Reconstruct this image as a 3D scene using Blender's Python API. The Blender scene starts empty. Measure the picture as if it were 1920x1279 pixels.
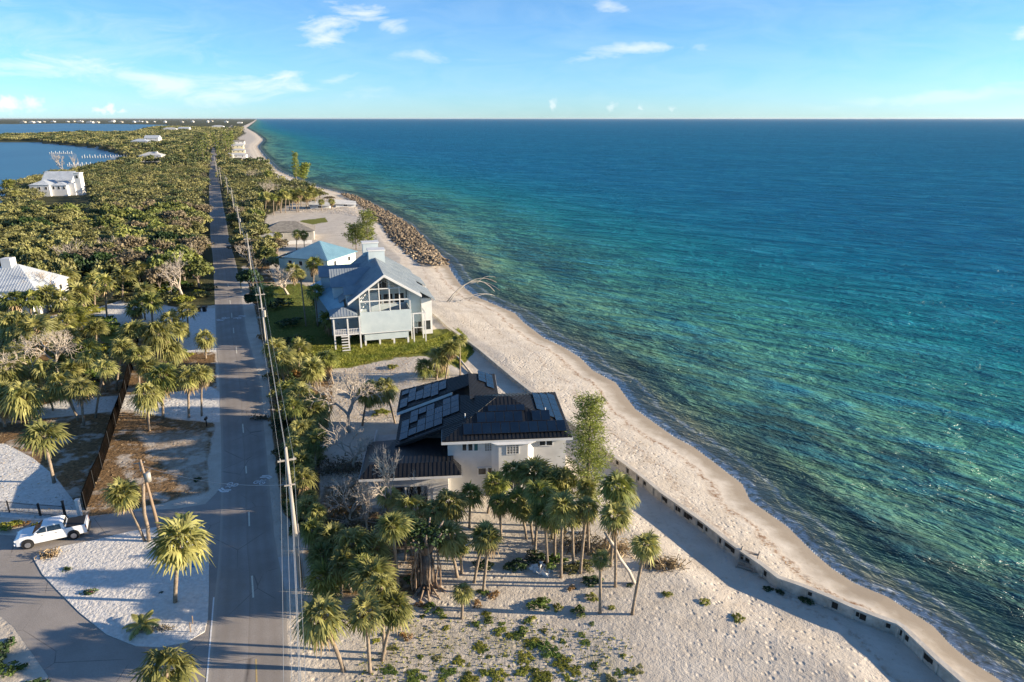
import bpy, math, random
import numpy as np
from mathutils import Vector, Matrix
R = math.radians
rng = random.Random(7)
nrg = np.random.default_rng(11)
SC = bpy.context.scene
COL = SC.collection
# ------------------------------------------------------------------ camera, sky, sun, exposure
CAMH = 40.0
PITCH = math.atan(417.5 / 1280.0)
CP, SP = math.cos(PITCH), math.sin(PITCH)
cd = bpy.data.cameras.new("camera")
cd.sensor_width = 36.0; cd.lens = 24.0; cd.clip_start = 0.5; cd.clip_end = 300000.0
cam = bpy.data.objects.new("camera", cd); COL.objects.link(cam)
cam.location = (0, 0, CAMH); cam.rotation_euler = (R(90) - PITCH, 0, 0)
SC.camera = cam
SUN_EL, SUN_AZ = R(13.5), R(-3.0)          # the sun stands over the sea, on the +x side
sund = Vector((math.cos(SUN_EL) * math.cos(SUN_AZ), math.cos(SUN_EL) * math.sin(SUN_AZ), math.sin(SUN_EL)))
ld = bpy.data.lights.new("sun", 'SUN'); ld.energy = 4.2; ld.angle = R(0.55); ld.color = (1.0, 0.84, 0.62)
sun = bpy.data.objects.new("sun", ld); COL.objects.link(sun)
sun.rotation_euler = sund.to_track_quat('Z', 'Y').to_euler()
SC.view_settings.view_transform = 'Standard'; SC.view_settings.look = 'None'
SC.view_settings.exposure = 1.5; SC.view_settings.gamma = 1.0
SC.cycles.max_bounces = 5; SC.cycles.diffuse_bounces = 2; SC.cycles.glossy_bounces = 2
SC.cycles.transmission_bounces = 3; SC.cycles.transparent_max_bounces = 6; SC.cycles.volume_bounces = 0
SC.cycles.sample_clamp_indirect = 4.0
SC.cycles.use_denoising = True

def newnode(nt, t, **kw):
    n = nt.nodes.new(t)
    for k, v in kw.items():
        if k.startswith('i_'):
            key = k[2:]
            key = int(key) if key.isdigit() else key.replace('_', ' ')
            n.inputs[key].default_value = v
        else: setattr(n, k, v)
    return n
def L(nt, a, b): nt.links.new(a, b)
def ramp(nt, fac, stops, interp='LINEAR'):
    n = nt.nodes.new('ShaderNodeValToRGB'); cr = n.color_ramp; cr.interpolation = interp
    while len(cr.elements) < len(stops): cr.elements.new(0.5)
    for e, (p, c) in zip(cr.elements, stops):
        e.position = p; e.color = (c, c, c, 1) if isinstance(c, (int, float)) else (*c, 1)
    L(nt, fac, n.inputs[0]); return n.outputs[0]
def mixc(nt, fac, a, b, mode='MIX'):
    n = nt.nodes.new('ShaderNodeMix'); n.data_type = 'RGBA'; n.blend_type = mode; n.clamp_factor = True
    for j, v in ((0, fac), (6, a), (7, b)):
        s = n.inputs[j]
        if isinstance(v, (int, float)): s.default_value = v if j == 0 else (v, v, v, 1)
        elif isinstance(v, tuple): s.default_value = (*v, 1) if len(v) == 3 else v
        else: L(nt, v, s)
    return n.outputs[2]
def aniso(nt, vec, ang, sx, sy):
    return mapping(nt, mapping(nt, vec, (1, 1, 1), (0, 0, ang)), (sx, sy, 1))
def math_(nt, op, a, b=0.0, c=0.0, clamp=False):
    n = nt.nodes.new('ShaderNodeMath'); n.operation = op; n.use_clamp = clamp
    for s, v in zip(n.inputs, (a, b, c)):
        if isinstance(v, (int, float)): s.default_value = v
        else: L(nt, v, s)
    return n.outputs[0]
def noise(nt, vec, scale, detail=3.0, rough=0.55, dist=0.0):
    n = newnode(nt, 'ShaderNodeTexNoise'); n.inputs['Scale'].default_value = scale
    n.inputs['Detail'].default_value = detail; n.inputs['Roughness'].default_value = rough
    n.inputs['Distortion'].default_value = dist
    if vec is not None: L(nt, vec, n.inputs['Vector'])
    return n.outputs['Fac']
def mapping(nt, vec, scale=(1, 1, 1), rot=(0, 0, 0), loc=(0, 0, 0)):
    n = newnode(nt, 'ShaderNodeMapping'); n.inputs['Scale'].default_value = scale
    n.inputs['Rotation'].default_value = rot; n.inputs['Location'].default_value = loc
    L(nt, vec, n.inputs['Vector']); return n.outputs[0]

world = bpy.data.worlds.new("World"); SC.world = world; world.use_nodes = True
nt = world.node_tree; nt.nodes.clear()
sky = newnode(nt, 'ShaderNodeTexSky', sky_type='NISHITA', sun_disc=False, sun_elevation=SUN_EL,
              sun_rotation=R(90) - SUN_AZ, altitude=30.0, air_density=0.75, dust_density=0.15, ozone_density=6.0)
bg = newnode(nt, 'ShaderNodeBackground'); bg.inputs[1].default_value = 0.104
wo = newnode(nt, 'ShaderNodeOutputWorld')
geo = newnode(nt, 'ShaderNodeTexCoord')
sep = newnode(nt, 'ShaderNodeSeparateXYZ'); L(nt, geo.outputs['Generated'], sep.inputs[0])
# clouds: azimuth (tan, from +y) and elevation (tan) of every direction
AZ = math_(nt, 'DIVIDE', sep.outputs[0], math_(nt, 'MAXIMUM', sep.outputs[1], 0.02))
ELV = math_(nt, 'DIVIDE', sep.outputs[2], math_(nt, 'MAXIMUM', sep.outputs[1], 0.02))
cmb = newnode(nt, 'ShaderNodeCombineXYZ'); L(nt, AZ, cmb.inputs[0]); L(nt, ELV, cmb.inputs[1])
def azel(px, py):
    u, v = (px - 960) / 1280, (py - 639.5) / 1280
    y = CP - v * SP; return u / y, (-SP - v * CP) / y
cn1 = noise(nt, mapping(nt, cmb.outputs[0], (9, 34, 1), (0, 0, R(-8))), 1.0, 6.0, 0.62, 0.8)
cn2 = noise(nt, mapping(nt, cmb.outputs[0], (60, 70, 1)), 1.0, 5.0, 0.6, 0.3)
def warped(scale, amt):
    n = newnode(nt, 'ShaderNodeTexNoise'); n.inputs['Scale'].default_value = 1.0; n.inputs['Detail'].default_value = 5.0; n.inputs['Roughness'].default_value = .6
    L(nt, mapping(nt, cmb.outputs[0], scale), n.inputs['Vector'])
    v = newnode(nt, 'ShaderNodeVectorMath', operation='MULTIPLY_ADD'); L(nt, n.outputs['Color'], v.inputs[0]); v.inputs[1].default_value = (amt[0], amt[1], 0); L(nt, cmb.outputs[0], v.inputs[2])
    w = newnode(nt, 'ShaderNodeVectorMath', operation='ADD'); L(nt, v.outputs[0], w.inputs[0]); w.inputs[1].default_value = (-amt[0] / 2, -amt[1] / 2, 0); return w.outputs[0]
WB, WF = warped((14, 30, 1), (.07, .03)), warped((90, 120, 1), (.022, .016))
total = None
# (pixel x, pixel y, half width, half height, tilt degrees, density, fine texture)
CLOUDS = [(680, 27, 70, 15, -10, 1.5, 0), (622, 44, 52, 22, 4, 1.3, 0), (628, 68, 48, 12, 14, 1.2, 0), (600, 80, 45, 6, 6, .8, 0),
          (450, 158, 140, 18, 2, 1.0, 0), (330, 165, 160, 26, -9, .9, 0), (90, 128, 140, 24, -4, 1.0, 0), (520, 148, 55, 8, 12, 1.0, 0),
          (1200, 92, 105, 9, 2, .85, 0), (1110, 102, 60, 6, 12, .5, 0), (1145, 13, 32, 7, -2, .7, 0), (630, 145, 60, 5, 8, .5, 0),
          (800, 106, 75, 9, -4, .5, 0), (1915, 60, 28, 8, 4, .8, 0), (1800, 178, 240, 12, 4, .42, 0), (700, 170, 50, 8, 0, .28, 0),
          (60, 60, 160, 40, -12, .3, 0), (280, 70, 160, 36, -12, .22, 0), (200, 140, 200, 22, -3, .3, 0),
          (12, 196, 30, 14, 0, 1.0, 1), (62, 194, 20, 13, 0, .8, 1), (188, 206, 16, 6, 0, .7, 1), (207, 203, 9, 8, 0, .8, 1), (228, 206, 8, 5, 0, .6, 1),
          (1037, 197, 8, 9, 0, .5, 1), (1147, 201, 10, 7, 0, .4, 1), (1200, 203, 6, 6, 0, .45, 1), (1260, 204, 7, 5, 0, .35, 1)]
for (cx, cy, hw, hh, tilt, dens, fine) in CLOUDS:
    a0, e0 = azel(cx, cy); sx, sy = hw / 1280, hh / 1280
    m = newnode(nt, 'ShaderNodeMapping', vector_type='TEXTURE')
    m.inputs['Location'].default_value = (a0, e0, 0); m.inputs['Rotation'].default_value = (0, 0, R(tilt))
    m.inputs['Scale'].default_value = (sx * 1.25, sy * 1.35, 1)
    L(nt, WF if fine else WB, m.inputs[0])
    ln = newnode(nt, 'ShaderNodeVectorMath', operation='LENGTH'); L(nt, m.outputs[0], ln.inputs[0])
    f = math_(nt, 'SUBTRACT', 1.0, ln.outputs['Value'])
    f = math_(nt, 'MULTIPLY_ADD', cn2 if fine else cn1, 1.5 if fine else 2.6, math_(nt, 'SUBTRACT', f, 0.85 if fine else 1.52))
    inside = math_(nt, 'SUBTRACT', 1.25, ln.outputs['Value'], clamp=True)
    f = math_(nt, 'MULTIPLY', math_(nt, 'MULTIPLY', f, 1.5 if fine else 1.1, clamp=True), math_(nt, 'MULTIPLY', inside, 3.0, clamp=True))
    f = math_(nt, 'MULTIPLY', f, dens * (.85 if fine else .62), clamp=True)
    total = f if total is None else math_(nt, 'MAXIMUM', total, f)
front = math_(nt, 'GREATER_THAN', sep.outputs[1], 0.05)
total = math_(nt, 'MULTIPLY', total, front)
veil = math_(nt, 'MULTIPLY', math_(nt, 'MULTIPLY_ADD', cn1, 0.35, -0.08, clamp=True), front)
skyb = mixc(nt, 1.0, sky.outputs[0], (0.76, 0.82, 0.77), 'MULTIPLY')
skyc = mixc(nt, veil, skyb, (3.1, 3.7, 3.9))
skyc = mixc(nt, total, skyc, (3.85, 3.95, 4.0))
L(nt, skyc, bg.inputs[0]); L(nt, bg.outputs[0], wo.inputs[0])

# ------------------------------------------------------------------ photo pixel -> ground point, and back
def ray(px, py):
    u, v = (px - 960) / 1280, (py - 639.5) / 1280
    return u, CP - v * SP, -SP - v * CP
def G(px, py, z=0.0):
    x, y, d = ray(px, py); t = (z - CAMH) / d
    return Vector((x * t, y * t, z))
def ztop(base, py):                        # height at which photo row py passes over the spot base
    v = (py - 639.5) / 1280
    return CAMH + base.y * (-SP - v * CP) / (CP - v * SP)
def xat(y, z, px):                         # x of photo column px at depth y, height z
    return (px - 960) / 1280 * (y * CP - (z - CAMH) * SP)
def pxm(p, npx):                           # metres covered by npx photo pixels at point p
    return npx / 1280 * (p.y * CP - (p.z - CAMH) * SP)
def project(x, y, z=0.0):
    dz = z - CAMH; w = y * CP - dz * SP
    return 960 + 1280 * x / w, 639.5 - 1280 * (y * SP + dz * CP) / w

# ------------------------------------------------------------------ objects and tags
def link(o, parent=None):
    COL.objects.link(o)
    if parent is not None: o.parent = parent
    return o
def tag(o, label=None, cat=None, group=None, kind=None):
    if label: o['label'] = label
    if cat: o['category'] = cat
    if group: o['group'] = group
    if kind: o['kind'] = kind
    return o
def empty(name, loc, rz=0.0, label=None, cat=None, group=None):
    o = bpy.data.objects.new(name, None); o.empty_display_size = 0.3
    COL.objects.link(o); o.location = loc; o.rotation_euler = (0, 0, rz)
    return tag(o, label, cat, group)
def np_mesh(name, V, F, mat=None, smooth=False, attrs=None):
    me = bpy.data.meshes.new(name); V = np.asarray(V, dtype=np.float32); F = np.asarray(F, dtype=np.int32)
    n = F.shape[1]
    me.vertices.add(len(V)); me.vertices.foreach_set('co', V.ravel())
    me.loops.add(F.size); me.loops.foreach_set('vertex_index', F.ravel())
    me.polygons.add(len(F)); me.polygons.foreach_set('loop_start', np.arange(0, F.size, n, dtype=np.int32))
    me.polygons.foreach_set('loop_total', np.full(len(F), n, dtype=np.int32))
    if smooth: me.polygons.foreach_set('use_smooth', np.ones(len(F), dtype=bool))
    me.update(calc_edges=True)
    for k, a in (attrs or {}).items():
        at = me.attributes.new(k, 'FLOAT_COLOR' if a.ndim == 2 else 'FLOAT', 'POINT')
        at.data.foreach_set('color' if a.ndim == 2 else 'value', a.astype(np.float32).ravel())
    if mat: me.materials.append(mat)
    return me
class MB:
    """collects shapes for one mesh"""
    def __init__(s): s.v = []; s.f = []
    def add(s, vs, fs):
        o = len(s.v); s.v += [tuple(p) for p in vs]; s.f += [tuple(i + o for i in f) for f in fs]; return s
    def box(s, c, d, rz=0.0, M=None):
        x, y, z = d[0] / 2, d[1] / 2, d[2] / 2; q = Matrix.Rotation(rz, 3, 'Z'); c = Vector(c)
        vs = [c + q @ Vector((a * x, b * y, e * z)) for e in (-1, 1) for a, b in ((-1, -1), (1, -1), (1, 1), (-1, 1))]
        if M: vs = [M @ v for v in vs]
        return s.add(vs, [(3, 2, 1, 0), (4, 5, 6, 7), (0, 1, 5, 4), (1, 2, 6, 5), (2, 3, 7, 6), (3, 0, 4, 7)])
    def bx(s, x0, x1, y0, y1, z0, z1): return s.box(((x0 + x1) / 2, (y0 + y1) / 2, (z0 + z1) / 2), (abs(x1 - x0), abs(y1 - y0), abs(z1 - z0)))
    def tube(s, pts, rad, n=6, cap=True):
        pts = [Vector(p) for p in pts]; rad = rad if hasattr(rad, '__len__') else [rad] * len(pts)
        o = len(s.v); up = Vector((0.13, 0.31, 0.94))
        for i, p in enumerate(pts):
            d = (pts[min(i + 1, len(pts) - 1)] - pts[max(i - 1, 0)]).normalized()
            a = d.cross(up)
            if a.length < 0.05: a = d.cross(Vector((1, 0, 0)))
            a.normalize(); b = d.cross(a)
            for k in range(n):
                t = 2 * math.pi * k / n
                s.v.append(tuple(p + (a * math.cos(t) + b * math.sin(t)) * rad[i]))
        for i in range(len(pts) - 1):
            for k in range(n):
                q = o + i * n; k2 = (k + 1) % n
                s.f.append((q + k, q + k2, q + n + k2, q + n + k))
        if cap:
            s.f.append(tuple(o + k for k in reversed(range(n)))); s.f.append(tuple(o + (len(pts) - 1) * n + k for k in range(n)))
        return s
    def slab(s, poly, t):
        """flat polygon (list of points) thickened by t downwards along its normal"""
        P = [Vector(p) for p in poly]; n = Vector((0, 0, 0))
        for i in range(len(P)): n += (P[i] - P[0]).cross(P[(i + 1) % len(P)] - P[0])
        n.normalize()
        if n.z < 0: P.reverse(); n = -n
        m = len(P); vs = P + [p - n * t for p in P]
        return s.add(vs, [tuple(range(m)), tuple(reversed(range(m, 2 * m)))] + [(i, i + m, (i + 1) % m + m, (i + 1) % m) for i in range(m)])
    def prism(s, poly, z0, z1):
        m = len(poly); vs = [(p[0], p[1], z0) for p in poly] + [(p[0], p[1], z1) for p in poly]
        return s.add(vs, [tuple(reversed(range(m))), tuple(range(m, 2 * m))] + [(i, (i + 1) % m, (i + 1) % m + m, i + m) for i in range(m)])
    def build(s, name, mat, parent=None, smooth=False, bevel=0.0):
        me = bpy.data.meshes.new(name); me.from_pydata(s.v, [], s.f); me.update()
        me.materials.append(mat)
        if smooth:
            for p in me.polygons: p.use_smooth = True
        o = link(bpy.data.objects.new(name, me), parent)
        if bevel:
            b = o.modifiers.new('bevel', 'BEVEL'); b.width = bevel; b.segments = 2; b.limit_method = 'ANGLE'
        return o
def wobj(name, me, parent=None, loc=None, rz=0.0, sc=None):
    o = link(bpy.data.objects.new(name, me), parent)
    if loc is not None: o.location = loc
    if rz: o.rotation_euler = (0, 0, rz)
    if sc is not None: o.scale = sc if hasattr(sc, '__len__') else (sc, sc, sc)
    return o

# ------------------------------------------------------------------ materials
def mat(name, c, c2=None, scale=1.0, rough=0.8, spec=0.3, metal=0.0, bump=0.0, bscale=None, obj=False, rnd=0.0, stretch=(1, 1, 1), detail=4.0):
    m = bpy.data.materials.new(name); m.use_nodes = True; nt = m.node_tree; nt.nodes.clear()
    out = newnode(nt, 'ShaderNodeOutputMaterial'); b = newnode(nt, 'ShaderNodeBsdfPrincipled')
    b.inputs['Roughness'].default_value = rough; b.inputs['Specular IOR Level'].default_value = spec; b.inputs['Metallic'].default_value = metal
    vec = newnode(nt, 'ShaderNodeTexCoord').outputs['Object'] if obj else newnode(nt, 'ShaderNodeNewGeometry').outputs['Position']
    vec = mapping(nt, vec, stretch)
    col = c
    if c2:
        n1 = noise(nt, vec, scale, detail, 0.6)
        col = ramp(nt, n1, [(0.32, c), (0.68, c2)])
    if rnd:
        oi = newnode(nt, 'ShaderNodeObjectInfo')
        k = math_(nt, 'MULTIPLY_ADD', oi.outputs['Random'], rnd * 2, 1 - rnd)
        cc = newnode(nt, 'ShaderNodeCombineXYZ')
        for i in range(3): L(nt, k, cc.inputs[i])
        col = mixc(nt, 1.0, col, cc.outputs[0], 'MULTIPLY')
    if isinstance(col, tuple): b.inputs['Base Color'].default_value = (*col, 1)
    else: L(nt, col, b.inputs['Base Color'])
    if bump:
        nb = noise(nt, vec, bscale or scale * 4, 4.0, 0.6)
        bn = newnode(nt, 'ShaderNodeBump'); bn.inputs['Distance'].default_value = bump; L(nt, nb, bn.inputs['Height']); L(nt, bn.outputs[0], b.inputs['Normal'])
    L(nt, b.outputs[0], out.inputs[0]); return m
def leafmat(name, c1, c2, scale=0.6, rnd=0.25, trans=0.25, rough=0.55, spec=0.3):
    m = bpy.data.materials.new(name); m.use_nodes = True; nt = m.node_tree; nt.nodes.clear()
    out = newnode(nt, 'ShaderNodeOutputMaterial'); b = newnode(nt, 'ShaderNodeBsdfPrincipled')
    b.inputs['Roughness'].default_value = rough; b.inputs['Specular IOR Level'].default_value = spec
    vec = newnode(nt, 'ShaderNodeNewGeometry')
    n1 = noise(nt, vec.outputs['Position'], scale, 3.0, 0.7)
    col = ramp(nt, n1, [(0.33, c1), (0.67, c2)])
    isl = newnode(nt, 'ShaderNodeNewGeometry')
    k = math_(nt, 'MULTIPLY_ADD', isl.outputs['Random Per Island'], 0.7, 0.65)
    oi = newnode(nt, 'ShaderNodeObjectInfo')
    k = math_(nt, 'MULTIPLY', k, math_(nt, 'MULTIPLY_ADD', oi.outputs['Random'], rnd * 2, 1 - rnd))
    cc = newnode(nt, 'ShaderNodeCombineXYZ')
    for i in range(3): L(nt, k, cc.inputs[i])
    col = mixc(nt, 1.0, col, cc.outputs[0], 'MULTIPLY')
    L(nt, col, b.inputs['Base Color'])
    t = newnode(nt, 'ShaderNodeBsdfTranslucent'); L(nt, mixc(nt, 1.0, col, (1.0, 1.0, 0.55), 'MULTIPLY'), t.inputs[0])
    ms = newnode(nt, 'ShaderNodeMixShader'); ms.inputs[0].default_value = trans
    L(nt, b.outputs[0], ms.inputs[1]); L(nt, t.outputs[0], ms.inputs[2]); L(nt, ms.outputs[0], out.inputs[0])
    return m
# ------------------------------------------------------------------ the lie of the land
SEA = -1.5
SHORE_PX = [(482, 224.2), (478, 228), (462, 240), (480, 250), (494, 262), (482, 275), (492, 290), (505, 305), (520, 320), (560, 338), (600, 352),
            (650, 365), (700, 388), (755, 420), (790, 455), (836, 488), (846, 508), (862, 532), (890, 555), (920, 568), (965, 587), (982, 605), (1022, 635),
            (1055, 650), (1087, 670), (1112, 695), (1155, 718), (1172, 742), (1192, 768), (1230, 795), (1262, 818), (1300, 838), (1340, 868),
            (1375, 895), (1392, 908), (1406, 938), (1440, 962), (1476, 987), (1492, 1003), (1526, 1037), (1560, 1066), (1601, 1093), (1664, 1119),
            (1707, 1147), (1751, 1175), (1782, 1209), (1820, 1240), (1870, 1272), (2000, 1370), (2400, 1650)]
WALL_PX = [(812, 585), (842, 612), (880, 640), (900, 655), (930, 680), (960, 705), (992, 730), (1040, 767), (1090, 806), (1136, 843), (1174, 870), (1206, 894),
           (1240, 922), (1280, 950), (1320, 978), (1357, 1007), (1395, 1035), (1429, 1058), (1460, 1082), (1507, 1098), (1554, 1117), (1595, 1135),
           (1651, 1157), (1682, 1167), (1695, 1176), (1757, 1235), (1801, 1273), (1870, 1333), (1960, 1415)]
WALLTOP = 0.55
SHORE = np.array([G(x, y, SEA)[:2] for x, y in SHORE_PX])
SHORE = np.vstack([[(-22000, 60000)], SHORE])
WALL = np.array([G(x, y, WALLTOP)[:2] for x, y in WALL_PX])
RL_PX = [(380, 1420), (388, 1279), (397, 1171), (409, 1060), (412, 1012), (415, 926), (415, 840), (412, 743), (410, 683), (405, 640), (403, 568), (399, 480), (395, 453), (393, 396), (392, 347), (393, 310), (395, 290), (400, 272), (412, 255), (420, 245), (435, 234)]
RR_PX = [(556, 1420), (545, 1279), (539, 1199), (536, 1115), (524, 1059), (515, 1012), (506, 926), (499, 840), (494, 795), (490, 726), (477, 674), (462, 621), (450, 532), (443, 496), (429, 446), (425, 419), (420, 396), (413, 354), (409, 315), (407, 292), (408, 273), (417, 255.5), (424, 245.3), (437, 234.2)]
BAY_A = [(-900, 262), (0, 266), (70, 266), (130, 271), (185, 277), (228, 289), (248, 298), (240, 303), (215, 309), (190, 314), (170, 320), (150, 322), (110, 324), (75, 334), (40, 348), (12, 358), (0, 385), (-150, 430), (-900, 560)]
BAY_B = [(-900, 233), (0, 232.6), (120, 231.2), (200, 232), (270, 233), (320, 234), (270, 239.5), (290, 243), (330, 246), (300, 250), (240, 251), (160, 249), (80, 249), (0, 254), (-900, 256)]
ISLAND = [(62, 1046), (90, 1032), (120, 1024), (180, 1013), (240, 998), (300, 988), (345, 984), (380, 990), (392, 1030), (392, 1100), (390, 1160), (384, 1185), (350, 1205), (300, 1214), (255, 1212), (200, 1190), (150, 1150), (110, 1110), (80, 1078)]

def seg_dist(P, poly):
    """distance of points P (n,2) to the polyline, and the side of the nearest segment (+ = left of its direction)"""
    best = np.full(len(P), 1e18); side = np.zeros(len(P))
    for a, b in zip(poly[:-1], poly[1:]):
        d = b - a; L2 = d @ d
        t = np.clip(((P - a) @ d) / L2, 0, 1); q = P - (a + t[:, None] * d)
        r = (q * q).sum(1); s = d[0] * q[:, 1] - d[1] * q[:, 0]
        m = r < best; best[m] = r[m]; side[m] = s[m]
    return np.sqrt(best), np.sign(side)
def inpoly(X, Y, poly):
    c = np.zeros(len(X), bool); n = len(poly)
    for i in range(n):
        x0, y0 = poly[i]; x1, y1 = poly[(i + 1) % n]
        if y0 == y1: continue
        m = ((y0 > Y) != (y1 > Y)) & (X < (x1 - x0) * (Y - y0) / (y1 - y0) + x0); c ^= m
    return c
def softpoly(PX, PY, poly, w):
    """1 inside, 0 outside, ragged fade over w photo pixels"""
    ins = inpoly(PX, PY, poly); pl = np.array(list(poly) + [poly[0]], float)
    d = np.full(len(PX), 1e9)
    x0, y0 = pl.min(0) - w * 2; x1, y1 = pl.max(0) + w * 2
    m = (PX > x0) & (PX < x1) & (PY > y0) & (PY < y1)
    if m.any(): d[m] = seg_dist(np.column_stack([PX[m], PY[m]]), pl)[0]
    sd = np.where(ins, d, -d)
    return np.clip(0.5 + sd / (2 * w), 0, 1)
def sm(x): x = np.clip(x, 0, 1); return x * x * (3 - 2 * x)
def vnoise(X, Y, s, seed=0):
    """cheap smooth noise, about -1..1"""
    X = X * s; Y = Y * s; out = 0; a = 1.0
    r = np.random.default_rng(seed)
    for k in range(5):
        ang = r.uniform(0, 6.28); ph = r.uniform(0, 6.28, 2); f = r.uniform(0.6, 1.7)
        u = X * math.cos(ang) + Y * math.sin(ang); v = -X * math.sin(ang) + Y * math.cos(ang)
        out = out + np.sin(u * f + ph[0] + 1.3 * np.sin(v * f * 0.7 + ph[1]))
    return out / 5
def shore_signed(P):
    d, s = seg_dist(P, SHORE); return -d * s            # + inland
def terrain(X, Y):
    X = np.atleast_1d(np.asarray(X, float)); Y = np.atleast_1d(np.asarray(Y, float)); P = np.column_stack([X, Y])
    d = shore_signed(P)
    dw, sw = seg_dist(P, WALL); dw = dw * sw            # + = sea side
    z = np.where(d > 0, np.minimum(0.12 + 0 * d, SEA + 0.115 * d), SEA + 0.16 * d)
    z = np.maximum(z, -7.0)
    al = sm((210 - Y) / 40)
    inland = (dw < 0) & (Y < 168)
    wx = -dw
    dig = sm((95 - Y) / 18) * 0.55 + 0.45
    zl = -0.55 * dig * (1 - sm((wx - 3.2) / 4.5)) * sm((128 - Y) / 8)
    zl += (0.22 * vnoise(X, Y, 0.17, 3) + 0.10 * vnoise(X, Y, 0.45, 4)) * sm((d - 8) / 8) * sm((wx - 1) / 6)
    z = np.where(inland, zl, z)
    far = (~inland) & (d > 14)
    z = np.where(far, z * (1 - sm((d - 14) / 6)), z)
    # roads and yards on the land side lie level
    PX, PY = project(X, Y, 0.0)
    flat = sm((600 - PX) / 40)
    z = np.where(d > 14, z * (1 - flat), z)
    z = np.where(inpoly(PX, PY, BAY_A) | inpoly(PX, PY, BAY_B), -3.0, z)
    return z
def T(x, y): return float(terrain([x], [y])[0])
def GT(px, py):
    """photo pixel -> the spot on the terrain"""
    p = G(px, py, 0.0)
    for _ in range(3): p = G(px, py, T(p.x, p.y))
    return p
def fan(rows, cols, y0, y1, spread, off, px_rows=True):
    if px_rows:     # rows evenly spread over the picture down to the distance where they crowd, then log spaced
        v0 = math.atan2(CAMH, y0); v1 = CAMH / y1
        ang = np.linspace(v0, math.atan2(CAMH, 2600.0), int(rows * 0.86))
        ys = CAMH / np.tan(ang); ys = np.concatenate([ys, np.geomspace(2600.0, y1, rows - len(ys) + 1)[1:]])
    t = np.linspace(-1, 1, cols)
    Y = np.repeat(ys[:, None], cols, 1); X = t[None, :] * (Y * spread + off)
    i = np.arange(len(ys) - 1)[:, None] * cols + np.arange(cols - 1)[None, :]
    F = np.stack([i, i + 1, i + 1 + cols, i + cols], -1).reshape(-1, 4)
    return X.ravel(), Y.ravel(), F

# ------------------------------------------------------------------ ground sheet
X, Y, F = fan(620, 1000, 26.0, 70000.0, 0.98, 12.0)
Z = terrain(X, Y)
PX, PY = project(X, Y, 0.0)
# what covers the ground, by photo area: leaf litter, grass, white shell, scrubby far land
LITTER = [(-700, 560), (0, 560), (200, 600), (385, 560), (402, 600), (406, 735), (406, 800), (395, 870), (398, 925), (300, 945), (210, 965), (150, 975), (0, 968), (-700, 1000)]
SHELLY = [(225, 790), (412, 785), (412, 940), (330, 945), (300, 900), (260, 860)]
PALE = [(-60, 965), (-60, 835), (10, 832), (60, 858), (100, 890), (135, 935), (152, 968), (70, 975)]
DRIVE1 = [(60, 765), (120, 750), (220, 742), (330, 735), (395, 725), (412, 735), (412, 792), (330, 785), (240, 768), (150, 778), (80, 785)]
DRIVE2 = [(60, 600), (110, 590), (180, 577), (235, 562), (300, 572), (345, 580), (405, 578), (406, 660), (350, 660), (330, 640), (290, 605), (235, 612), (170, 618), (90, 622)]
LAWN = [(500, 540), (560, 530), (640, 560), (700, 630), (800, 620), (850, 615), (890, 655), (862, 690), (800, 668), (740, 672), (700, 680), (650, 690), (600, 695), (540, 690), (515, 650), (495, 600)]
LAWN2 = [(180, 605), (225, 598), (250, 640), (225, 655), (190, 640)]
LAWN3 = [(560, 414), (610, 408), (615, 416), (570, 424)]
SCRUB = [(720, 1120), (800, 1150), (900, 1160), (1050, 1165), (1130, 1175), (1190, 1230), (1200, 1290), (1250, 1400), (600, 1400), (620, 1260), (700, 1200)]
WOODA = [(-900, 255), (0, 254), (330, 246), (300, 235), (400, 226), (480, 224), (458, 238), (462, 250), (440, 262), (462, 292), (498, 300), (520, 345), (590, 360), (500, 405), (490, 440), (500, 500), (455, 500), (450, 570), (395, 572), (240, 580), (0, 600), (-900, 720)]
litter = softpoly(PX, PY, LITTER, 8); pale = softpoly(PX, PY, PALE, 3)
for d_ in (DRIVE1, DRIVE2): pale = np.maximum(pale, softpoly(PX, PY, d_, 4))
pale = np.maximum(pale, softpoly(PX, PY, ISLAND, 3))
grass = np.maximum(np.maximum(softpoly(PX, PY, LAWN, 7), softpoly(PX, PY, LAWN2, 3)), softpoly(PX, PY, LAWN3, 3))
HEDGE2 = [(462, 470), (500, 480), (520, 540), (505, 600), (520, 660), (545, 700), (505, 700), (490, 640), (472, 560)]
HEDGE = [(505, 690), (620, 690), (625, 760), (600, 850), (600, 960), (560, 1000), (530, 960), (515, 860), (505, 760)]
GARD = [(600, 900), (710, 880), (720, 940), (800, 960), (800, 1130), (600, 1130), (560, 1040)]
litter = np.maximum(litter, .8 * softpoly(PX, PY, HEDGE2, 5))
litter = np.maximum(litter, np.maximum(softpoly(PX, PY, HEDGE, 8), 0.62 * softpoly(PX, PY, GARD, 20)))
litter = litter * (1 - 0.5 * softpoly(PX, PY, SHELLY, 30))
scrub = softpoly(PX, PY, SCRUB, 22) * 0.5
wood = softpoly(PX, PY, WOODA, 9); wood = np.where(Y > 4500, 1.0, wood)
shore_d = shore_signed(np.column_stack([X, Y]))
wood = np.where((shore_d < 25) & (Y > 300), 0, wood)
zone = np.column_stack([litter * (1 - pale), grass, pale, np.ones(len(X))])
z2 = np.column_stack([scrub, wood * (1 - pale), np.clip(shore_d / 40, 0, 1), np.ones(len(X))])

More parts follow.
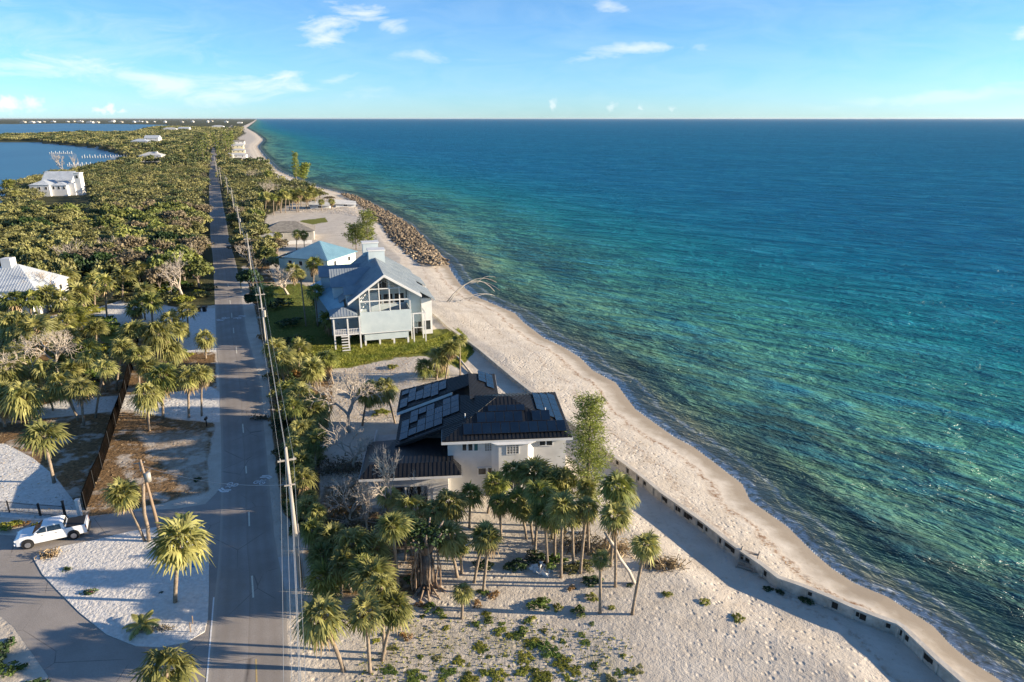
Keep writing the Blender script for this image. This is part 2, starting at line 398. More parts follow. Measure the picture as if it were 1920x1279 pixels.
m = bpy.data.materials.new("ground_sand"); m.use_nodes = True; nt = m.node_tree; nt.nodes.clear()
out = newnode(nt, 'ShaderNodeOutputMaterial'); b = newnode(nt, 'ShaderNodeBsdfPrincipled'); b.inputs['Roughness'].default_value = 0.95; b.inputs['Specular IOR Level'].default_value = 0.1
pos = newnode(nt, 'ShaderNodeNewGeometry').outputs['Position']
a1 = newnode(nt, 'ShaderNodeAttribute', attribute_name='zone'); a2 = newnode(nt, 'ShaderNodeAttribute', attribute_name='zone2')
s1 = newnode(nt, 'ShaderNodeSeparateColor'); L(nt, a1.outputs[0], s1.inputs[0]); s2 = newnode(nt, 'ShaderNodeSeparateColor'); L(nt, a2.outputs[0], s2.inputs[0])
nA = noise(nt, pos, 0.35, 6, 0.6); nB = noise(nt, pos, 2.2, 5, 0.65); nC = noise(nt, pos, 0.07, 5, 0.55); nD = noise(nt, pos, 7.0, 3, 0.6)
sand = mixc(nt, ramp(nt, nA, [(0.35, 0.0), (0.7, 1.0)]), (0.50, 0.435, 0.355), (0.62, 0.555, 0.47))
speck = ramp(nt, nB, [(0.60, 0.0), (0.72, 0.55)])
sand = mixc(nt, speck, sand, (0.30, 0.23, 0.165))
# wrack lines along the beach, from the distance to the water
dm = s2.outputs[2]
wv = math_(nt, 'ADD', dm, math_(nt, 'MULTIPLY_ADD', nA, 0.09, -0.045))
wrack = ramp(nt, wv, [(0.082, 0.0), (0.098, 1.0), (0.116, 0.0), (0.185, 0.0), (0.20, 0.5), (0.215, 0.0), (0.30, 0.0), (0.31, 0.22), (0.33, 0.0)])
wrack = math_(nt, 'MULTIPLY', wrack, ramp(nt, nB, [(0.42, 0.0), (0.60, 1.0)]))
sand = mixc(nt, wrack, sand, (0.20, 0.10, 0.045))
sand = mixc(nt, ramp(nt, wv, [(0.03, 0.75), (0.075, 0.0)]), sand, (0.27, 0.215, 0.155))
shell = mixc(nt, ramp(nt, nB, [(0.40, 0.0), (0.65, 1.0)]), (0.60, 0.57, 0.52), (0.76, 0.73, 0.68))
litc = mixc(nt, ramp(nt, nB, [(0.35, 0.0), (0.65, 1.0)]), (0.10, 0.065, 0.035), (0.30, 0.185, 0.09))
litc = mixc(nt, ramp(nt, nA, [(0.52, 0.0), (0.62, 0.85)]), litc, (0.50, 0.44, 0.37))
grc = mixc(nt, ramp(nt, nB, [(0.3, 0.0), (0.7, 1.0)]), (0.075, 0.10, 0.022), (0.24, 0.23, 0.05))
scc = mixc(nt, ramp(nt, nB, [(0.35, 0.0), (0.7, 1.0)]), (0.14, 0.13, 0.05), (0.36, 0.30, 0.19))
woc = mixc(nt, ramp(nt, nC, [(0.35, 0.0), (0.65, 1.0)]), (0.045, 0.05, 0.022), (0.10, 0.095, 0.045))
def thr(v, n_, lo=0.42, hi=0.58): return ramp(nt, math_(nt, 'ADD', v, math_(nt, 'MULTIPLY_ADD', n_, 0.9, -0.45)), [(lo, 0.0), (hi, 1.0)])
col = mixc(nt, thr(s1.outputs[0], nA), sand, litc)
col = mixc(nt, thr(s2.outputs[0], nA, 0.45, 0.75), col, scc)
col = mixc(nt, thr(s1.outputs[1], nA), col, grc)
col = mixc(nt, ramp(nt, s1.outputs[2], [(0.35, 0.0), (0.65, 1.0)]), col, shell)
col = mixc(nt, thr(s2.outputs[1], nA, .45, .55), col, woc)
L(nt, col, b.inputs['Base Color'])
vo = newnode(nt, 'ShaderNodeTexVoronoi'); vo.inputs['Scale'].default_value = 1.5; L(nt, pos, vo.inputs['Vector'])
foot = ramp(nt, vo.outputs['Distance'], [(0.0, 0.0), (0.35, 1.0)])
tr = newnode(nt, 'ShaderNodeTexWave', wave_type='BANDS'); tr.inputs['Scale'].default_value = 0.10; tr.inputs['Distortion'].default_value = 9.0; tr.inputs['Detail'].default_value = 2.0; tr.inputs['Detail Scale'].default_value = 0.3
L(nt, mapping(nt, pos, (1, 0.55, 1), (0, 0, R(35))), tr.inputs['Vector'])
hgt = math_(nt, 'ADD', math_(nt, 'MULTIPLY', math_(nt, 'MULTIPLY', foot, ramp(nt, nC, [(.38, .15), (.58, 1.0)])), 0.12), math_(nt, 'ADD', math_(nt, 'MULTIPLY', nB, 0.12), math_(nt, 'MULTIPLY', nD, 0.05)))
hgt = math_(nt, 'ADD', hgt, math_(nt, 'MULTIPLY', math_(nt, 'MULTIPLY', ramp(nt, tr.outputs['Fac'], [(0.0, 0.0), (0.12, 1.0)]), ramp(nt, nC, [(0.5, 0.0), (0.6, 1.0)])), 0.02))
bn = newnode(nt, 'ShaderNodeBump'); bn.inputs['Distance'].default_value = 1.0; L(nt, math_(nt, 'MULTIPLY', hgt, ramp(nt, wv, [(0.08, 0.12), (0.15, 1.0)])), bn.inputs['Height']); bn.inputs['Strength'].default_value = 0.8; L(nt, bn.outputs[0], b.inputs['Normal'])
L(nt, b.outputs[0], out.inputs[0])
GROUNDM = m
me = np_mesh("ground", np.column_stack([X, Y, Z]), F, m, True, {'zone': zone, 'zone2': z2})
tag(wobj("ground", me), kind='structure')

# ------------------------------------------------------------------ sea
X, Y, F = fan(420, 620, 26.0, 110000.0, 1.0, 12.0)
keep = (Y > 3000) | (shore_signed(np.column_stack([X, Y])) < 6.0)
sd = -shore_signed(np.column_stack([X, Y]))
amp = 0.07 * sm(sd / 12)
Zs = SEA + amp * (vnoise(X, Y, 0.9, 21) + 0.6 * vnoise(X * 0.8 + Y * 0.5, Y * 0.7 - X * 0.2, 2.3, 22)) * np.clip(250 / Y, 0, 1)
m = bpy.data.materials.new("sea_water"); m.use_nodes = True; nt = m.node_tree; nt.nodes.clear()
out = newnode(nt, 'ShaderNodeOutputMaterial'); b = newnode(nt, 'ShaderNodeBsdfPrincipled')
b.inputs['Roughness'].default_value = 0.22; b.inputs['IOR'].default_value = 1.33; b.inputs['Specular IOR Level'].default_value = 0.14
pos = newnode(nt, 'ShaderNodeNewGeometry').outputs['Position']
at = newnode(nt, 'ShaderNodeAttribute', attribute_name='shore'); dv = at.outputs['Fac']
dep = newnode(nt, 'ShaderNodeAttribute', attribute_name='depth').outputs['Fac']
nL = noise(nt, aniso(nt, pos, R(-22), 0.055, 0.014), 1.0, 5, 0.6, 0.4)
nM = noise(nt, aniso(nt, pos, R(-28), 0.22, 0.06), 1.0, 5, 0.65, 0.6)
nS = noise(nt, pos, 1.3, 4, 0.6)
dd = math_(nt, 'ADD', dep, math_(nt, 'MULTIPLY_ADD', nL, 0.22, -0.11))
deep = ramp(nt, dd, [(0.0, (0.22, 0.25, 0.15)), (0.07, (0.14, 0.30, 0.18)), (0.22, (0.060, 0.27, 0.20)), (0.38, (0.008, 0.185, 0.225)), (0.62, (0.001, 0.155, 0.275)), (1.0, (0.0, 0.130, 0.295))])
weed = math_(nt, 'MULTIPLY', ramp(nt, math_(nt, 'ADD', math_(nt, 'MULTIPLY', nL, 0.6), math_(nt, 'MULTIPLY', nM, 0.4)), [(0.46, 0.0), (0.55, 1.0)]), ramp(nt, dep, [(0.015, 0.0), (0.04, 0.85), (0.16, 0.75), (0.34, 0.0)]))
deep = mixc(nt, weed, deep, (0.028, 0.048, 0.055))
deep = mixc(nt, ramp(nt, dv, [(0.0, 0.95), (0.07, 0.6), (0.20, 0.0)]), deep, (0.30, 0.26, 0.17))
wv = math_(nt, 'ADD', dv, math_(nt, 'MULTIPLY_ADD', nM, 0.10, -0.05))
foam = ramp(nt, wv, [(0.0, 1.0), (0.035, 0.95), (0.05, 0.15), (0.10, 0.1), (0.12, 0.7), (0.14, 0.0)])
foam = math_(nt, 'MULTIPLY', foam, ramp(nt, nS, [(0.38, 0.1), (0.55, 1.0)]))
crest = noise(nt, aniso(nt, pos, R(-52), 0.62, 0.17), 1.0, 4, 0.6, 0.5)
deep = mixc(nt, math_(nt, 'MULTIPLY', ramp(nt, crest, [(0.42, 0.0), (0.66, 0.55)]), ramp(nt, dv, [(0.1, 0.0), (0.5, 1.0)])), deep, (0.02, 0.19, 0.26))  # crests painted lighter, as if light came through the thin water
swell = noise(nt, aniso(nt, pos, R(-62), 0.20, 0.05), 1.0, 5, 0.62, 0.5)
wind = noise(nt, aniso(nt, pos, R(-70), 0.012, 0.003), 1.0, 4, 0.6, 0.5)
deep = mixc(nt, math_(nt, 'MULTIPLY', ramp(nt, swell, [(0.38, 0.55), (0.52, 0.0)]), ramp(nt, dv, [(0.3, 0.0), (1.0, 1.0)])), deep, (0.002, 0.07, 0.14))  # swell troughs painted darker in the base colour
deep = mixc(nt, math_(nt, 'MULTIPLY', ramp(nt, swell, [(0.52, 0.0), (0.66, 0.6)]), ramp(nt, dv, [(0.3, 0.0), (1.0, 1.0)])), deep, (0.03, 0.24, 0.36))  # swell tops painted lighter so waves still read far out
deep = mixc(nt, math_(nt, 'MULTIPLY', ramp(nt, wind, [(0.40, 0.0), (0.62, 0.35)]), ramp(nt, dep, [(0.4, 0.0), (1.0, 1.0)])), deep, (0.004, 0.10, 0.215))
deep = mixc(nt, foam, deep, (0.62, 0.64, 0.62))
L(nt, deep, b.inputs['Base Color'])
w1 = noise(nt, aniso(nt, pos, R(-52), 0.62, 0.17), 1.0, 4, 0.6, 0.5)
w2 = noise(nt, aniso(nt, pos, R(-20), 1.5, 0.5), 1.0, 4, 0.62, 0.4)
w3 = noise(nt, aniso(nt, pos, R(-60), 0.10, 0.03), 1.0, 4, 0.6, 0.4)
wh = math_(nt, 'ADD', math_(nt, 'MULTIPLY', w1, 1.1), math_(nt, 'ADD', math_(nt, 'MULTIPLY', w2, 0.34), math_(nt, 'MULTIPLY', w3, 1.4)))
w4 = noise(nt, aniso(nt, pos, R(-62), 0.20, 0.05), 1.0, 5, 0.62, 0.5)
wh = math_(nt, 'ADD', wh, math_(nt, 'MULTIPLY', w4, 3.2))
wh = math_(nt, 'MULTIPLY', wh, ramp(nt, dv, [(0.0, 0.15), (0.3, 1.0)]))
bn = newnode(nt, 'ShaderNodeBump'); bn.inputs['Distance'].default_value = 1.7; bn.inputs['Strength'].default_value = 1.0
L(nt, wh, bn.inputs['Height']); L(nt, bn.outputs[0], b.inputs['Normal'])
b.inputs['Specular IOR Level'].default_value = 0.0
gl_ = newnode(nt, 'ShaderNodeBsdfGlossy'); gl_.inputs['Roughness'].default_value = 0.2; L(nt, bn.outputs[0], gl_.inputs['Normal'])
fr_n = newnode(nt, 'ShaderNodeFresnel'); fr_n.inputs[0].default_value = 1.33; L(nt, bn.outputs[0], fr_n.inputs['Normal'])
mx = newnode(nt, 'ShaderNodeMixShader'); L(nt, math_(nt, 'MINIMUM', math_(nt, 'MULTIPLY', fr_n.outputs[0], 0.9), 0.075), mx.inputs[0]); L(nt, b.outputs[0], mx.inputs[1]); L(nt, gl_.outputs[0], mx.inputs[2])
L(nt, mx.outputs[0], out.inputs[0])
me = np_mesh("sea", np.column_stack([X, Y, Zs]), F[keep[F].any(1)], m, True, {'shore': np.clip(sd / 30, 0, 1), 'depth': np.clip(sd / 190, 0, 1)})
tag(wobj("sea", me), kind='structure')
# ------------------------------------------------------------------ bay behind the island
baym = mat("bay_water", (0.012, 0.085, 0.15), (0.03, 0.13, 0.20), 0.004, rough=0.35, spec=0.15, bump=0.3, bscale=0.25, stretch=(1, 0.35, 1), detail=5)
q = [G(-900, 700, 0)[:2], (-4200, 16000), (-60000, 69000), (-69000, 60000), (-9000, 1500), (-1500, 200)]
bp = MB().add([(-700, 150, SEA + .02), (-150, 330, SEA + .02), (-900, 2300, SEA + .02), (-4900, 10600, SEA + .02), (-22000, 22000, SEA + .02), (-24000, 3000, SEA + .02)], [(0, 1, 2, 3, 4, 5)])
tag(bp.build("bay_water", baym), kind='structure')
# ------------------------------------------------------------------ roads and yards
def poly_px(pts, z): return [tuple(G(x, y, 0.0)[:2]) + (z,) for x, y in pts]
def strip(left, right, z, n=6):
    """sheet between two photo-traced edges, rows matched by distance"""
    Lw = np.array([G(x, y)[:2] for x, y in left]); Rw = np.array([G(x, y)[:2] for x, y in right])
    ys = np.unique(np.concatenate([np.geomspace(max(Lw[0, 1], Rw[0, 1]), min(Lw[-1, 1], Rw[-1, 1]), 90)]))
    xl = np.interp(ys, Lw[:, 1], Lw[:, 0]); xr = np.interp(ys, Rw[:, 1], Rw[:, 0])
    V = []
    for y, a, b_ in zip(ys, xl, xr):
        for k in range(n + 1): V.append((a + (b_ - a) * k / n, y, z))
    F = [(r * (n + 1) + k, r * (n + 1) + k + 1, (r + 1) * (n + 1) + k + 1, (r + 1) * (n + 1) + k) for r in range(len(ys) - 1) for k in range(n)]
    return V, F, ys, xl, xr
def asphalt(name, lanes=False):
    m = bpy.data.materials.new(name); m.use_nodes = True; nt = m.node_tree; nt.nodes.clear()
    out = newnode(nt, 'ShaderNodeOutputMaterial'); b = newnode(nt, 'ShaderNodeBsdfPrincipled'); b.inputs['Roughness'].default_value = 0.85; b.inputs['Specular IOR Level'].default_value = 0.25
    pos = newnode(nt, 'ShaderNodeNewGeometry').outputs['Position']
    n1 = noise(nt, pos, 0.25, 5, 0.6); n2 = noise(nt, pos, 9.0, 3, 0.7)
    c = mixc(nt, ramp(nt, n1, [(0.35, 0.0), (0.68, 1.0)]), (0.28, 0.25, 0.222), (0.37, 0.33, 0.295))
    c = mixc(nt, ramp(nt, n2, [(0.3, 0.25), (0.6, 0.0)]), c, (0.14, 0.12, 0.10))
    cr_ = newnode(nt, 'ShaderNodeTexVoronoi', feature='DISTANCE_TO_EDGE'); cr_.inputs['Scale'].default_value = .16; L(nt, pos, cr_.inputs['Vector'])
    c = mixc(nt, math_(nt, 'MULTIPLY', ramp(nt, cr_.outputs[0], [(0.0, .8), (0.006, 0.0)]), ramp(nt, n1, [(.45, 0.0), (.55, 1.0)])), c, (0.06, 0.05, 0.045))
    if lanes:
        u = newnode(nt, 'ShaderNodeAttribute', attribute_name='lane').outputs['Fac']
        un = math_(nt, 'ADD', u, math_(nt, 'MULTIPLY_ADD', n1, 0.06, -0.03))
        t = ramp(nt, un, [(0.0, 0.75), (0.025, 0.6), (0.06, 0.0), (0.92, 0.0), (0.965, 0.5), (1.0, 0.85)])
        c = mixc(nt, t, c, (0.42, 0.37, 0.31))                              # sand drifted over the edges
        t = ramp(nt, un, [(0.10, 0.0), (0.18, 0.35), (0.26, 0.05), (0.34, 0.3), (0.44, 0.05), (0.495, 0.0), (0.50, 0.75), (0.512, 0.35), (0.56, 0.1), (0.66, 0.35), (0.74, 0.08), (0.84, 0.3), (0.9, 0.0)])
        c = mixc(nt, t, c, (0.23, 0.19, 0.16))
    L(nt, c, b.inputs['Base Color'])
    bn = newnode(nt, 'ShaderNodeBump'); bn.inputs['Distance'].default_value = 0.015; L(nt, n2, bn.inputs['Height']); L(nt, bn.outputs[0], b.inputs['Normal'])
    L(nt, b.outputs[0], out.inputs[0]); return m
AVG = [(-700, 1000), (-200, 1010), (0, 1003), (40, 1005), (100, 985), (170, 968), (250, 958), (330, 954), (385, 945), (405, 925), (420, 905), (440, 925), (440, 1000),
       (440, 1060), (440, 1200), (430, 1290), (440, 1420), (60, 1420), (90, 1268), (60, 1225), (25, 1175), (0, 1155), (-100, 1110), (-700, 1080)]
drv = MB(); drv.add(poly_px(AVG, 0.008), [tuple(range(len(AVG)))])
tag(drv.build("driveway", asphalt("driveway_asphalt")), kind='structure')
bs = MB(); bs.add(poly_px(ISLAND, 0.06) + poly_px(ISLAND, -0.1), [tuple(range(len(ISLAND)))] + [(i, i + len(ISLAND), (i + 1) % len(ISLAND) + len(ISLAND), (i + 1) % len(ISLAND)) for i in range(len(ISLAND))])
shellm = mat("shell_sand", (0.58, 0.545, 0.50), (0.74, 0.70, 0.65), 2.5, rough=0.95, bump=0.15, bscale=2.6)
isl = bs.build("sand_island", shellm); tag(isl, kind='structure')
V, F, ys, xl, xr = strip(RL_PX, RR_PX, 0.02, 8)
lane = np.tile(np.linspace(0, 1, 9), len(ys))
tag(wobj("road", np_mesh("road", V, F, asphalt("road_asphalt", True), False, {'lane': lane})), kind='structure')
# painted marks
paint = mat("worn_road_paint", (0.80, 0.76, 0.62), (0.62, 0.57, 0.45), 6.0, rough=0.7)
paintw = mat("worn_white_paint", (0.82, 0.81, 0.78), (0.66, 0.63, 0.60), 8.0, rough=0.7)
painty = mat("worn_yellow_paint", (0.60, 0.42, 0.14), (0.42, 0.32, 0.18), 6.0, rough=0.7)
def dash(mb, a, b_, w, z=0.026):
    a, b_ = Vector(a), Vector(b_); d = (b_ - a).normalized(); n = Vector((-d.y, d.x, 0)) * w / 2
    mb.add([(a + n)[:2] + (z,) if False else (a.x + n.x, a.y + n.y, z), (a.x - n.x, a.y - n.y, z), (b_.x - n.x, b_.y - n.y, z), (b_.x + n.x, b_.y + n.y, z)], [(0, 1, 2, 3)])
DASH = [((475, 1121), (472.5, 1080)), ((467.5, 987), (466.8, 960)), ((462, 888), (461, 874)), ((456.5, 812), (455, 795)), ((444, 663), (443, 651)), ((438.5, 625), (437.5, 615)), ((435, 596), (434, 587)), ((432, 570), (431, 563)), ((428, 538), (427, 531))]
mk = MB(); white = MB()
for a, b_ in DASH: dash(mk, G(*a), G(*b_), 0.14)
mkt = empty("lane_marking", G(467, 960, 0.0)); tag(mkt, kind='structure')
o = mk.build("centre_dash", paint, mkt); o.matrix_parent_inverse = Matrix.Translation(-mkt.location)
ym = MB(); dash(ym, G(483, 1330), G(480, 1236), 0.12)
o = ym.build("centre_line", painty, mkt); o.matrix_parent_inverse = Matrix.Translation(-mkt.location)
em = MB(); pts = [(388, 1279), (391, 1240), (397, 1171), (401, 1120)]
for a, b_ in zip(pts[:-1], pts[1:]): dash(em, G(*a), G(*b_), 0.12)
o = em.build("edge_line", paintw, mkt); o.matrix_parent_inverse = Matrix.Translation(-mkt.location)
# the two bicycle and chevron marks (sharrows), on both lanes and again further off
def sharrow(cpx, rot, s=1.0):
    c = G(*cpx); q = Matrix.Rotation(rot, 3, 'Z'); mb = MB()
    def P(x, y): v = q @ Vector((x * s, y * s, 0)); return Vector((c.x + v.x, c.y + v.y, 0))
    for k in (0, 1):
        dash(mb, P(-.85, .95 + .45 * k), P(0, 1.35 + .45 * k), .24); dash(mb, P(.85, .95 + .45 * k), P(0.03, 1.35 + .45 * k), .24)
    for wx in (-.48, .48):
        for a in range(10):
            t0, t1 = a * .628, (a + 1) * .628
            dash(mb, P(wx + .33 * math.cos(t0), -.35 + .42 * math.sin(t0)), P(wx + .33 * math.cos(t1), -.35 + .42 * math.sin(t1)), .13)
    for a, b_ in (((-.48, -.35), (-.15, .3)), ((-.15, .3), (.38, .3)), ((.38, .3), (0, -.35)), ((0, -.35), (-.48, -.35)), ((0, -.35), (-.15, .3)), ((.48, -.35), (.33, .5)), ((.33, .5), (.52, .55)), ((-.28, .42), (-.04, .42))):
        dash(mb, P(*a), P(*b_), .13)
    return mb
for i, (c, r, s) in enumerate([((489, 903), -.3, .8), ((433, 911), math.pi - .35, .8), ((447, 596), -.3, 1.0), ((421, 597), math.pi - .3, 1.0)]):
    o = sharrow(c, r, s).build("bicycle_marking", paintw); tag(o, kind='structure')
# concrete pad strip on the verge by the large pole
cm = mat("pale_concrete", (0.46, 0.44, 0.41), (0.58, 0.56, 0.53), 1.0, rough=0.9, bump=0.02)
pv = MB(); vp = [(524, 1105), (572, 1103), (562, 1042), (520, 1045)]
pv.add(poly_px(vp, 0.014), [(0, 1, 2, 3)]); tag(pv.build("verge_pavement", cm), kind='structure')
# ------------------------------------------------------------------ sea wall: cap, panels between posts, broken slots
wallm = mat("weathered_wall_concrete", (0.34, 0.30, 0.245), (0.60, 0.53, 0.44), 1.3, rough=0.9, bump=0.05, bscale=3)
capm = mat("wall_cap_concrete", (0.46, 0.41, 0.34), (0.62, 0.56, 0.47), 0.7, rough=0.9, bump=0.02, bscale=5)
slotshadem = mat("slot_shade", (0.03, 0.025, 0.02), rough=1.0)  # near-black plates on the wall face paint the shade inside the slots
wt = empty("seawall", (float(WALL[15, 0]), float(WALL[15, 1]), 0.0), 0, "long low pale concrete seawall with dark broken slots between beach and yard", "seawall")
off = Vector(wt.location)
def wpart(mb, name, m_, parent=wt): 
    o = mb.build(name, m_, parent); o.matrix_parent_inverse = Matrix.Translation(-off); return o
P2 = [Vector((p[0], p[1])) for p in WALL[2:]]
def offset(pts, d):
    out = []
    for i, p in enumerate(pts):
        a = pts[max(i - 1, 0)]; b_ = pts[min(i + 1, len(pts) - 1)]; t = (b_ - a).normalized(); out.append(p + Vector((-t.y, t.x)) * d)
    return out
def ribbon(mb, pts, d0, d1, z0, z1):
    A, B_ = offset(pts, d0), offset(pts, d1)
    vs = []
    for a, b_ in zip(A, B_): vs += [(a.x, a.y, z0), (a.x, a.y, z1), (b_.x, b_.y, z1), (b_.x, b_.y, z0)]
    fs = [(4 * i + k, 4 * i + (k + 1) % 4, 4 * i + 4 + (k + 1) % 4, 4 * i + 4 + k) for i in range(len(pts) - 1) for k in range(4)]
    mb.add(vs, fs + [(0, 1, 2, 3), tuple(4 * (len(pts) - 1) + k for k in (3, 2, 1, 0))])
b1 = MB(); ribbon(b1, P2, -0.17, 0.17, -1.6, WALLTOP - 0.14); wpart(b1, "wall_face", wallm)
b1 = MB(); ribbon(b1, P2, -0.22, 0.26, WALLTOP - 0.139, WALLTOP); wpart(b1, "wall_cap", capm)
# slots and posts on the land side face
tot = 0.0; hb = MB(); pb = MB(); r2 = random.Random(4); nslot = 0; nh = []
for a, b_ in zip(P2[:-1], P2[1:]):
    d = (b_ - a); Ls = d.length; d.normalize(); ang = math.atan2(d.y, d.x); nrm = Vector((d.y, -d.x)); t = 0.3
    while t < Ls:
        p = a + d * t + nrm * 0.20
        if p.y < 100: wpart(MB().box((p.x, p.y, -0.35), (0.16, 0.10, 1.4), ang), "wall_post", wallm)
        if p.y < 75 and r2.random() < 0.85:
            for k in range(r2.choice((1, 1, 2, 3))):
                w_ = r2.uniform(.25, .5); h_ = r2.uniform(.35, .62); q = a + d * (t + 0.35 + 0.42 * k) + nrm * 0.175
                mb = MB(); mb.box((q.x, q.y, 0.08 - h_ / 2 + .2), (w_, 0.03, h_), ang); nh.append(mb)
        t += 2.1
for mb in nh[:95]: wpart(mb, "wall_slot", slotshadem)
# low block wall with a cap in front of the blue house (upper end)
b1 = MB(); P3 = [Vector((p[0], p[1])) for p in WALL[:3]]
ribbon(b1, P3, -0.3, 0.35, -1.0, WALLTOP - 0.05); tag(b1.build("retaining_wall", capm), "pale yellowish concrete strip wall along the lawn of the blue roofed house", "wall")
# ------------------------------------------------------------------ plants: shapes shared by all copies
GA = 2.399963
palm_leaf = leafmat("palm_leaf", (0.17, 0.185, 0.055), (0.42, 0.385, 0.14), 0.5, rnd=0.22, trans=0.34)
palm_dark = leafmat("palm_leaf_dark", (0.115, 0.15, 0.04), (0.31, 0.31, 0.085), 0.5, rnd=0.2, trans=0.3)  # darker leaf copy puts shade into shaded crowns, also mixed in for variety
palm_dead = leafmat("palm_leaf_dead", (0.22, 0.15, 0.085), (0.46, 0.35, 0.21), 1.2, rnd=0.15, trans=0.1, rough=0.9)
coco_leaf = leafmat("coconut_leaf", (0.17, 0.19, 0.03), (0.36, 0.30, 0.05), 0.4, rnd=0.1, trans=0.3)
bark = mat("palm_bark", (0.19, 0.145, 0.105), (0.34, 0.27, 0.20), 3.0, rough=0.95, bump=0.05, bscale=6)
bark2 = mat("tree_bark", (0.13, 0.10, 0.08), (0.26, 0.21, 0.17), 1.5, rough=0.95, bump=0.04, bscale=6)
deadwood = mat("bleached_wood", (0.34, 0.28, 0.22), (0.56, 0.49, 0.41), 1.5, rough=0.95)
drift = mat("silver_driftwood", (0.34, 0.30, 0.25), (0.52, 0.47, 0.40), 2.0, rough=0.95)

def fan_fronds(seed, n=44, nl=13, el0=82, el1=-38, Rr=1.8, pet=0.42, wid=0.075, droop=0.32):
    r = np.random.default_rng(seed); V = []; F = []
    for i in range(n):
        t = (i + 0.5) / n; az = i * GA + r.normal(0, 0.12); el = R(el0 + (el1 - el0) * t ** 0.85 + r.normal(0, 6))
        LL = Rr * (0.62 if t < .12 else 0.72) * r.uniform(0.85, 1.1); pe = Rr * pet * r.uniform(0.8, 1.2) * (0.7 if t < .15 else 1)
        d = np.array([math.cos(el) * math.cos(az), math.cos(el) * math.sin(az), math.sin(el)])
        s = np.array([-math.sin(az), math.cos(az), 0.0]); roll = r.normal(0, 0.35)
        nn = np.cross(d, s) * -1; s, nn = s * math.cos(roll) + nn * math.sin(roll), nn * math.cos(roll) - s * math.sin(roll)
        p = d * pe
        o = len(V); w = 0.02                                   # petiole
        V += [s * w * -1, s * w, p + s * w, p - s * w]; F.append((o, o + 1, o + 2, o + 3))
        for k in range(nl):
            a = (k / (nl - 1) * 2 - 1) * R(98) + r.normal(0, 0.04)
            dr = d * math.cos(a) + s * math.sin(a) + nn * (0.30 * abs(math.sin(a)))
            dr /= np.linalg.norm(dr); lat = np.cross(dr, nn); lat /= np.linalg.norm(lat)
            l = LL * (1 - 0.28 * abs(a) / R(98)) * r.uniform(0.88, 1.08)
            m_ = p + dr * l * 0.5 + np.array([0, 0, -droop * 0.12 * l]); e = p + dr * l * 0.92 + np.array([0, 0, -droop * l * r.uniform(0.5, 1.2)])
            o = len(V); V += [p - lat * wid * .3, p + lat * wid * .3, m_ + lat * wid, m_ - lat * wid, e + lat * wid * .12, e - lat * wid * .12]
            F += [(o, o + 1, o + 2, o + 3), (o + 3, o + 2, o + 4, o + 5)]
    return np.array(V), np.array(F)
def skirt(seed, n=12, Rr=1.7):
    V, F = fan_fronds(seed, n, 8, -42, -86, Rr, 0.35, 0.075, 0.5); return V, F
def feather_fronds(seed, n=18, Rr=3.2, leaf=0.75, el0=80, el1=-25, nl=15):
    r = np.random.default_rng(seed); V = []; F = []
    for i in range(n):
        t = (i + 0.5) / n; az = i * GA + r.normal(0, 0.1); el = R(el0 + (el1 - el0) * t)
        h = np.array([math.cos(az), math.sin(az), 0.0]); s = np.array([-math.sin(az), math.cos(az), 0.0]); LL = Rr * r.uniform(.8, 1.1)
        pts = []; p = np.zeros(3); e = el
        for k in range(nl + 1):
            pts.append(p.copy()); p = p + (h * math.cos(e) + np.array([0, 0, math.sin(e)])) * LL / nl; e -= R(72) / nl
        for k in range(1, nl):
            a, b_ = pts[k], pts[k + 1]; o = len(V); V += [a - s * .03, a + s * .03, b_ + s * .02, b_ - s * .02]; F.append((o, o + 1, o + 2, o + 3))
            ll = leaf * math.sin(math.pi * (0.15 + 0.8 * k / nl)) * r.uniform(.85, 1.1); fw = (b_ - a) / np.linalg.norm(b_ - a)
            for sg in (-1, 1):
                tip = a + s * sg * ll * .85 + fw * ll * .45 + np.array([0, 0, -ll * .35]); wv_ = fw * .085; o = len(V)
                V += [a - wv_, a + wv_, tip + wv_ * .2, tip - wv_ * .2]; F.append((o, o + 1, o + 2, o + 3))
    return np.array(V), np.array(F)
CROWNS = [np_mesh("palm_crown", *fan_fronds(s, n_, 12, e0_, e1_, droop=dr_), palm_leaf) for s, n_, e0_, e1_, dr_ in ((0, 38, 82, -38, .42), (1, 30, 85, -50, .6), (2, 44, 80, -30, .35), (3, 26, 78, -20, .45), (4, 40, 82, -62, .55), (5, 34, 84, -42, .7), (6, 24, 82, -48, .4))]
CROWND = [np_mesh("palm_crown", *fan_fronds(20 + s, 36, 12, 80, -45, droop=.42), palm_dark) for s in range(3)]
SKIRTS = [np_mesh("palm_skirt", *skirt(40 + s, 13 + 4 * s), palm_dead) for s in range(4)]
LOWC = [np_mesh("palm_crown", *fan_fronds(60 + s, 26, 8, 82, -40, wid=.12), palm_leaf) for s in range(4)]
LOWCD = [np_mesh("palm_crown", *fan_fronds(70 + s, 26, 8, 82, -40, wid=.12), palm_dark) for s in range(2)]

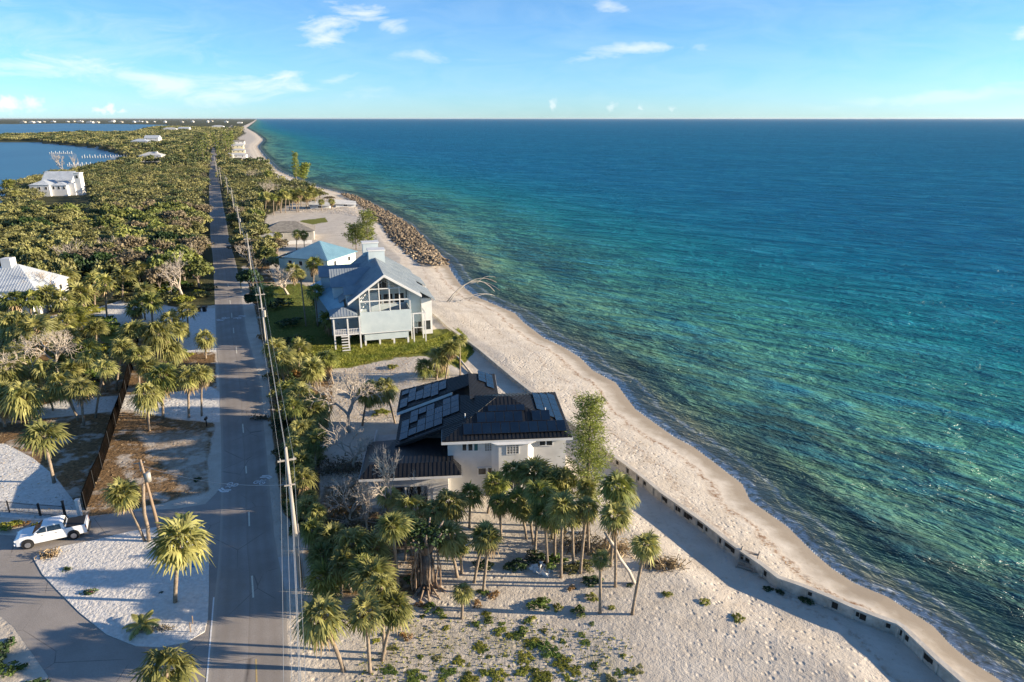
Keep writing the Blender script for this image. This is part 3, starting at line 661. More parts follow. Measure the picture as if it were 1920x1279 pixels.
def leaf_quads(C, size, r, outward=None, flat=0.0, asp=0.6):
    n = len(C); d = r.normal(size=(n, 3))
    if outward is not None: d = d * 0.75 + outward
    d[:, 2] += flat; d /= np.linalg.norm(d, axis=1)[:, None]
    a = np.cross(d, r.normal(size=(n, 3))); a /= np.linalg.norm(a, axis=1)[:, None]; b_ = np.cross(d, a)
    s = (size * r.uniform(0.6, 1.35, n))[:, None]
    V = np.stack([C - a * s - b_ * s * asp, C + a * s - b_ * s * asp * .6, C + a * s * 1.1 + b_ * s * asp, C - a * s * .7 + b_ * s * asp * 1.1], 1).reshape(-1, 3)
    return V, np.arange(n * 4).reshape(-1, 4)
def crown_points(seed, nblob=17, per=120, flat=0.62, spread=1.0):
    """leaf places in a lumpy crown of radius 1 around (0,0,flat)"""
    r = np.random.default_rng(seed); P = []; O = []
    for i in range(nblob):
        t = (i + .5) / nblob; a = i * GA + r.normal(0, .3); rad = math.sqrt(t) * 0.74 * spread
        c = np.array([rad * math.cos(a), rad * math.sin(a), flat * (0.62 * (1 - (rad) ** 2) + r.normal(0, 0.12)) + .1]); rb = r.uniform(.2, .4)
        d = r.normal(size=(per, 3)); d /= np.linalg.norm(d, axis=1)[:, None]; d[:, 2] = np.where(d[:, 2] < -.35, -d[:, 2], d[:, 2])
        k = r.uniform(.55, 1.08, per)[:, None]; P.append(c + d * k * rb * np.array([1, 1, .8])); O.append(d)
    return np.concatenate(P), np.concatenate(O)
olive = leafmat("olive_leaf", (0.10, 0.11, 0.036), (0.29, 0.27, 0.095), 0.12, rnd=0.38, trans=0.15)
treeg = leafmat("tree_green_leaf", (0.09, 0.12, 0.03), (0.24, 0.25, 0.065), 0.2, rnd=0.3, trans=0.15)
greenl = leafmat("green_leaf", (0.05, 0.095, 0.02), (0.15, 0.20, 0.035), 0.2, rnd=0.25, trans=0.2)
darkl = leafmat("dark_leaf", (0.018, 0.042, 0.014), (0.05, 0.085, 0.025), 0.3, rnd=0.2, trans=0.12)
greyl = leafmat("grey_brown_leaf", (0.13, 0.105, 0.065), (0.24, 0.195, 0.125), 0.3, rnd=0.2, trans=0.1, rough=0.9)
yell = leafmat("yellow_leaf", (0.14, 0.16, 0.02), (0.30, 0.29, 0.05), 0.5, rnd=0.2, trans=0.25)
rustl = leafmat("rust_leaf", (0.20, 0.10, 0.035), (0.36, 0.21, 0.07), 0.8, rnd=0.2, trans=0.15)
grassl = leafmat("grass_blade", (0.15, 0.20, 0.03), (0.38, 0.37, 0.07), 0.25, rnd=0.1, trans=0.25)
def leaf_crown(seed, m_, size=0.085, **kw):
    r = np.random.default_rng(seed + 500); P, O = crown_points(seed, **kw); V, F = leaf_quads(P, size, r, O, 0.1)
    return np_mesh("tree_crown", V, F, m_)
BROAD = {'olive': [leaf_crown(s, olive, .062, nblob=26, per=115, spread=1.1) for s in range(5)], 'green': [leaf_crown(10 + s, treeg, .07, nblob=20, per=110) for s in range(3)],
         'dark': [leaf_crown(20 + s, darkl, .07, nblob=20, per=130) for s in range(2)], 'grey': [leaf_crown(30 + s, greyl, .05, nblob=18, per=70) for s in range(2)]}
def limbs(seed, h=1.0, r0=0.06, n=5, rough=.3):
    r = random.Random(seed); mb = MB(); fork = Vector((r.uniform(-.05, .05), r.uniform(-.05, .05), h * .35))
    mb.tube([(0, 0, -.05), fork * .5 + Vector((r.uniform(-.03, .03), 0, 0)), fork], [r0 * 1.2, r0, r0 * .85], 7)
    for i in range(n):
        a = i * 6.283 / n + r.uniform(-.4, .4); e = Vector((math.cos(a) * r.uniform(.35, .7), math.sin(a) * r.uniform(.35, .7), h * r.uniform(.75, 1.0)))
        m_ = fork.lerp(e, .5) + Vector((0, 0, -.06)); mb.tube([fork, m_, e], [r0 * .6, r0 * .4, r0 * .15], 5)
    return mb
TRUNKS = []
for s in range(3):
    mb = limbs(s); me = bpy.data.meshes.new("tree_trunk"); me.from_pydata(mb.v, [], mb.f); me.materials.append(bark2); TRUNKS.append(me)
def branch_tree(seed, depth=5, spread=.62, up=.25, r0=.045, len0=.36, kids=(2, 3), shrink=.74, wob=.25, sides=4):
    """a bare crown of forking boughs, about one unit high"""
    r = random.Random(seed); mb = MB(); tk = MB()
    def grow(p, d, l, rad, k):
        mid = p + d * l * .5 + Vector((r.uniform(-1, 1), r.uniform(-1, 1), r.uniform(-.5, .5))) * l * wob * .3; e = p + d * l + Vector((r.uniform(-1, 1), r.uniform(-1, 1), r.uniform(-1, 1))) * l * wob * .3
        (tk if k == depth else mb).tube([p, mid, e], [rad, rad * .82, rad * .66], 6 if k >= depth - 1 else sides, cap=False)
        if k == 0: return
        for i in range(r.choice(kids) + (1 if k == depth else 0)):
            a = r.uniform(0, 6.283); q = d.orthogonal().normalized(); q.rotate(Matrix.Rotation(a, 3, d)); nd = (d + q * r.uniform(spread * .6, spread * 1.4) + Vector((0, 0, up * r.random()))).normalized()
            grow(e, nd, l * shrink * r.uniform(.75, 1.15), rad * .62, k - 1)
    grow(Vector((0, 0, -.02)), Vector((r.uniform(-.15, .15), r.uniform(-.15, .15), 1)).normalized(), len0, r0, depth)
    a = bpy.data.meshes.new("bare_trunk"); a.from_pydata(tk.v, [], tk.f); b_ = bpy.data.meshes.new("bare_boughs"); b_.from_pydata(mb.v, [], mb.f)
    return a, b_
BARE = [branch_tree(s, 6, .62, .3, .022, .24, (2, 3, 3), .78) for s in (1, 2, 3)]
SPREAD = [branch_tree(11, 6, .8, .2, .03, .22, (2, 3, 3), .8), branch_tree(14, 6, .75, .25, .03, .22, (3, 2, 3), .8)]
TWIGS = [branch_tree(31, 6, .62, .25, .02, .18, (3, 2, 3), .8), branch_tree(32, 6, .7, .15, .02, .18, (3, 3, 2), .8)]
for a, b_ in BARE + TWIGS + SPREAD:
    for q in (a, b_): q.materials.append(deadwood)

PALMS = [0]
def palm(bpx, bpy_, cpx, cpy, rpx, label, kind='a', group=None, low=False, dead=0.7, name="cabbage_palm", bend=0.3, ground=True, tr=None):
    """cabbage palm standing where its foot shows at (bpx,bpy_), its crown round (cpx,cpy)"""
    b = GT(bpx, bpy_) if ground else G(bpx, bpy_)
    zt = ztop(b, cpy); zt = max(zt, 1.2); xt = xat(b.y, zt, cpx); rad = pxm(Vector((xt, b.y, zt)), rpx)
    i = PALMS[0]; PALMS[0] += 1; r = random.Random(i * 31 + 5)
    t = empty(name, b, 0, label, "palm tree", group)
    dx, h = xt - b.x, zt - b.z; dy = r.uniform(-.5, .5) * min(1, h / 6)
    top = Vector((dx, dy, h - rad * .12)); r0 = tr or max(.13, min(.22, rad * .085))
    if h > rad * .5:
        pts = []
        for k in range(9):
            s = k / 8; ss = s + bend * (s * s - s); pts.append((dx * ss, dy * s, -.15 + (top.z + .15) * s))
        mb = MB(); mb.tube(pts, [r0 * (1.25 if k == 0 else 1.0 if k < 7 else 1.15) * (1 + .06 * (k % 2)) for k in range(9)], 8)
        mb.build("trunk", bark, t, smooth=True)
    C_ = (LOWC if low else CROWNS) if kind == 'a' else (LOWCD if low else CROWND)
    k_ = rad / 1.42 * r.uniform(.92, 1.1)
    o = wobj("crown", C_[i % len(C_)], t, top, r.uniform(0, 6.28), (k_, k_ * r.uniform(.88, 1.1), k_ * r.uniform(.82, 1.12))); o.rotation_euler = (r.uniform(-.2, .2), r.uniform(-.2, .2), r.uniform(0, 6.28))
    if r.random() < dead:
        o = wobj("dead_fronds", SKIRTS[i % len(SKIRTS)], t, top - Vector((0, 0, rad * .08)), r.uniform(0, 6.28), rad / 1.45)
    return t
def tree(x, y, rad, h, kind, label, group, name="broadleaf_tree", cat="tree", z=None):
    i = PALMS[0]; PALMS[0] += 1; r = random.Random(i * 17 + 3)
    z = T(x, y) if z is None else z
    t = empty(name, (x, y, z), 0, label, cat, group)
    tk = wobj("trunk", TRUNKS[i % 3], t, (0, 0, 0), r.uniform(0, 6.28), (rad, rad, h * .95))
    C_ = BROAD[kind]
    wobj("crown", C_[i % len(C_)], t, (0, 0, h * .42), r.uniform(0, 6.28), (rad * r.uniform(.9, 1.12), rad * r.uniform(.9, 1.12), h * .8))
    return t
def bare(px, py, tpy, wpx, label, lib=None, group=None, rz=0, name="bare_tree", tilt=(0, 0), m_=None):
    lib = lib or BARE; b = GT(px, py); h = max(1.2, ztop(b, tpy) - b.z); w = pxm(b, wpx); i = PALMS[0]; PALMS[0] += 1
    t = empty(name, b, rz, label, "bare tree", group); a, c = lib[i % len(lib)]
    for nm, q in (("trunk", a), ("boughs", c)):
        zs = max(v.co.z for v in c.vertices); xs = np.percentile([v.co.xy.length for v in c.vertices], 95); s_ = w / xs if nm == 'boughs' else w / xs * .999
        o = wobj(nm, q, t, (0, 0, 0), 0, (s_, s_, h / zs)); o.rotation_euler = (tilt[0], tilt[1], 0)
    return t
# ------------------------------------------------------------------ palms one by one
# foot x, foot y, crown x, crown y, crown half width (photo pixels), shade, label
GI = "palms on the sandy drive island and its verge"; GL = "palms in the leaf-littered yard by the dark screen fence"; GH = "palms of the roadside hedge under the wires"
GC = "palms crowded round the fig roots"; GR = "tall slim palms in front of the solar roof house"; GY = "palms round the shell yard left of the road"; GF = "palms far up the beach by the bare lot"
NEAR = [
 (328, 1130, 335, 1012, 46, 'a', "full yellow-green cabbage palm standing on the white sand island by the blue sign", GI, .3),
 (312, 1345, 314, 1247, 44, 'a', "bright palm crown cut by the bottom edge beside the asphalt turnaround", GI, .2),
 (272, 1015, 233, 918, 27, 'a', "crooked leaning palm with small round crown beside the transformer pole", GI, .3),
 (102, 905, 82, 812, 35, 'a', "round-headed palm alone beside the pale shell drive", GL, .2),
 (280, 808, 275, 735, 24, 'a', "palm with whitish trunk at the patchy sand edge right of the screen fence", GL, .2),
 (306, 785, 308, 700, 29, 'b', "dark shaggy palm between the pale trunk palm and the roadside pair", GL, 1),
 (354, 783, 352, 703, 25, 'a', "left palm of the roadside pair near the black mailbox", GL, 1),
 (378, 780, 377, 698, 21, 'a', "right palm of the roadside pair right beside the black mailbox", GL, .5),
 (386, 672, 384, 632, 18, 'a', "small neat palm alone at the road edge by the shell yard", GY, .6),
 (287, 745, 281, 685, 22, 'a', "palm half hidden behind the dark shaggy palm right of the screen fence", GL, .4),
 (157, 797, 152, 722, 25, 'a', "palm with two thin pale trunks look, standing over the lower shell track", GL, .4),
 (147, 788, 112, 715, 26, 'a', "palm whose brown-skirted trunk leans hard over the lower shell track", GL, 1),
 (62, 800, 45, 738, 36, 'a', "wide yellow-green palm above the left end of the lower shell track", GL, .3),
 (179, 783, 195, 688, 20, 'a', "slender palm curving right above the lower shell track", GL, 1),
 (218, 732, 230, 650, 23, 'a', "straight pale palm close to the top of the screen fence", GL, .6),
 (200, 735, 172, 665, 20, 'a', "thin palm between the bare tree and the fence top palms", GL, .5),
 (248, 690, 248, 618, 23, 'a', "palm rising above the upper end of the screen fence", GL, .5),
 (262, 735, 262, 662, 22, 'a', "palm with hanging brown fronds right at the screen fence end", GL, 1),
 (295, 690, 295, 622, 27, 'a', "broad palm in the clump above the small dark lawn", GY, 1),
 (318, 690, 325, 655, 22, 'a', "skirted palm on the road side of the clump near the yellow bush", GY, 1),
 (330, 640, 316, 598, 24, 'a', "palm top above the clump near the yellow bush", GY, .4),
 (335, 650, 335, 615, 18, 'a', "smaller palm crown just right of the clump top", GY, .5),
 (262, 604, 253, 575, 18, 'b', "small palm on the left of three in the shell yard", GY, .3),
 (286, 606, 285, 563, 20, 'b', "middle palm of three in the shell yard", GY, .3),
 (272, 600, 268, 542, 17, 'a', "palm behind the three in the shell yard", GY, .3),
 (354, 632, 352, 578, 18, 'a', "palm with a dark thick trunk over the shell drive by the road", GY, .4),
 (201, 598, 199, 530, 20, 'a', "tall palm above the loop of the shell drive", GY, .4),
 (178, 580, 175, 524, 20, 'a', "palm just left of the tall one above the shell loop", GY, .4),
 (160, 585, 150, 545, 22, 'a', "palm at the left of the shell loop among bare boughs", GY, .4),
 (93, 617, 88, 550, 20, 'a', "thin palm in front of the white roofed house corner", GY, .4),
 (104, 617, 116, 560, 19, 'a', "grey trunk palm right of the white roofed house", GY, .4),
 (60, 620, 60, 556, 22, 'b', "dark palm against the wall of the white roofed house", GY, .2),
 (20, 625, 24, 558, 22, 'b', "leftmost dark palm under the white metal roof", GY, .2),
 (30, 668, 28, 605, 34, 'a', "heavy palm crown at the left frame below the white roofed house", GY, .7),
 (70, 675, 68, 610, 28, 'a', "yellowish palm crown below the white roofed house", GY, .8),
 (22, 745, 20, 690, 30, 'a', "palm crown at the left frame above the shell track", GL, .6),
 (92, 745, 85, 690, 24, 'a', "palm crown behind the leaning skirted palm", GL, .6),
 (140, 745, 135, 690, 20, 'a', "palm crown behind the bare tree by the shell track", GL, .6),
 (10, 800, 5, 745, 30, 'a', "palm crown cut by the left frame near the pale shell drive", GL, .6),
 (230, 560, 228, 515, 20, 'a', "palm behind the shell loop below the brown tree", GY, .5), (262, 545, 262, 500, 18, 'a', "palm in front of the dark woods edge", GY, .3), (130, 560, 125, 515, 19, 'a', "palm beside the grey bare boughs left of the shell loop", GY, .3),
 # hedge between road and houses
 (522, 690, 514, 650, 21, 'a', "first hedge palm beside the road below the shaded lawn", GH, 1),
 (534, 735, 527, 672, 22, 'a', "skirted hedge palm with a clear trunk beside the wooden pole", GH, 1),
 (600, 745, 586, 690, 24, 'a', "hedge palm with dead skirt at the yard edge", GH, 1),
 (625, 720, 612, 668, 22, 'b', "dark palm in the back of the hedge near the yellow grass", GH, 1),
 (572, 790, 560, 735, 25, 'a', "hedge palm level with the lit road patch", GH, .8),
 (606, 800, 590, 760, 30, 'a', "bulky hedge palm leaning to the yard", GH, 1),
 (560, 830, 548, 762, 20, 'b', "dark hedge palm close under the wires", GH, .3),
 (600, 850, 573, 800, 27, 'a', "hedge palm above the fallen branches", GH, .8),
 (558, 880, 553, 828, 22, 'a', "bright hedge palm beside the tall silver pole", GH, .4),
 (575, 905, 567, 862, 25, 'a', "yellow hedge palm just right of the silver pole", GH, .3),
 (566, 960, 566, 896, 25, 'a', "orange-tinged hedge palm over the littered ground", GH, 1),
 (585, 975, 580, 925, 16, 'a', "low hedge palm below the orange-tinged one", GH, .3),
 # back yard of the solar roof house
 (741, 793, 722, 724, 22, 'a', "curved dark-stemmed palm in the yard behind the solar roof", None, .6),
 (679, 798, 690, 736, 21, 'b', "dark drooping palm left of the curved one in the yard", None, 1),
 (818, 712, 826, 663, 24, 'a', "palm bending over the sand near the seawall by the yellow grass", None, 1),
 (795, 712, 797, 686, 19, 'b', "dark low palm left of the seawall clump", None, .5),
 (835, 715, 846, 650, 17, 'a', "palm top in the seawall clump", None, 1),
 (863, 704, 862, 634, 15, 'a', "thin palm right beside the seawall and the shaded sand", None, .3),
 (829, 706, 826, 700, 14, 'a', "small bright low palm under the seawall clump", None, 0),
 # round the blue roofed house
 (574, 612, 562, 512, 11, 'a', "tall bare trunk with a small tuft left of the blue roofed house", None, .2),
 (588, 560, 588, 492, 15, 'b', "dark palm silhouette in front of the pale green wall", None, .6),
 (596, 612, 590, 545, 17, 'b', "dark palm against the shaded side of the blue roofed house", None, .3),
 (606, 600, 603, 562, 19, 'b', "second dark palm against the shaded side of the blue roofed house", None, .3),
 (632, 632, 618, 595, 22, 'b', "drooping palm at the steps of the blue roofed house", None, 1),
 (552, 535, 550, 505, 16, 'a', "palm with brown skirt among the fallen grey boughs", None, 1),
 (497, 590, 497, 548, 22, 'b', "dark round palm under the wires at the shaded lawn", GH, 0),
 # cluster round the fig
 (645, 1258, 605, 1142, 47, 'a', "biggest palm at the bottom, orange trunk leaning by the road", GC, .6),
 (694, 1262, 684, 1148, 34, 'a', "palm with pale slim trunk at the bottom, right of the biggest", GC, .6),
 (716, 1238, 742, 1135, 30, 'a', "palm on a slanting trunk over the scrubby sand", GC, .5),
 (721, 1226, 712, 1105, 30, 'a', "palm behind the slanting trunk one, rough brown stem", GC, .5),
 (705, 1150, 700, 1072, 38, 'a', "heavy skirted palm in the heart of the lower cluster", GC, 1),
 (615, 1125, 608, 1078, 34, 'b', "low dark green palm near the road verge", GC, 0),
 (660, 1110, 640, 1062, 30, 'b', "dark palm tucked behind the low verge palm", GC, .3),
 (668, 1090, 660, 1012, 38, 'a', "spiky palm at the upper left of the cluster", GC, .5),
 (700, 1090, 697, 1022, 36, 'a', "dense palm beside the spiky one, upper cluster", GC, .7),
 (606, 1090, 602, 1040, 27, 'b', "dark shaded palm behind the silver pole foot", GC, .2),
 (580, 1050, 585, 992, 24, 'b', "small palm right against the silver pole", GC, .5),
 (747, 1102, 737, 980, 28, 'a', "palm with a long clear trunk left of the fig", GC, .4),
 (775, 1010, 772, 945, 31, 'a', "broad palm in front of the garage doors", GC, .5),
 (842, 1012, 843, 942, 33, 'a', "broad bright palm below the small square window", GC, .5),
 (725, 985, 728, 925, 20, 'a', "yellow palm in the twigs before the garage", GC, .3),
 (858, 1082, 839, 1000, 33, 'a', "full palm just right of the fig on a double trunk", GC, .8),
 (866, 1075, 862, 1015, 20, 'b', "thin second trunk palm of the double one by the fig", GC, .6),
 (880, 990, 882, 926, 21, 'b', "dark small palm in front of the white wall", GC, .2),
 (889, 1092, 908, 998, 27, 'a', "pale palm with a broken bough across its crown", GC, .7),
 (906, 1110, 918, 1004, 25, 'a', "straight twin of the pale palm with the broken bough", GC, .7),
 (866, 1160, 868, 1108, 20, 'a', "short palm in the rusty shrubs", GC, .8),
 # right hand group
 (914, 962, 930, 902, 25, 'b', "bent palm alone in front of the lower windows", GR, .4),
 (988, 1010, 972, 935, 28, 'b', "dark palm on the left flank of the tall group", GR, .7),
 (1000, 1020, 990, 948, 24, 'a', "sunlit palm on the left flank of the tall group", GR, .3),
 (985, 985, 962, 880, 24, 'b', "high dark palm before the bay window", GR, .2),
 (1005, 985, 1000, 880, 31, 'a', "highest bright palm before the bay window", GR, .3),
 (1003, 1040, 1010, 915, 27, 'b', "dark palm in the middle row of the tall group", GR, .4),
 (1035, 1010, 1040, 905, 26, 'b', "dark palm behind the middle row near the house corner", GR, .3),
 (1060, 1000, 1058, 895, 27, 'a', "yellow-lit palm at the house corner", GR, .4),
 (1027, 1062, 1020, 955, 26, 'b', "grey-skirted slim palm at the front of the tall group", GR, 1),
 (1052, 1083, 1054, 950, 28, 'a', "slimmest tall palm above the tarp on the sand", GR, .6),
 (1088, 1075, 1100, 945, 25, 'a', "slightly bent tall palm beside the feathery pine", GR, .8),
 (1104, 1040, 1100, 912, 20, 'a', "palm just under the feathery pine foliage", GR, .3),
 (1154, 1100, 1152, 958, 32, 'a', "tall straight palm with long brown beard near the beach", GR, 1),
 (1145, 1062, 1157, 905, 30, 'b', "rear palm of the bearded pair near the beach", GR, .5),
 (1128, 1030, 1180, 930, 20, 'a', "seaward leaning palm behind the bearded pair", GR, .5),
 (1125, 1150, 1127, 1050, 19, 'a', "small palm standing out on the open sand", GR, 1),
 (1185, 1152, 1211, 1018, 29, 'a', "S-curved palm standing alone nearest the seawall", GR, .9),
]
for (bx_, by_, cx_, cy_, rp, kd, lb, gp, dd) in NEAR:
    palm(bx_, by_, cx_, cy_, rp, lb, kd, gp, low=(by_ < 640), dead=dd)
palm(175, 1320, 0, 1290, 40, "palm crown just outside the lower left corner", 'a') if False else None
fl = random.Random(61)
for (bx_, by_) in [(5, 640), (48, 655), (98, 650), (130, 660), (12, 700), (55, 712), (110, 690), (165, 700), (5, 770), (100, 770), (40, 690), (75, 730), (125, 640), (0, 615), (140, 620), (180, 660), (72, 645), (30, 780)]:
    palm(bx_, by_, bx_ + fl.uniform(-8, 8), by_ - fl.uniform(32, 48), fl.uniform(17, 26), "yellow-green palm crown merging with its neighbours in the crowded yard below the white roof", fl.choice('aab'), "crowded palms below the white roofed house", dead=.6)
for (bx_, by_, h_, rr_) in [(540, 715, 45, 20), (560, 700, 42, 20), (590, 730, 45, 22), (545, 775, 48, 20), (590, 820, 50, 22), (556, 800, 46, 19), (566, 855, 50, 20), (590, 880, 48, 20), (560, 935, 45, 18), (578, 1000, 50, 20), (598, 1010, 45, 19), (625, 1060, 55, 26), (640, 1120, 60, 28), (675, 1140, 62, 28), (812, 1020, 60, 24), (760, 1050, 66, 24), (940, 1010, 70, 22), (1040, 1050, 80, 23), (1075, 1060, 85, 22)]:
    palm(bx_, by_, bx_ + fl.uniform(-6, 6), by_ - h_ - fl.uniform(0, 10), rr_, "shaggy palm half hidden " + ("in the roadside hedge by the lit road patch" if by_ < 790 else "in the roadside hedge beside the bicycle markings" if by_ < 950 and bx_ < 640 else "behind the silvery pole" if bx_ < 600 else "in the lower cluster left of the fig" if bx_ < 700 else "beside the fig" if bx_ < 850 else "inside the tall palm group"), fl.choice('aab'), "palms half hidden behind others", dead=.8)
# the leaning and broken ones
def stump(px, py, tx, ty, r0, label, m_=bark, name="dead_palm_trunk", cat="dead palm", wob=.15):
    b = GT(px, py); z = ztop(b, ty); x = xat(b.y, z, tx); mb = MB(); r = random.Random(int(px))
    mb.tube([(0, 0, -.2)] + [((x - b.x) * s + r.uniform(-wob, wob), r.uniform(-wob, wob), (z - b.z) * s) for s in (.25, .5, .75)] + [(x - b.x, 0, z - b.z)], [r0 * 1.15, r0, r0, r0, r0 * .9], 8)
    o = mb.build(name, m_, None, smooth=True); o.location = b; return tag(o, label, cat)
stump(279, 1016, 269, 908, .17, "headless dead palm trunk between the leaning palm and the transformer pole")
stump(1192, 1094, 1134, 998, .15, "dead trunk leaning left against the tall bearded palm", deadwood, "leaning_trunk", "fallen trunk")
stump(1185, 1055, 1240, 1050, .1, "short stake by the beached palm thatch", deadwood) if False else None
# coconut palm with yellow feather leaves, small feather palm on the island, feather palm by the sign
FE = np_mesh("feather_crown", *feather_fronds(5, 17, 3.4, .9), coco_leaf); FD = np_mesh("feather_crown", *feather_fronds(6, 15, 1.6, .42), palm_leaf); FG = np_mesh("feather_crown", *feather_fronds(9, 14, 2.2, .6, 75, 5), palm_dark)
def feather(px, py, cpy, wpx, me, label, base=3.0, trunk=.14, name="coconut_palm"):
    b = GT(px, py); z = ztop(b, cpy) - b.z; t = empty(name, b, 0, label, "palm tree"); z = max(z, .25)
    mb = MB(); mb.tube([(0, 0, -.1), (.05, 0, z * .5), (0, 0, z)], [trunk * 1.3, trunk, trunk * .8], 8); mb.build("trunk", bark, t, True)
    wobj("crown", me, t, (0, 0, z), 0.4, pxm(b, wpx) / base)
feather(155, 624, 606, 44, FE, "bright yellow coconut palm with long feather fronds in the left yard")
feather(212, 628, 622, 16, FE, "little feather palm on the small dark lawn")
feather(268, 1180, 1172, 34, FD, "short bushy feather palm on the sunlit tip of the sand island", 1.5)
feather(348, 1010, 975, 22, FG, "dark sprouting frond tuft behind the island palm crown", 2.2, .06)
feather(592, 1110, 1100, 26, FG, "dark green low feather palm at the concrete verge", 2.2) if False else None
# palms along the far bare lot
fr = random.Random(90)
for i in range(17):
    px = 492 + i * 6.2 + fr.uniform(-3, 3); py = 404 - i * .9 + fr.uniform(-6, 4)
    palm(px, py, px + fr.uniform(-3, 3), py - fr.uniform(26, 38), fr.uniform(7.5, 10), "slim palm in the row behind the far bare lot", 'b' if i % 3 == 0 else 'a', "row of palms behind the far bare lot", low=True, dead=.5)
for i, (px, py, cx, cy, rr, lb) in enumerate([(521, 480, 520, 440, 9, "palm in front of the brown ruined roof, left one"), (556, 470, 556, 436, 10, "palm in front of the brown ruined roof, right one"), (571, 468, 570, 438, 9, "brown drooping palm at the corner of the ruined house"),
        (30, 385, 27, 362, 9, "palm left of the white bay house, nearer one"), (40, 384, 37, 363, 8, "palm left of the white bay house, second one"), (12, 372, 14, 343, 11, "tall palm at the bay shore by the left frame"), (603, 395, 602, 378, 7, "small palm by the collapsed beach cottages"), (622, 392, 622, 376, 7, "small palm among the collapsed beach cottages"), (505, 345, 504, 325, 7, "dark palm on the narrow far beach")]):
    palm(px, py, cx, cy, rr, lb, 'b' if i in (5, 8) else 'a', None, low=True, dead=.5)

# ------------------------------------------------------------------ bare and half bare trees
bare(345, 562, 470, 48, "large grey-brown half bare tree spreading beside the road", SPREAD, rz=1.0)
bare(108, 705, 615, 60, "big bare pale tree behind the shell track palms", SPREAD, rz=2.0)
bare(60, 740, 640, 62, "bare tangled tree at the left among palms", SPREAD, rz=.3)
bare(135, 520, 445, 40, "pale bare tree in the woods above the shell yard", BARE)
bare(215, 500, 440, 34, "grey bare tree in the middle of the woods", BARE)
bare(100, 580, 500, 38, "bare boughs between the white roof and the yard palms", BARE)
bare(255, 510, 470, 26, "small bare tree near the tall wood edge", BARE)
bare(655, 810, 690, 66, "large dead tree with a forked dark trunk in the sandy yard", SPREAD, rz=2.4)
bare(665, 880, 780, 62, "tangle of dead grey boughs lying in the shade behind the garage", TWIGS, rz=1.2)
bare(740, 985, 830, 52, "pale leafless tree sprouting in front of the garage roof", TWIGS, rz=0.2)
bare(655, 985, 880, 48, "thorny leafless tree left of the garage", TWIGS, rz=2.2)
bare(690, 1000, 900, 40, "low leafless thicket tree before the garage corner", TWIGS, rz=.9)
bare(795, 990, 880, 34, "thin leafless tree before the garage doors", BARE, rz=2)
bare(540, 552, 500, 60, "fallen grey boughs heaped at the shaded lawn edge", TWIGS, rz=.5)
bare(120, 330, 285, 14, "thin snag leaning over the white bay house", BARE); bare(142, 325, 285, 9, "upright snag behind the white bay house", BARE)
bare(362, 520, 455, 28, "brown leafless crown over the road edge", BARE)
for i, (px, py, ty, w) in enumerate([(468, 500, 455, 22), (500, 375, 335, 20), (480, 345, 315, 16), (520, 372, 340, 18), (462, 400, 370, 14), (478, 430, 398, 18), (330, 470, 425, 22), (300, 520, 470, 22), (182, 420, 385, 18), (345, 420, 385, 16)]):
    bare(px, py, ty, w, "grey leafless tree among the green ones of the roadside woods", BARE, group="leafless trees in the woods along the road")
# branch lying on the road
b = GT(479, 786); mb = MB(); me_a, me_b = TWIGS[0]
t = empty("fallen_branch", b, 0, "dry leafy branch fallen on the right lane of the road", "branch")
o = wobj("boughs", TWIGS[0][1], t, (0, 0, .1), 0, (1.5, 1.5, 2.6)); o.rotation_euler = (0, .25, 0)
V, F_ = leaf_quads(nrg.normal(size=(260, 3)) * (.75, .35, .14) + (.9, 0, .25), .11, nrg, None, .3); wobj("leaves", np_mesh("leaves", V, F_, greyl), t)

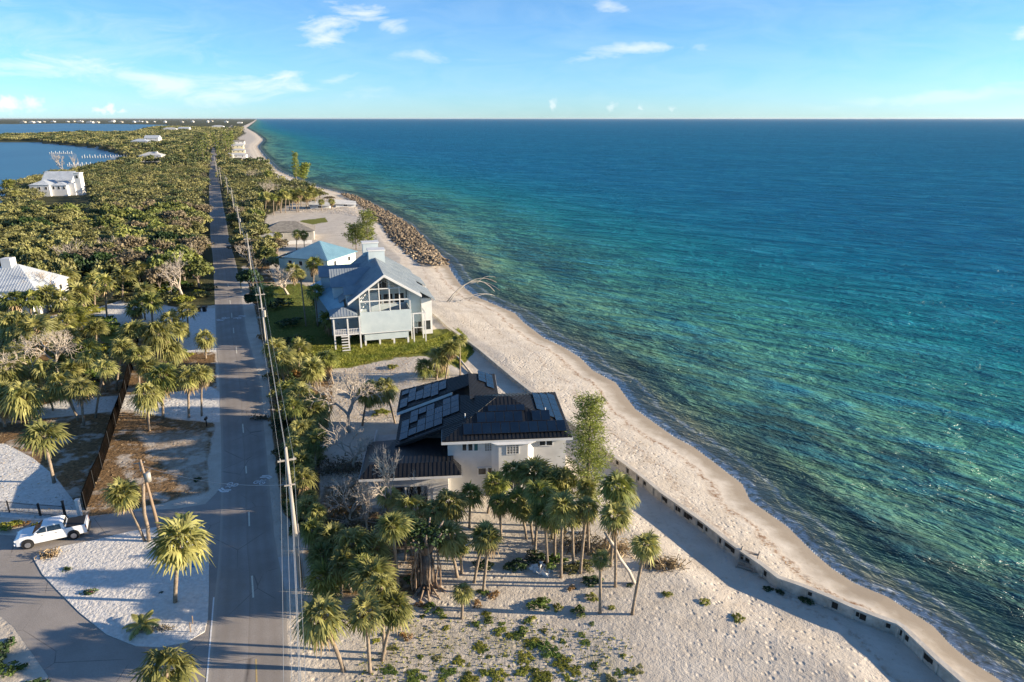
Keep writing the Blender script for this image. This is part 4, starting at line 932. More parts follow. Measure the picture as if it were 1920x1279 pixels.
# ------------------------------------------------------------------ feathery pines (casuarina)
cas = leafmat("pine_needle", (0.15, 0.19, 0.04), (0.33, 0.35, 0.09), .6, rnd=.15, trans=.35)
def casuarina(px, py, tpy, wpx, label, n=90, tx=None, seed=1, dens=1.0):
    b = GT(px, py); h = ztop(b, tpy) - b.z; w = pxm(b, wpx); r = random.Random(seed); g = np.random.default_rng(seed)
    t = empty("beach_pine", b, 0, label, "pine tree"); lx = 0 if tx is None else xat(b.y, h, tx) - b.x
    mb = MB(); bm_ = MB(); mb.tube([(lx * s * s, .1 * math.sin(s * 9), h * s - .1) for s in (0, .2, .4, .6, .8, .97)], [h * .022, h * .019, h * .015, h * .011, h * .007, .02], 7)
    V = []; F = []; C = []
    for i in range(n):
        s = .22 + .78 * (i + .5) / n; a = i * GA; ll = w * (1.15 - .85 * abs(s - .5) ** .9) * r.uniform(.45, 1.1); p0 = Vector((lx * s * s, 0, h * s))
        d = Vector((math.cos(a), math.sin(a), r.uniform(.2, .9))); p1 = p0 + d * ll * .55; p2 = p1 + Vector((d.x, d.y, d.z * .4)) * ll * .45
        bm_.tube([p0, p1, p2], [.028, .018, .008], 3, cap=False)
        for k in range(int(30 * dens)):
            u = r.uniform(.3, 1.05); q = p0.lerp(p1, u / .55) if u < .55 else p1.lerp(p2, (u - .55) / .45); C.append(q + Vector((r.gauss(0, 1), r.gauss(0, 1), r.gauss(0, .8))) * .13 * w)
    C = np.array([tuple(c) for c in C]); m_ = len(C)
    d = g.normal(size=(m_, 3)) * .5 + np.array([0, 0, .25]) + (C * np.array([1, 1, 0])) / (np.linalg.norm(C[:, :2], axis=1)[:, None] + .3) * .6; d /= np.linalg.norm(d, axis=1)[:, None]
    s = np.cross(d, g.normal(size=(m_, 3))); s /= np.linalg.norm(s, axis=1)[:, None]; l = (g.uniform(.25, .6, m_) * max(.55, w * .32))[:, None]; wd = .03 * max(1, w * .6) * max(1, b.y / 110)
    V = np.stack([C - s * wd, C + s * wd, C + d * l + s * wd * .3 + np.array([0, 0, -.05]), C + d * l - s * wd * .3], 1).reshape(-1, 3)
    mb.build("trunk", bark2, t, True); bm_.build("boughs", bark2, t); wobj("crown", np_mesh("pine_crown", V, np.arange(m_ * 4).reshape(-1, 4), cas), t)
casuarina(1098, 1000, 748, 36, "tall feathery bright green pine at the seaward corner of the solar roof house", 150, seed=3, dens=2.0)
casuarina(691, 470, 398, 19, "feathery pine beside the far end of the grey metal roof", 60, seed=4, dens=1.5)
casuarina(668, 468, 424, 20, "shorter feathery pine next to the blue hip roof", 50, seed=5, dens=1.5)
casuarina(556, 345, 287, 7, "lone tall pine on the narrow far beach", 60, seed=6, dens=1.6, tx=553)
casuarina(566, 343, 308, 11, "bushier pine next to the lone tall one on the far beach", 45, seed=7, dens=1.6, tx=573)
for i, (px, py, ty) in enumerate([(392, 300, 250), (404, 285, 248), (425, 285, 246), (437, 280, 247), (372, 300, 256), (383, 310, 262), (355, 310, 272), (432, 296, 255), (412, 300, 262)]):
    casuarina(px, py, ty, 4.5, "dark tall pine standing over the far end of the road", 26, group=None, seed=20 + i) if False else casuarina(px, py, ty, 4.5, ["tall pine over the far end of the road", "tall pine over the far end of the road"][0], 26, seed=20 + i)
    SC.collection.objects[-1]
for o in list(COL.objects):
    if o.name.startswith("beach_pine") and o.get('label') == "tall pine over the far end of the road": o['group'] = "tall pines over the far end of the road"

# ------------------------------------------------------------------ strangler fig with aerial roots
b = GT(800, 1098); h = ztop(b, 985) - b.z; figr = random.Random(12)
t = empty("strangler_fig", b, 0, "dark old fig with a curtain of hanging aerial roots among the palms", "tree")
mb = MB(); mb.tube([(0, 0, -.1), (0.1, 0, 1.5), (.15, .1, h * .55)], [.75, .6, .45], 10)
for i in range(9):
    a = i * .7; mb.tube([(.1, 0, h * .5), (math.cos(a) * 1.1, math.sin(a) * .8, h * .78), (math.cos(a) * 2.1, math.sin(a) * 1.6, h * figr.uniform(.8, 1.05))], [.26, .17, .07], 6)
mb.build("trunk", bark2, t, True)
rm = mat("fig_root_bark", (0.13, 0.085, 0.06), (0.42, 0.31, 0.22), 2.5, rough=.95)
for i in range(46):
    a = figr.uniform(0, 6.28); rr_ = figr.uniform(.4, 1.35); x0, y0 = math.cos(a) * rr_ * 1.1, math.sin(a) * rr_ * .8; zt_ = h * figr.uniform(.5, .85); mb = MB()
    mb.tube([(x0 * .8 + figr.uniform(-.4, .4), y0 * .8, zt_), (x0 * .95 + figr.uniform(-.25, .25), y0, zt_ * .6), (x0 + figr.uniform(-.2, .2), y0 + figr.uniform(-.2, .2), zt_ * .25), (x0 * 1.05, y0 * 1.1, -.1)], [.04, .055, .07, .09], 5); mb.build("aerial_root", rm, t, True)
for i in range(14):
    a = figr.uniform(-2.6, -.3); mb = MB(); l = figr.uniform(1.4, 2.6); mb.tube([(math.cos(a) * .6, math.sin(a) * .6, .5), (math.cos(a) * l * .7, math.sin(a) * l * .7, .14), (math.cos(a) * l, math.sin(a) * l, -.05)], [.13, .08, .03], 5); mb.build("root", rm, t, True)
P, O = crown_points(77, 12, 60); V, F_ = leaf_quads(P * (2.6, 2.2, 2.2) + (0, 0, h * .72), .13, nrg, O); wobj("crown", np_mesh("fig_crown", V, F_, darkl), t)
a_, c_ = TWIGS[1]; o = wobj("boughs", c_, t, (-.3, 0, h * .45), 0, (3.0, 2.6, 3.4))

# ------------------------------------------------------------------ woods on both sides of the road
OCC = [(70, 318, 175, 385, GT(120, 375).y), (-30, 470, 92, 590, GT(40, 590).y), (465, 436, 600, 520, GT(540, 500).y), (488, 405, 590, 440, GT(540, 440).y), (560, 415, 830, 660, GT(700, 600).y),
       (240, 258, 305, 280, 900), (262, 284, 302, 306, 640), (425, 262, 465, 300, 1100), (575, 365, 680, 400, 400), (60, 325, 175, 372, 1e9) if False else (0, 0, 0, 0, 0)]
FOOT = [[(70, 352), (172, 352), (172, 372), (82, 378)], [(-80, 520), (75, 535), (80, 590), (-80, 600)]]
rlw = np.array([G(x, y)[:2] for x, y in RL_PX]); rrw = np.array([G(x, y)[:2] for x, y in RR_PX])
WOODW = [(-60, 262), (0, 262), (60, 264), (180, 275), (232, 288), (250, 298), (238, 305), (210, 312), (180, 318), (150, 326), (100, 332), (70, 340), (30, 352), (8, 366), (0, 400), (-300, 520), (-500, 640), (0, 590), (60, 592), (100, 575), (160, 560), (235, 548), (250, 556), (330, 575), (398, 572)] 
WOODWEST = [(-400, 600), (0, 580), (90, 565), (150, 548), (240, 545), (300, 566), (330, 572), (345, 540), (390, 560), (391, 453), (390, 396), (388, 347), (389, 310), (391, 292), (398, 272), (410, 255), (425, 242), (300, 238), (250, 250), (130, 250), (0, 255), (-300, 258), (-300, 264), (60, 264), (180, 275), (232, 288), (250, 298), (238, 305), (210, 312), (180, 318), (150, 326), (100, 332), (70, 340), (30, 352), (8, 366), (0, 400), (-400, 500)]
WOODEAST = [(456, 560), (449, 496), (434, 446), (429, 419), (424, 396), (417, 354), (412, 315), (410, 292), (412, 273), (421, 255), (440, 240), (452, 240), (440, 262), (432, 290), (440, 300), (500, 312), (520, 345), (560, 352), (600, 372), (570, 380), (500, 392), (478, 430), (490, 450), (520, 470), (540, 500), (480, 505), (478, 560)]
def candidates(y0, y1, space, seed):
    r = np.random.default_rng(seed); out = []; y = y0
    while y < y1:
        s = space(y) if callable(space) else space; xs = np.arange(-1.3 * y - 20, .1 * y, s)
        out.append(np.column_stack([xs + r.uniform(-.42, .42, len(xs)) * s, y + r.uniform(-.42, .42, len(xs)) * s])); y += s * .87
    return np.concatenate(out)
C = candidates(120, 560, 6.1, 5); px_, py_ = project(C[:, 0], C[:, 1], 0.0)
okm = inpoly(px_, py_, WOODWEST) | inpoly(px_, py_, WOODEAST)
west = px_ < np.interp(-py_, [-y for x, y in RL_PX], [x for x, y in RL_PX])
tz = project(C[:, 0], C[:, 1], 5.0); sel = []
for i in np.nonzero(okm)[0]:
    x, y = C[i]
    if -40 - 60 * 0 > tz[0][i]: continue
    if any(a < tz[0][i] < c and b_ < tz[1][i] < d and y < yy + 4 for a, b_, c, d, yy in OCC): continue
    if any(inpoly(px_[i:i + 1], py_[i:i + 1], f)[0] for f in FOOT): continue
    dr_ = min(abs(x - np.interp(y, rlw[:, 1], rlw[:, 0])), abs(x - np.interp(y, rrw[:, 1], rrw[:, 0])))
    if dr_ < 3.6 and y < 400: continue
    sel.append(i)
sel = sorted(sel, key=lambda i: C[i, 1]); wr = random.Random(8)
REST = []
for n_, i in enumerate(sel):
    x, y = C[i]; lf = math.sin(x * .045 + 1.3 * math.sin(y * .03)) + wr.gauss(0, .6)
    if n_ < 285:
        kd = 'olive' if lf < .7 else 'green' if wr.random() < .5 else 'grey'
        if wr.random() < .05: kd = 'dark'
        w_ = west[i]
        rad_, hh_ = wr.choice((3.3, 4.2, 5.2, 6.2)) * wr.uniform(.9, 1.1), wr.uniform(4.8, 8.2)
        lb = ("broad " if rad_ > 5.4 else "small " if rad_ < 3.7 else "tall " if hh_ > 6.8 else "low " if hh_ < 5.5 else "") + {'olive': "olive green tree", 'green': "fresher green tree", 'grey': "grey-brown tree", 'dark': "dark green tree"}[kd]
        if w_: lb += (" close to the road" if px_[i] > 310 else " halfway to the frame" if px_[i] > 170 else " near the left frame") + (" at the front edge of the woods" if y < 165 else " in the front woods" if y < 200 else " in the middle woods" if y < 235 else " in the woods towards the bay house")
        else: lb += " in the strip between road and beach" + (" by the ruined house" if y < 235 else " beyond the bare lot")
        tree(x, y, rad_, hh_ * (1 if w_ else .8), kd, lb, "trees of the woods left of the road" if w_ else "trees of the strip between road and beach", z=0.0)
    else: REST.append((x, y, wr.uniform(3.6, 5.2), wr.uniform(5.2, 7.4), lf))
for k_, (px, py, rr, hh, kd, lb) in enumerate([(452, 470, 3.6, 5, 'olive', "under the wires above the fallen grey boughs"), (470, 452, 3.4, 5, 'green', "left of the ruined house"), (484, 470, 3.0, 4, 'olive', "between the ruined house and the road"), (505, 462, 2.6, 3.4, 'olive', "at the left front corner of the ruined house"), (530, 466, 2.2, 2.6, 'green', "in front of the ruined house wall"), (500, 500, 3.2, 5, 'green', "left of the blue hip roof"), (520, 512, 3.0, 4.5, 'olive', "at the shaded lawn top left of the pale green house"), (488, 520, 3.4, 5, 'grey', "over the fallen boughs beside the wires"),
        (600, 372, 4.0, 3.6, 'olive', "low scrub left of the collapsed cottages"), (618, 378, 3.4, 2.6, 'grey', "dry scrub between the collapsed cottages"), (560, 378, 4.2, 5, 'green', "behind the slim palm row"), (540, 372, 4.4, 5.5, 'olive', "behind the slim palm row left part"), (578, 384, 3.6, 3.6, 'olive', "right end of the slim palm row"), (478, 405, 4.0, 6, 'olive', "left end of the slim palm row"), (460, 430, 4.0, 6, 'green', "by the wires opposite the ruined house"), (470, 545, 3.2, 5, 'dark', "dark under the wires by the shaded lawn"), (484, 585, 3.0, 4.5, 'dark', "dark hedge end beside the lawn driveway")]):
    b = GT(px, py); tree(b.x, b.y, rr, hh, kd, {'olive': "olive", 'green': "green", 'grey': "grey-brown", 'dark': "shaded"}[kd] + " bushy tree " + lb, None, z=b.z)
print("individual wood trees", min(285, len(sel)), "rest", len(REST))
# the rest of the forest, read as one mass: leaf clumps sized to their distance
C2 = candidates(560, 4200, lambda y: 7 + (y - 560) * .013, 6); p2 = project(C2[:, 0], C2[:, 1], 0.0); ok2 = (inpoly(p2[0], p2[1], WOODWEST) | inpoly(p2[0], p2[1], WOODEAST)) & (p2[0] > -160)
t2 = project(C2[:, 0], C2[:, 1], 5.0)
for a, b_, c, d, yy in OCC: ok2 &= ~((t2[0] > a) & (t2[0] < c) & (t2[1] > b_) & (t2[1] < d) & (C2[:, 1] < yy + 6))
C2 = C2[ok2]; print("far clumps", len(C2))
rl = np.random.default_rng(3)
def forest(name, pts, per, size, m_, label, cat="woods"):
    VV = []; 
    base = [crown_points(200 + k, 14, per // 14) for k in range(4)]
    for (x, y, rad, h, s) in pts:
        P, O = base[int(rl.integers(4))]; a = rl.uniform(0, 6.28); q = np.array([[math.cos(a), -math.sin(a), 0], [math.sin(a), math.cos(a), 0], [0, 0, 1]])
        V, _ = leaf_quads((P @ q.T) * (rad, rad, h * .62) + (x, y, h * .36), size * s, rl, O @ q.T, .1); VV.append(V)
    V = np.concatenate(VV); o = wobj(name, np_mesh(name, V, np.arange(len(V)).reshape(-1, 4), m_)); return tag(o, label, cat, kind='stuff')
olive_far = leafmat("olive_leaf_far", (0.09, 0.10, 0.036), (0.285, 0.26, 0.096), 0.035, rnd=0, trans=.1)
scrub_far = leafmat("grey_scrub_far", (0.10, 0.09, 0.05), (0.22, 0.19, 0.12), 0.05, rnd=0, trans=.1); dark_far = leafmat("dark_green_far", (0.04, 0.06, 0.022), (0.11, 0.13, 0.045), 0.06, rnd=0, trans=.1)
fr3 = [random.Random(3).random() for _ in range(1)]; rk = np.random.default_rng(5).random(len(REST)); RK = [2 if k > .9 else 1 if k < .17 else 0 for k in rk]
forest("scrub_woods", [(x, y, r_ * .9, h * .85, 1) for (x, y, r_, h, _), k in zip(REST, RK) if k == 1], 182, .26, scrub_far, "grey brown leafless scrub mixed into the middle distance woods")
forest("dark_woods", [(x, y, r_, h * 1.15, 1) for (x, y, r_, h, _), k in zip(REST, RK) if k == 2], 182, .33, dark_far, "darker green taller crowns mixed into the middle distance woods")
forest("woods", [(x, y, r_, h, 1) for (x, y, r_, h, _), k in zip(REST, RK) if k == 0], 182, .33, olive_far, "olive green woods filling the middle distance on both sides of the road")
k2 = np.random.default_rng(6).random(len(C2))
forest("distant_scrub", [(x, y, 4.4 + (y - 560) * .008, rl.uniform(4, 6), 1 + (y - 560) / 700) for (x, y), k in zip(C2, k2) if k < .2], 84, .5, scrub_far, "grey scrub patches in the far woods up the island")
forest("distant_dark_woods", [(x, y, 4.4 + (y - 560) * .006, rl.uniform(7, 11), 1 + (y - 560) / 800) for (x, y), k in zip(C2, k2) if k > .88], 84, .6, dark_far, "dark taller trees in the far woods up the island")
forest("distant_woods", [(x, y, 4.6 + (y - 560) * .008, rl.uniform(4.5, 8.0), 1 + (y - 560) / 700) for (x, y), k in zip(C2, k2) if .2 <= k <= .88], 84, .62, olive_far, "far woods running up the island to the horizon")
# ------------------------------------------------------------------ buildings
wallw = mat("white_stucco", (0.54, 0.52, 0.49), (0.68, 0.66, 0.63), 0.5, rough=.9, spec=.15)
wallb = mat("pale_blue_siding", (0.44, 0.505, 0.525), (0.53, 0.59, 0.60), 0.6, rough=.8, spec=.2)
wallg = mat("pale_green_wall", (0.44, 0.54, 0.47), (0.52, 0.61, 0.54), 0.6, rough=.8)
walld = mat("grimy_wall", (0.30, 0.28, 0.24), (0.48, 0.45, 0.40), 0.5, rough=.9)
wally = mat("cream_wall", (0.62, 0.55, 0.36), (0.70, 0.64, 0.46), 0.6, rough=.8)
trim = mat("white_trim", (0.62, 0.61, 0.59), (0.70, 0.69, 0.67), .8, rough=.6)
glass = mat("window_glass", (0.022, 0.026, 0.03), (0.05, 0.055, 0.06), 0.7, rough=.08, spec=.6)
blockg = mat("glass_block", (0.20, 0.19, 0.17), (0.34, 0.31, 0.27), 5, rough=.3, spec=.5)
shadein = mat("interior_shade", (0.02, 0.018, 0.016), rough=1)  # solid dark sheet painted as the unlit inside of an opening
tealg = mat("teal_shutter", (0.03, 0.12, 0.13), rough=.5)
roofk = mat("black_standing_seam", (0.009, 0.0095, 0.011), (0.020, 0.020, 0.022), 0.6, rough=.45, spec=.35)
panelm = mat("solar_panel_glass", (0.003, 0.010, 0.026), (0.006, 0.018, 0.042), 0.4, rough=.2, spec=.30)  # blue in the base colour stands in for the reflected sky
panelf = mat("solar_panel_frame", (0.02, 0.02, 0.022), rough=.5)
roofs = mat("blue_grey_standing_seam", (0.20, 0.235, 0.27), (0.28, 0.315, 0.345), 0.5, rough=.42, spec=.45)
roofb = mat("light_blue_metal_roof", (0.15, 0.28, 0.36), (0.20, 0.36, 0.44), 0.4, rough=.5, spec=.3)
roofw = mat("white_metal_roof", (0.42, 0.45, 0.48), (0.54, 0.57, 0.60), 0.4, rough=.4, metal=.1)
roofg = mat("worn_shingles", (0.16, 0.145, 0.125), (0.28, 0.255, 0.22), 1.2, rough=.95)
roofl = mat("pale_grey_roof", (0.40, 0.40, 0.40), (0.52, 0.52, 0.51), 0.8, rough=.8)
whitem = mat("white_metal", (0.74, 0.75, 0.76), rough=.4)

class House:
    def __init__(s, name, origin, rot, label, cat="house", group=None, z=0.0):
        s.o = empty(name, (origin[0], origin[1], z), rot, label, cat, group); s.O = Vector((origin[0], origin[1], z)); s.rot = rot; s.M = Matrix.Rotation(rot, 3, 'Z'); s.Mi = s.M.transposed()
    def world(s, p): return s.O + s.M @ Vector(p)
    def hit(s, px, py, n, c):
        """photo pixel -> local point on the plane n.p = c"""
        d = s.Mi @ Vector(ray(px, py)); o = s.Mi @ (Vector((0, 0, CAMH)) - s.O); n = Vector(n); t = (c - n.dot(o)) / n.dot(d); return o + d * t
    def part(s, mb, name, m_, parent=None, **k):
        return mb.build(name, m_, parent or s.o, **k)
    def walls(s, x0, x1, y0, y1, z0, z1, m_, name="wall"): return s.part(MB().bx(x0, x1, y0, y1, z0, z1), name, m_)
    def window(s, face, a0, a1, z0, z1, c, m_=None, mull=1, name="window", frame=.09, rows=0):
        """face 'f' looks to -y at y=c; 'l' to -x at x=c; 'r' to +x at x=c"""
        def bb(mb, u0, u1, w0, w1, d0, d1):
            if face == 'f': mb.bx(u0, u1, c - d1, c - d0, w0, w1)
            elif face == 'b': mb.bx(u0, u1, c + d0, c + d1, w0, w1)
            elif face == 'l': mb.bx(c - d1, c - d0, u0, u1, w0, w1)
            else: mb.bx(c + d0, c + d1, u0, u1, w0, w1)
        g = MB(); bb(g, a0, a1, z0, z1, .005, .03); g = s.part(g, name, m_ or glass)
        f = MB(); e = frame
        bb(f, a0 - e, a1 + e, z0 - e, z0, .0, .07); bb(f, a0 - e, a1 + e, z1, z1 + e, .0, .07); bb(f, a0 - e, a0, z0, z1, .0, .07); bb(f, a1, a1 + e, z0, z1, .0, .07)
        for k in range(1, mull): u = a0 + (a1 - a0) * k / mull; bb(f, u - .03, u + .03, z0, z1, .031, .06)
        for k in range(1, rows): w = z0 + (z1 - z0) * k / rows; bb(f, a0, a1, w - .02, w + .02, .031, .055)
        s.part(f, "window_frame", trim, g); return g
    def winpx(s, face, c, x0, y0, x1, y1, **k):
        n = (0, 1, 0) if face in 'fb' else (1, 0, 0); i = 0 if face in 'fb' else 1
        a = s.hit(x0, y0, n, c); b_ = s.hit(x1, y1, n, c); u = sorted((a[i], b_[i])); w = sorted((a.z, b_.z)); return s.window(face, u[0], u[1], w[0], w[1], c, **k)
def seam_plane(mb, poly, thick=.12, seam=.45, rib=.045):
    """one roof plane: a slab with ribs running up the slope"""
    P = [Vector(p) for p in poly]; n = Vector((0, 0, 0))
    for i in range(len(P)): n += (P[i] - P[0]).cross(P[(i + 1) % len(P)] - P[0])
    n.normalize(); n = -n if n.z < 0 else n
    mb.slab(poly, thick)
    if not seam: return n
    up = (Vector((0, 0, 1)) - n * n.z); up.normalize(); ac = n.cross(up)
    q = [(p.dot(ac), p.dot(up)) for p in P]; a0, a1 = min(a for a, _ in q), max(a for a, _ in q); base = n * (P[0].dot(n)); t = a0 + seam * .5
    while t < a1:
        hits = []
        for i in range(len(q)):
            (xa, ya), (xb, yb) = q[i], q[(i + 1) % len(q)]
            if (xa - t) * (xb - t) < 0: hits.append(ya + (yb - ya) * (t - xa) / (xb - xa))
        if len(hits) >= 2:
            h0, h1 = min(hits), max(hits)
            if h1 - h0 > .2:
                a = base + ac * t + up * h0; b_ = base + ac * t + up * h1; w = ac * rib * .5; hh = n * rib
                mb.add([a - w, a + w, b_ + w, b_ - w, a - w + hh, a + w + hh, b_ + w + hh, b_ - w + hh], [(4, 5, 6, 7), (0, 1, 5, 4), (2, 3, 7, 6), (1, 2, 6, 5), (3, 0, 4, 7)])
        t += seam
    return n
def hip(x0, x1, y0, y1, ze, zr, ov=.6):
    x0 -= ov; x1 += ov; y0 -= ov; y1 += ov; cx, cy = (x0 + x1) / 2, (y0 + y1) / 2; h = min(x1 - x0, y1 - y0) / 2
    if x1 - x0 > y1 - y0: a, b_ = (x0 + h, cy, zr), (x1 - h, cy, zr); return [[(x0, y0, ze), (x1, y0, ze), b_, a], [(x1, y1, ze), (x0, y1, ze), a, b_], [(x0, y1, ze), (x0, y0, ze), a], [(x1, y0, ze), (x1, y1, ze), b_]]
    a, b_ = (cx, y0 + h, zr), (cx, y1 - h, zr); return [[(x0, y0, ze), (x1, y0, ze), a], [(x1, y1, ze), (x0, y1, ze), b_], [(x0, y1, ze), (x0, y0, ze), a, b_], [(x1, y0, ze), (x1, y1, ze), b_, a]]
def fascia(mb, x0, x1, y0, y1, z, ov=.6, h=.28):
    x0 -= ov; x1 += ov; y0 -= ov; y1 += ov; t = .05; z -= .02
    mb.bx(x0 - t, x1 + t, y0 - t, y0 + .02, z - h, z); mb.bx(x0 - t, x1 + t, y1 - .02, y1 + t, z - h, z); mb.bx(x0 - t, x0 + .02, y0 + .021, y1 - .021, z - h, z); mb.bx(x1 - .02, x1 + t, y0 + .021, y1 - .021, z - h, z)
def soffit(mb, x0, x1, y0, y1, z, ov=.6): mb.bx(x0 - ov, x1 + ov, y0 - ov, y1 + ov, z - .10, z - .04)

# ---- A: the white two storey house with black metal roof and solar panels
gA = GT(838, 922)
A = House("solar_roof_house", (-7.0, 67.0), R(5), "white two storey house with black metal roof covered in solar panels")
W_, D_, ZE, ZR = 13.0, 11.6, 7.0, 9.35
A.walls(0, W_, 0, D_, -1.2, ZE - .1, wallw)
def roof(H, x0, x1, y0, y1, ze, zr, m_, ov=.6, seam=.45, name="roof"):
    mb = MB(); pl = hip(x0, x1, y0, y1, ze, zr, ov)
    for p in pl: seam_plane(mb, p, .10, seam)
    r_ = H.part(mb, name, m_); f = MB(); fascia(f, x0, x1, y0, y1, ze - .1, ov); H.part(f, "fascia", trim, r_); f = MB(); soffit(f, x0, x1, y0, y1, ze - .16, ov - .03); H.part(f, "soffit", trim, r_); return pl, r_
plA, rA = roof(A, 0, W_, 0, D_, ZE, ZR, roofk)
A.walls(-5.8, 5.6, D_ + .01, D_ + 6.3, -1.2, 5.0, wallw, "rear_wing_wall"); A.walls(.6, 5.6, D_ + .01, D_ + 6.3, 5.0, 6.7, wallw, "rear_wing_wall")
rx0, rx1, ry0, ry1, rze, rzr, rcx = -6.3, 6.3, 11.3, D_ + 6.9, 5.4, 8.7, 2.7; rzx = 7.3
plR = [[(rx1, ry1, rzx), (rcx, ry1 - 3.2, rzr), (rx0, ry1, rze)], None, [(rx0, ry1, rze), (rx0, ry0, rze), (rcx, ry0, rzr), (rcx, ry1 - 3.2, rzr)], [(rx1, 11.0, rzx), (rx1, ry1, rzx), (rcx, ry1 - 3.2, rzr), (rcx, 7.0, rzr)]]
mb = MB()
for p in plR:
    if p: seam_plane(mb, p, .10, .45)
rR = A.part(mb, "rear_roof", roofk); f = MB(); f.bx(rx0 - .05, rx0 + .02, ry0, ry1, rze - .38, rze - .1); A.part(MB().bx(rx1 - .02, rx1 + .05, 12.4, ry1 - .03, rzx - .38, rzx - .1), "fascia", trim, rR)
f.add([(rx0, ry0 - .02, rze - .5), (.6, ry0 - .02, rze + 2.0), (.6, ry0 - .02, rze + 2.42), (rx0, ry0 - .02, rze - .11), (rx0, ry0 + .2, rze - .5), (.6, ry0 + .2, rze + 2.0), (.6, ry0 + .2, rze + 2.42), (rx0, ry0 + .2, rze - .11)], [(0, 1, 2, 3), (7, 6, 5, 4), (0, 4, 5, 1), (1, 5, 6, 2), (2, 6, 7, 3), (3, 7, 4, 0)]); A.part(f, "fascia", trim, rR)
A.walls(-5.2, -.01, 3.6, D_ + .3, -1.2, 4.9, wallw, "west_wing_wall")
mb = MB(); zw = lambda x: 5.09 + (x + 5.9) * .367
w2 = [(-5.9, 2.6, zw(-5.9)), (-5.9, 11.2, zw(-5.9)), (.5, 11.2, zw(.5)), (5.6, 6.1, zw(5.6)), (5.6, 5.6, zw(5.6)), (2.6, 2.6, zw(2.6))]; seam_plane(mb, w2, .12); mb.bx(-5.95, -5.88, 2.6, 11.2, 4.7, 4.96)
mb.add([(x, y, z) for y in (2.62, 2.7) for x, z in ((-5.9, 4.7), (-.6, 6.6), (-.6, zw(-.6) - .13), (-5.9, zw(-5.9) - .13))], [(0, 1, 2, 3), (7, 6, 5, 4), (0, 4, 5, 1), (1, 5, 6, 2), (3, 2, 6, 7), (0, 3, 7, 4)])
rW = A.part(mb, "west_roof", roofk)
# garage with its own low roof and a seamed lip over the doors
A.walls(-8.6, -.02, -1.9, 3.59, -1.0, 4.0, wallw, "garage_wall")
mb = MB()
gp = [[(-9.3, -2.7, 4.05), (1.4, -2.7, 4.05), (.6, -1.3, 4.95), (-8.3, -1.3, 4.95)], [(-8.3, -1.3, 4.95), (.6, -1.3, 4.95), (.6, 4.4, 5.0), (-5.9, 4.4, 5.0)], [(-9.3, -2.7, 4.05), (-8.3, -1.3, 4.95), (-5.9, 4.4, 5.0), (-9.3, 6.0, 4.05)], [(1.4, -2.7, 4.05), (1.4, -.62, 4.05), (.6, -.62, 4.95), (.6, -1.3, 4.95)]]
for p in gp: seam_plane(mb, p, .1)
rG = A.part(mb, "garage_roof", roofk)
f = MB(); f.bx(-9.35, 1.45, -2.74, -2.68, 3.72, 3.98); f.bx(-9.35, -9.28, -2.67, 5.9, 3.72, 3.98); A.part(f, "fascia", trim, rG)
A.part(MB().bx(-6.9, -2.3, -1.94, -1.87, -.3, 2.45), "garage_opening", shadein)
A.part(MB().bx(-4.68, -4.5, -2.0, -1.95, -.3, 2.45), "door_post", trim)
A.part(MB().bx(-1.7, -.8, -1.94, -1.88, -.3, 2.1), "side_door", trim)
# bay in the middle of the front, cornice band
A.part(MB().prism([(4.75, -.001), (5.5, -.75), (8.7, -.75), (9.4, -.001)], -1.0, ZE - .5), "bay", wallw)
mb = MB(); seam_plane(mb, [(4.6, -.66, 6.66), (5.4, -.98, 6.5), (8.8, -.98, 6.5), (9.6, -.66, 6.66)], .1, 0); A.part(mb, "bay_eave", trim, rA)
for x0, x1, m__ in ((867, 874.5, glass), (878, 886, glass), (889, 896, tealg)): A.winpx('f', 0, x0, 832, x1, 844.5, m_=m__)
A.winpx('f', 0, 909, 830.5, 926, 844.5, m_=blockg, mull=4, rows=4)
A.winpx('f', -.75, 950.5, 833, 972, 850, m_=blockg, mull=4, rows=4)
for x0, x1 in ((1012, 1022), (1025, 1035)): A.winpx('f', 0, x0, 824.5, x1, 834.5)
for q in ((854, 881, 864, 892), (897, 878, 911, 889), (915, 877, 925, 888)): A.winpx('f', 0, *q)
A.window('f', 10.5, 12.2, 1.5, 2.7, 0, mull=2); A.window('f', 6.3, 7.9, 1.0, 2.4, -.75, mull=2)
for a0 in (2, 5, 8): A.window('r', a0, a0 + 1.4, 4.4, 5.9, W_, mull=2); A.window('r', a0, a0 + 1.4, 1.0, 2.6, W_, mull=2)
for a0 in (5, 8.2): A.window('l', a0, a0 + 1.2, 3.0, 4.2, -5.2)
A.window('l', 13, 14.5, 3.2, 4.4, -6.0); A.window('l', 1, 2.2, 1.2, 2.3, -8.6)
# solar panels, laid on the planes
def panel(H, roofo, plane, u, v, du, dv):
    """plane: eave start, eave end, slope point; u along the eave, v up the slope in metres"""
    a, b_, c = [Vector(p) for p in plane]; e = (b_ - a).normalized(); n = e.cross(c - a).normalized(); n = -n if n.z < 0 else n; up = n.cross(e); up = -up if up.z < 0 else up
    mb = MB(); g = MB()
    def q(uu, vv, h): return a + e * uu + up * vv + n * h
    def bx(mb, u0, u1, v0, v1, h0, h1):
        mb.add([q(u0, v0, h0), q(u1, v0, h0), q(u1, v1, h0), q(u0, v1, h0), q(u0, v0, h1), q(u1, v0, h1), q(u1, v1, h1), q(u0, v1, h1)], [(3, 2, 1, 0), (4, 5, 6, 7), (0, 1, 5, 4), (1, 2, 6, 5), (2, 3, 7, 6), (3, 0, 4, 7)])
    bx(mb, u, u + du, v, v + dv, .13, .165); o = H.part(mb, "solar_panel", panelf); bx(g, u + .025, u + du - .025, v + .025, v + dv - .025, .1651, .169); H.part(g, "panel_glass", panelm, o)
F0 = plA[0]; pf = (F0[0], F0[1], F0[3])
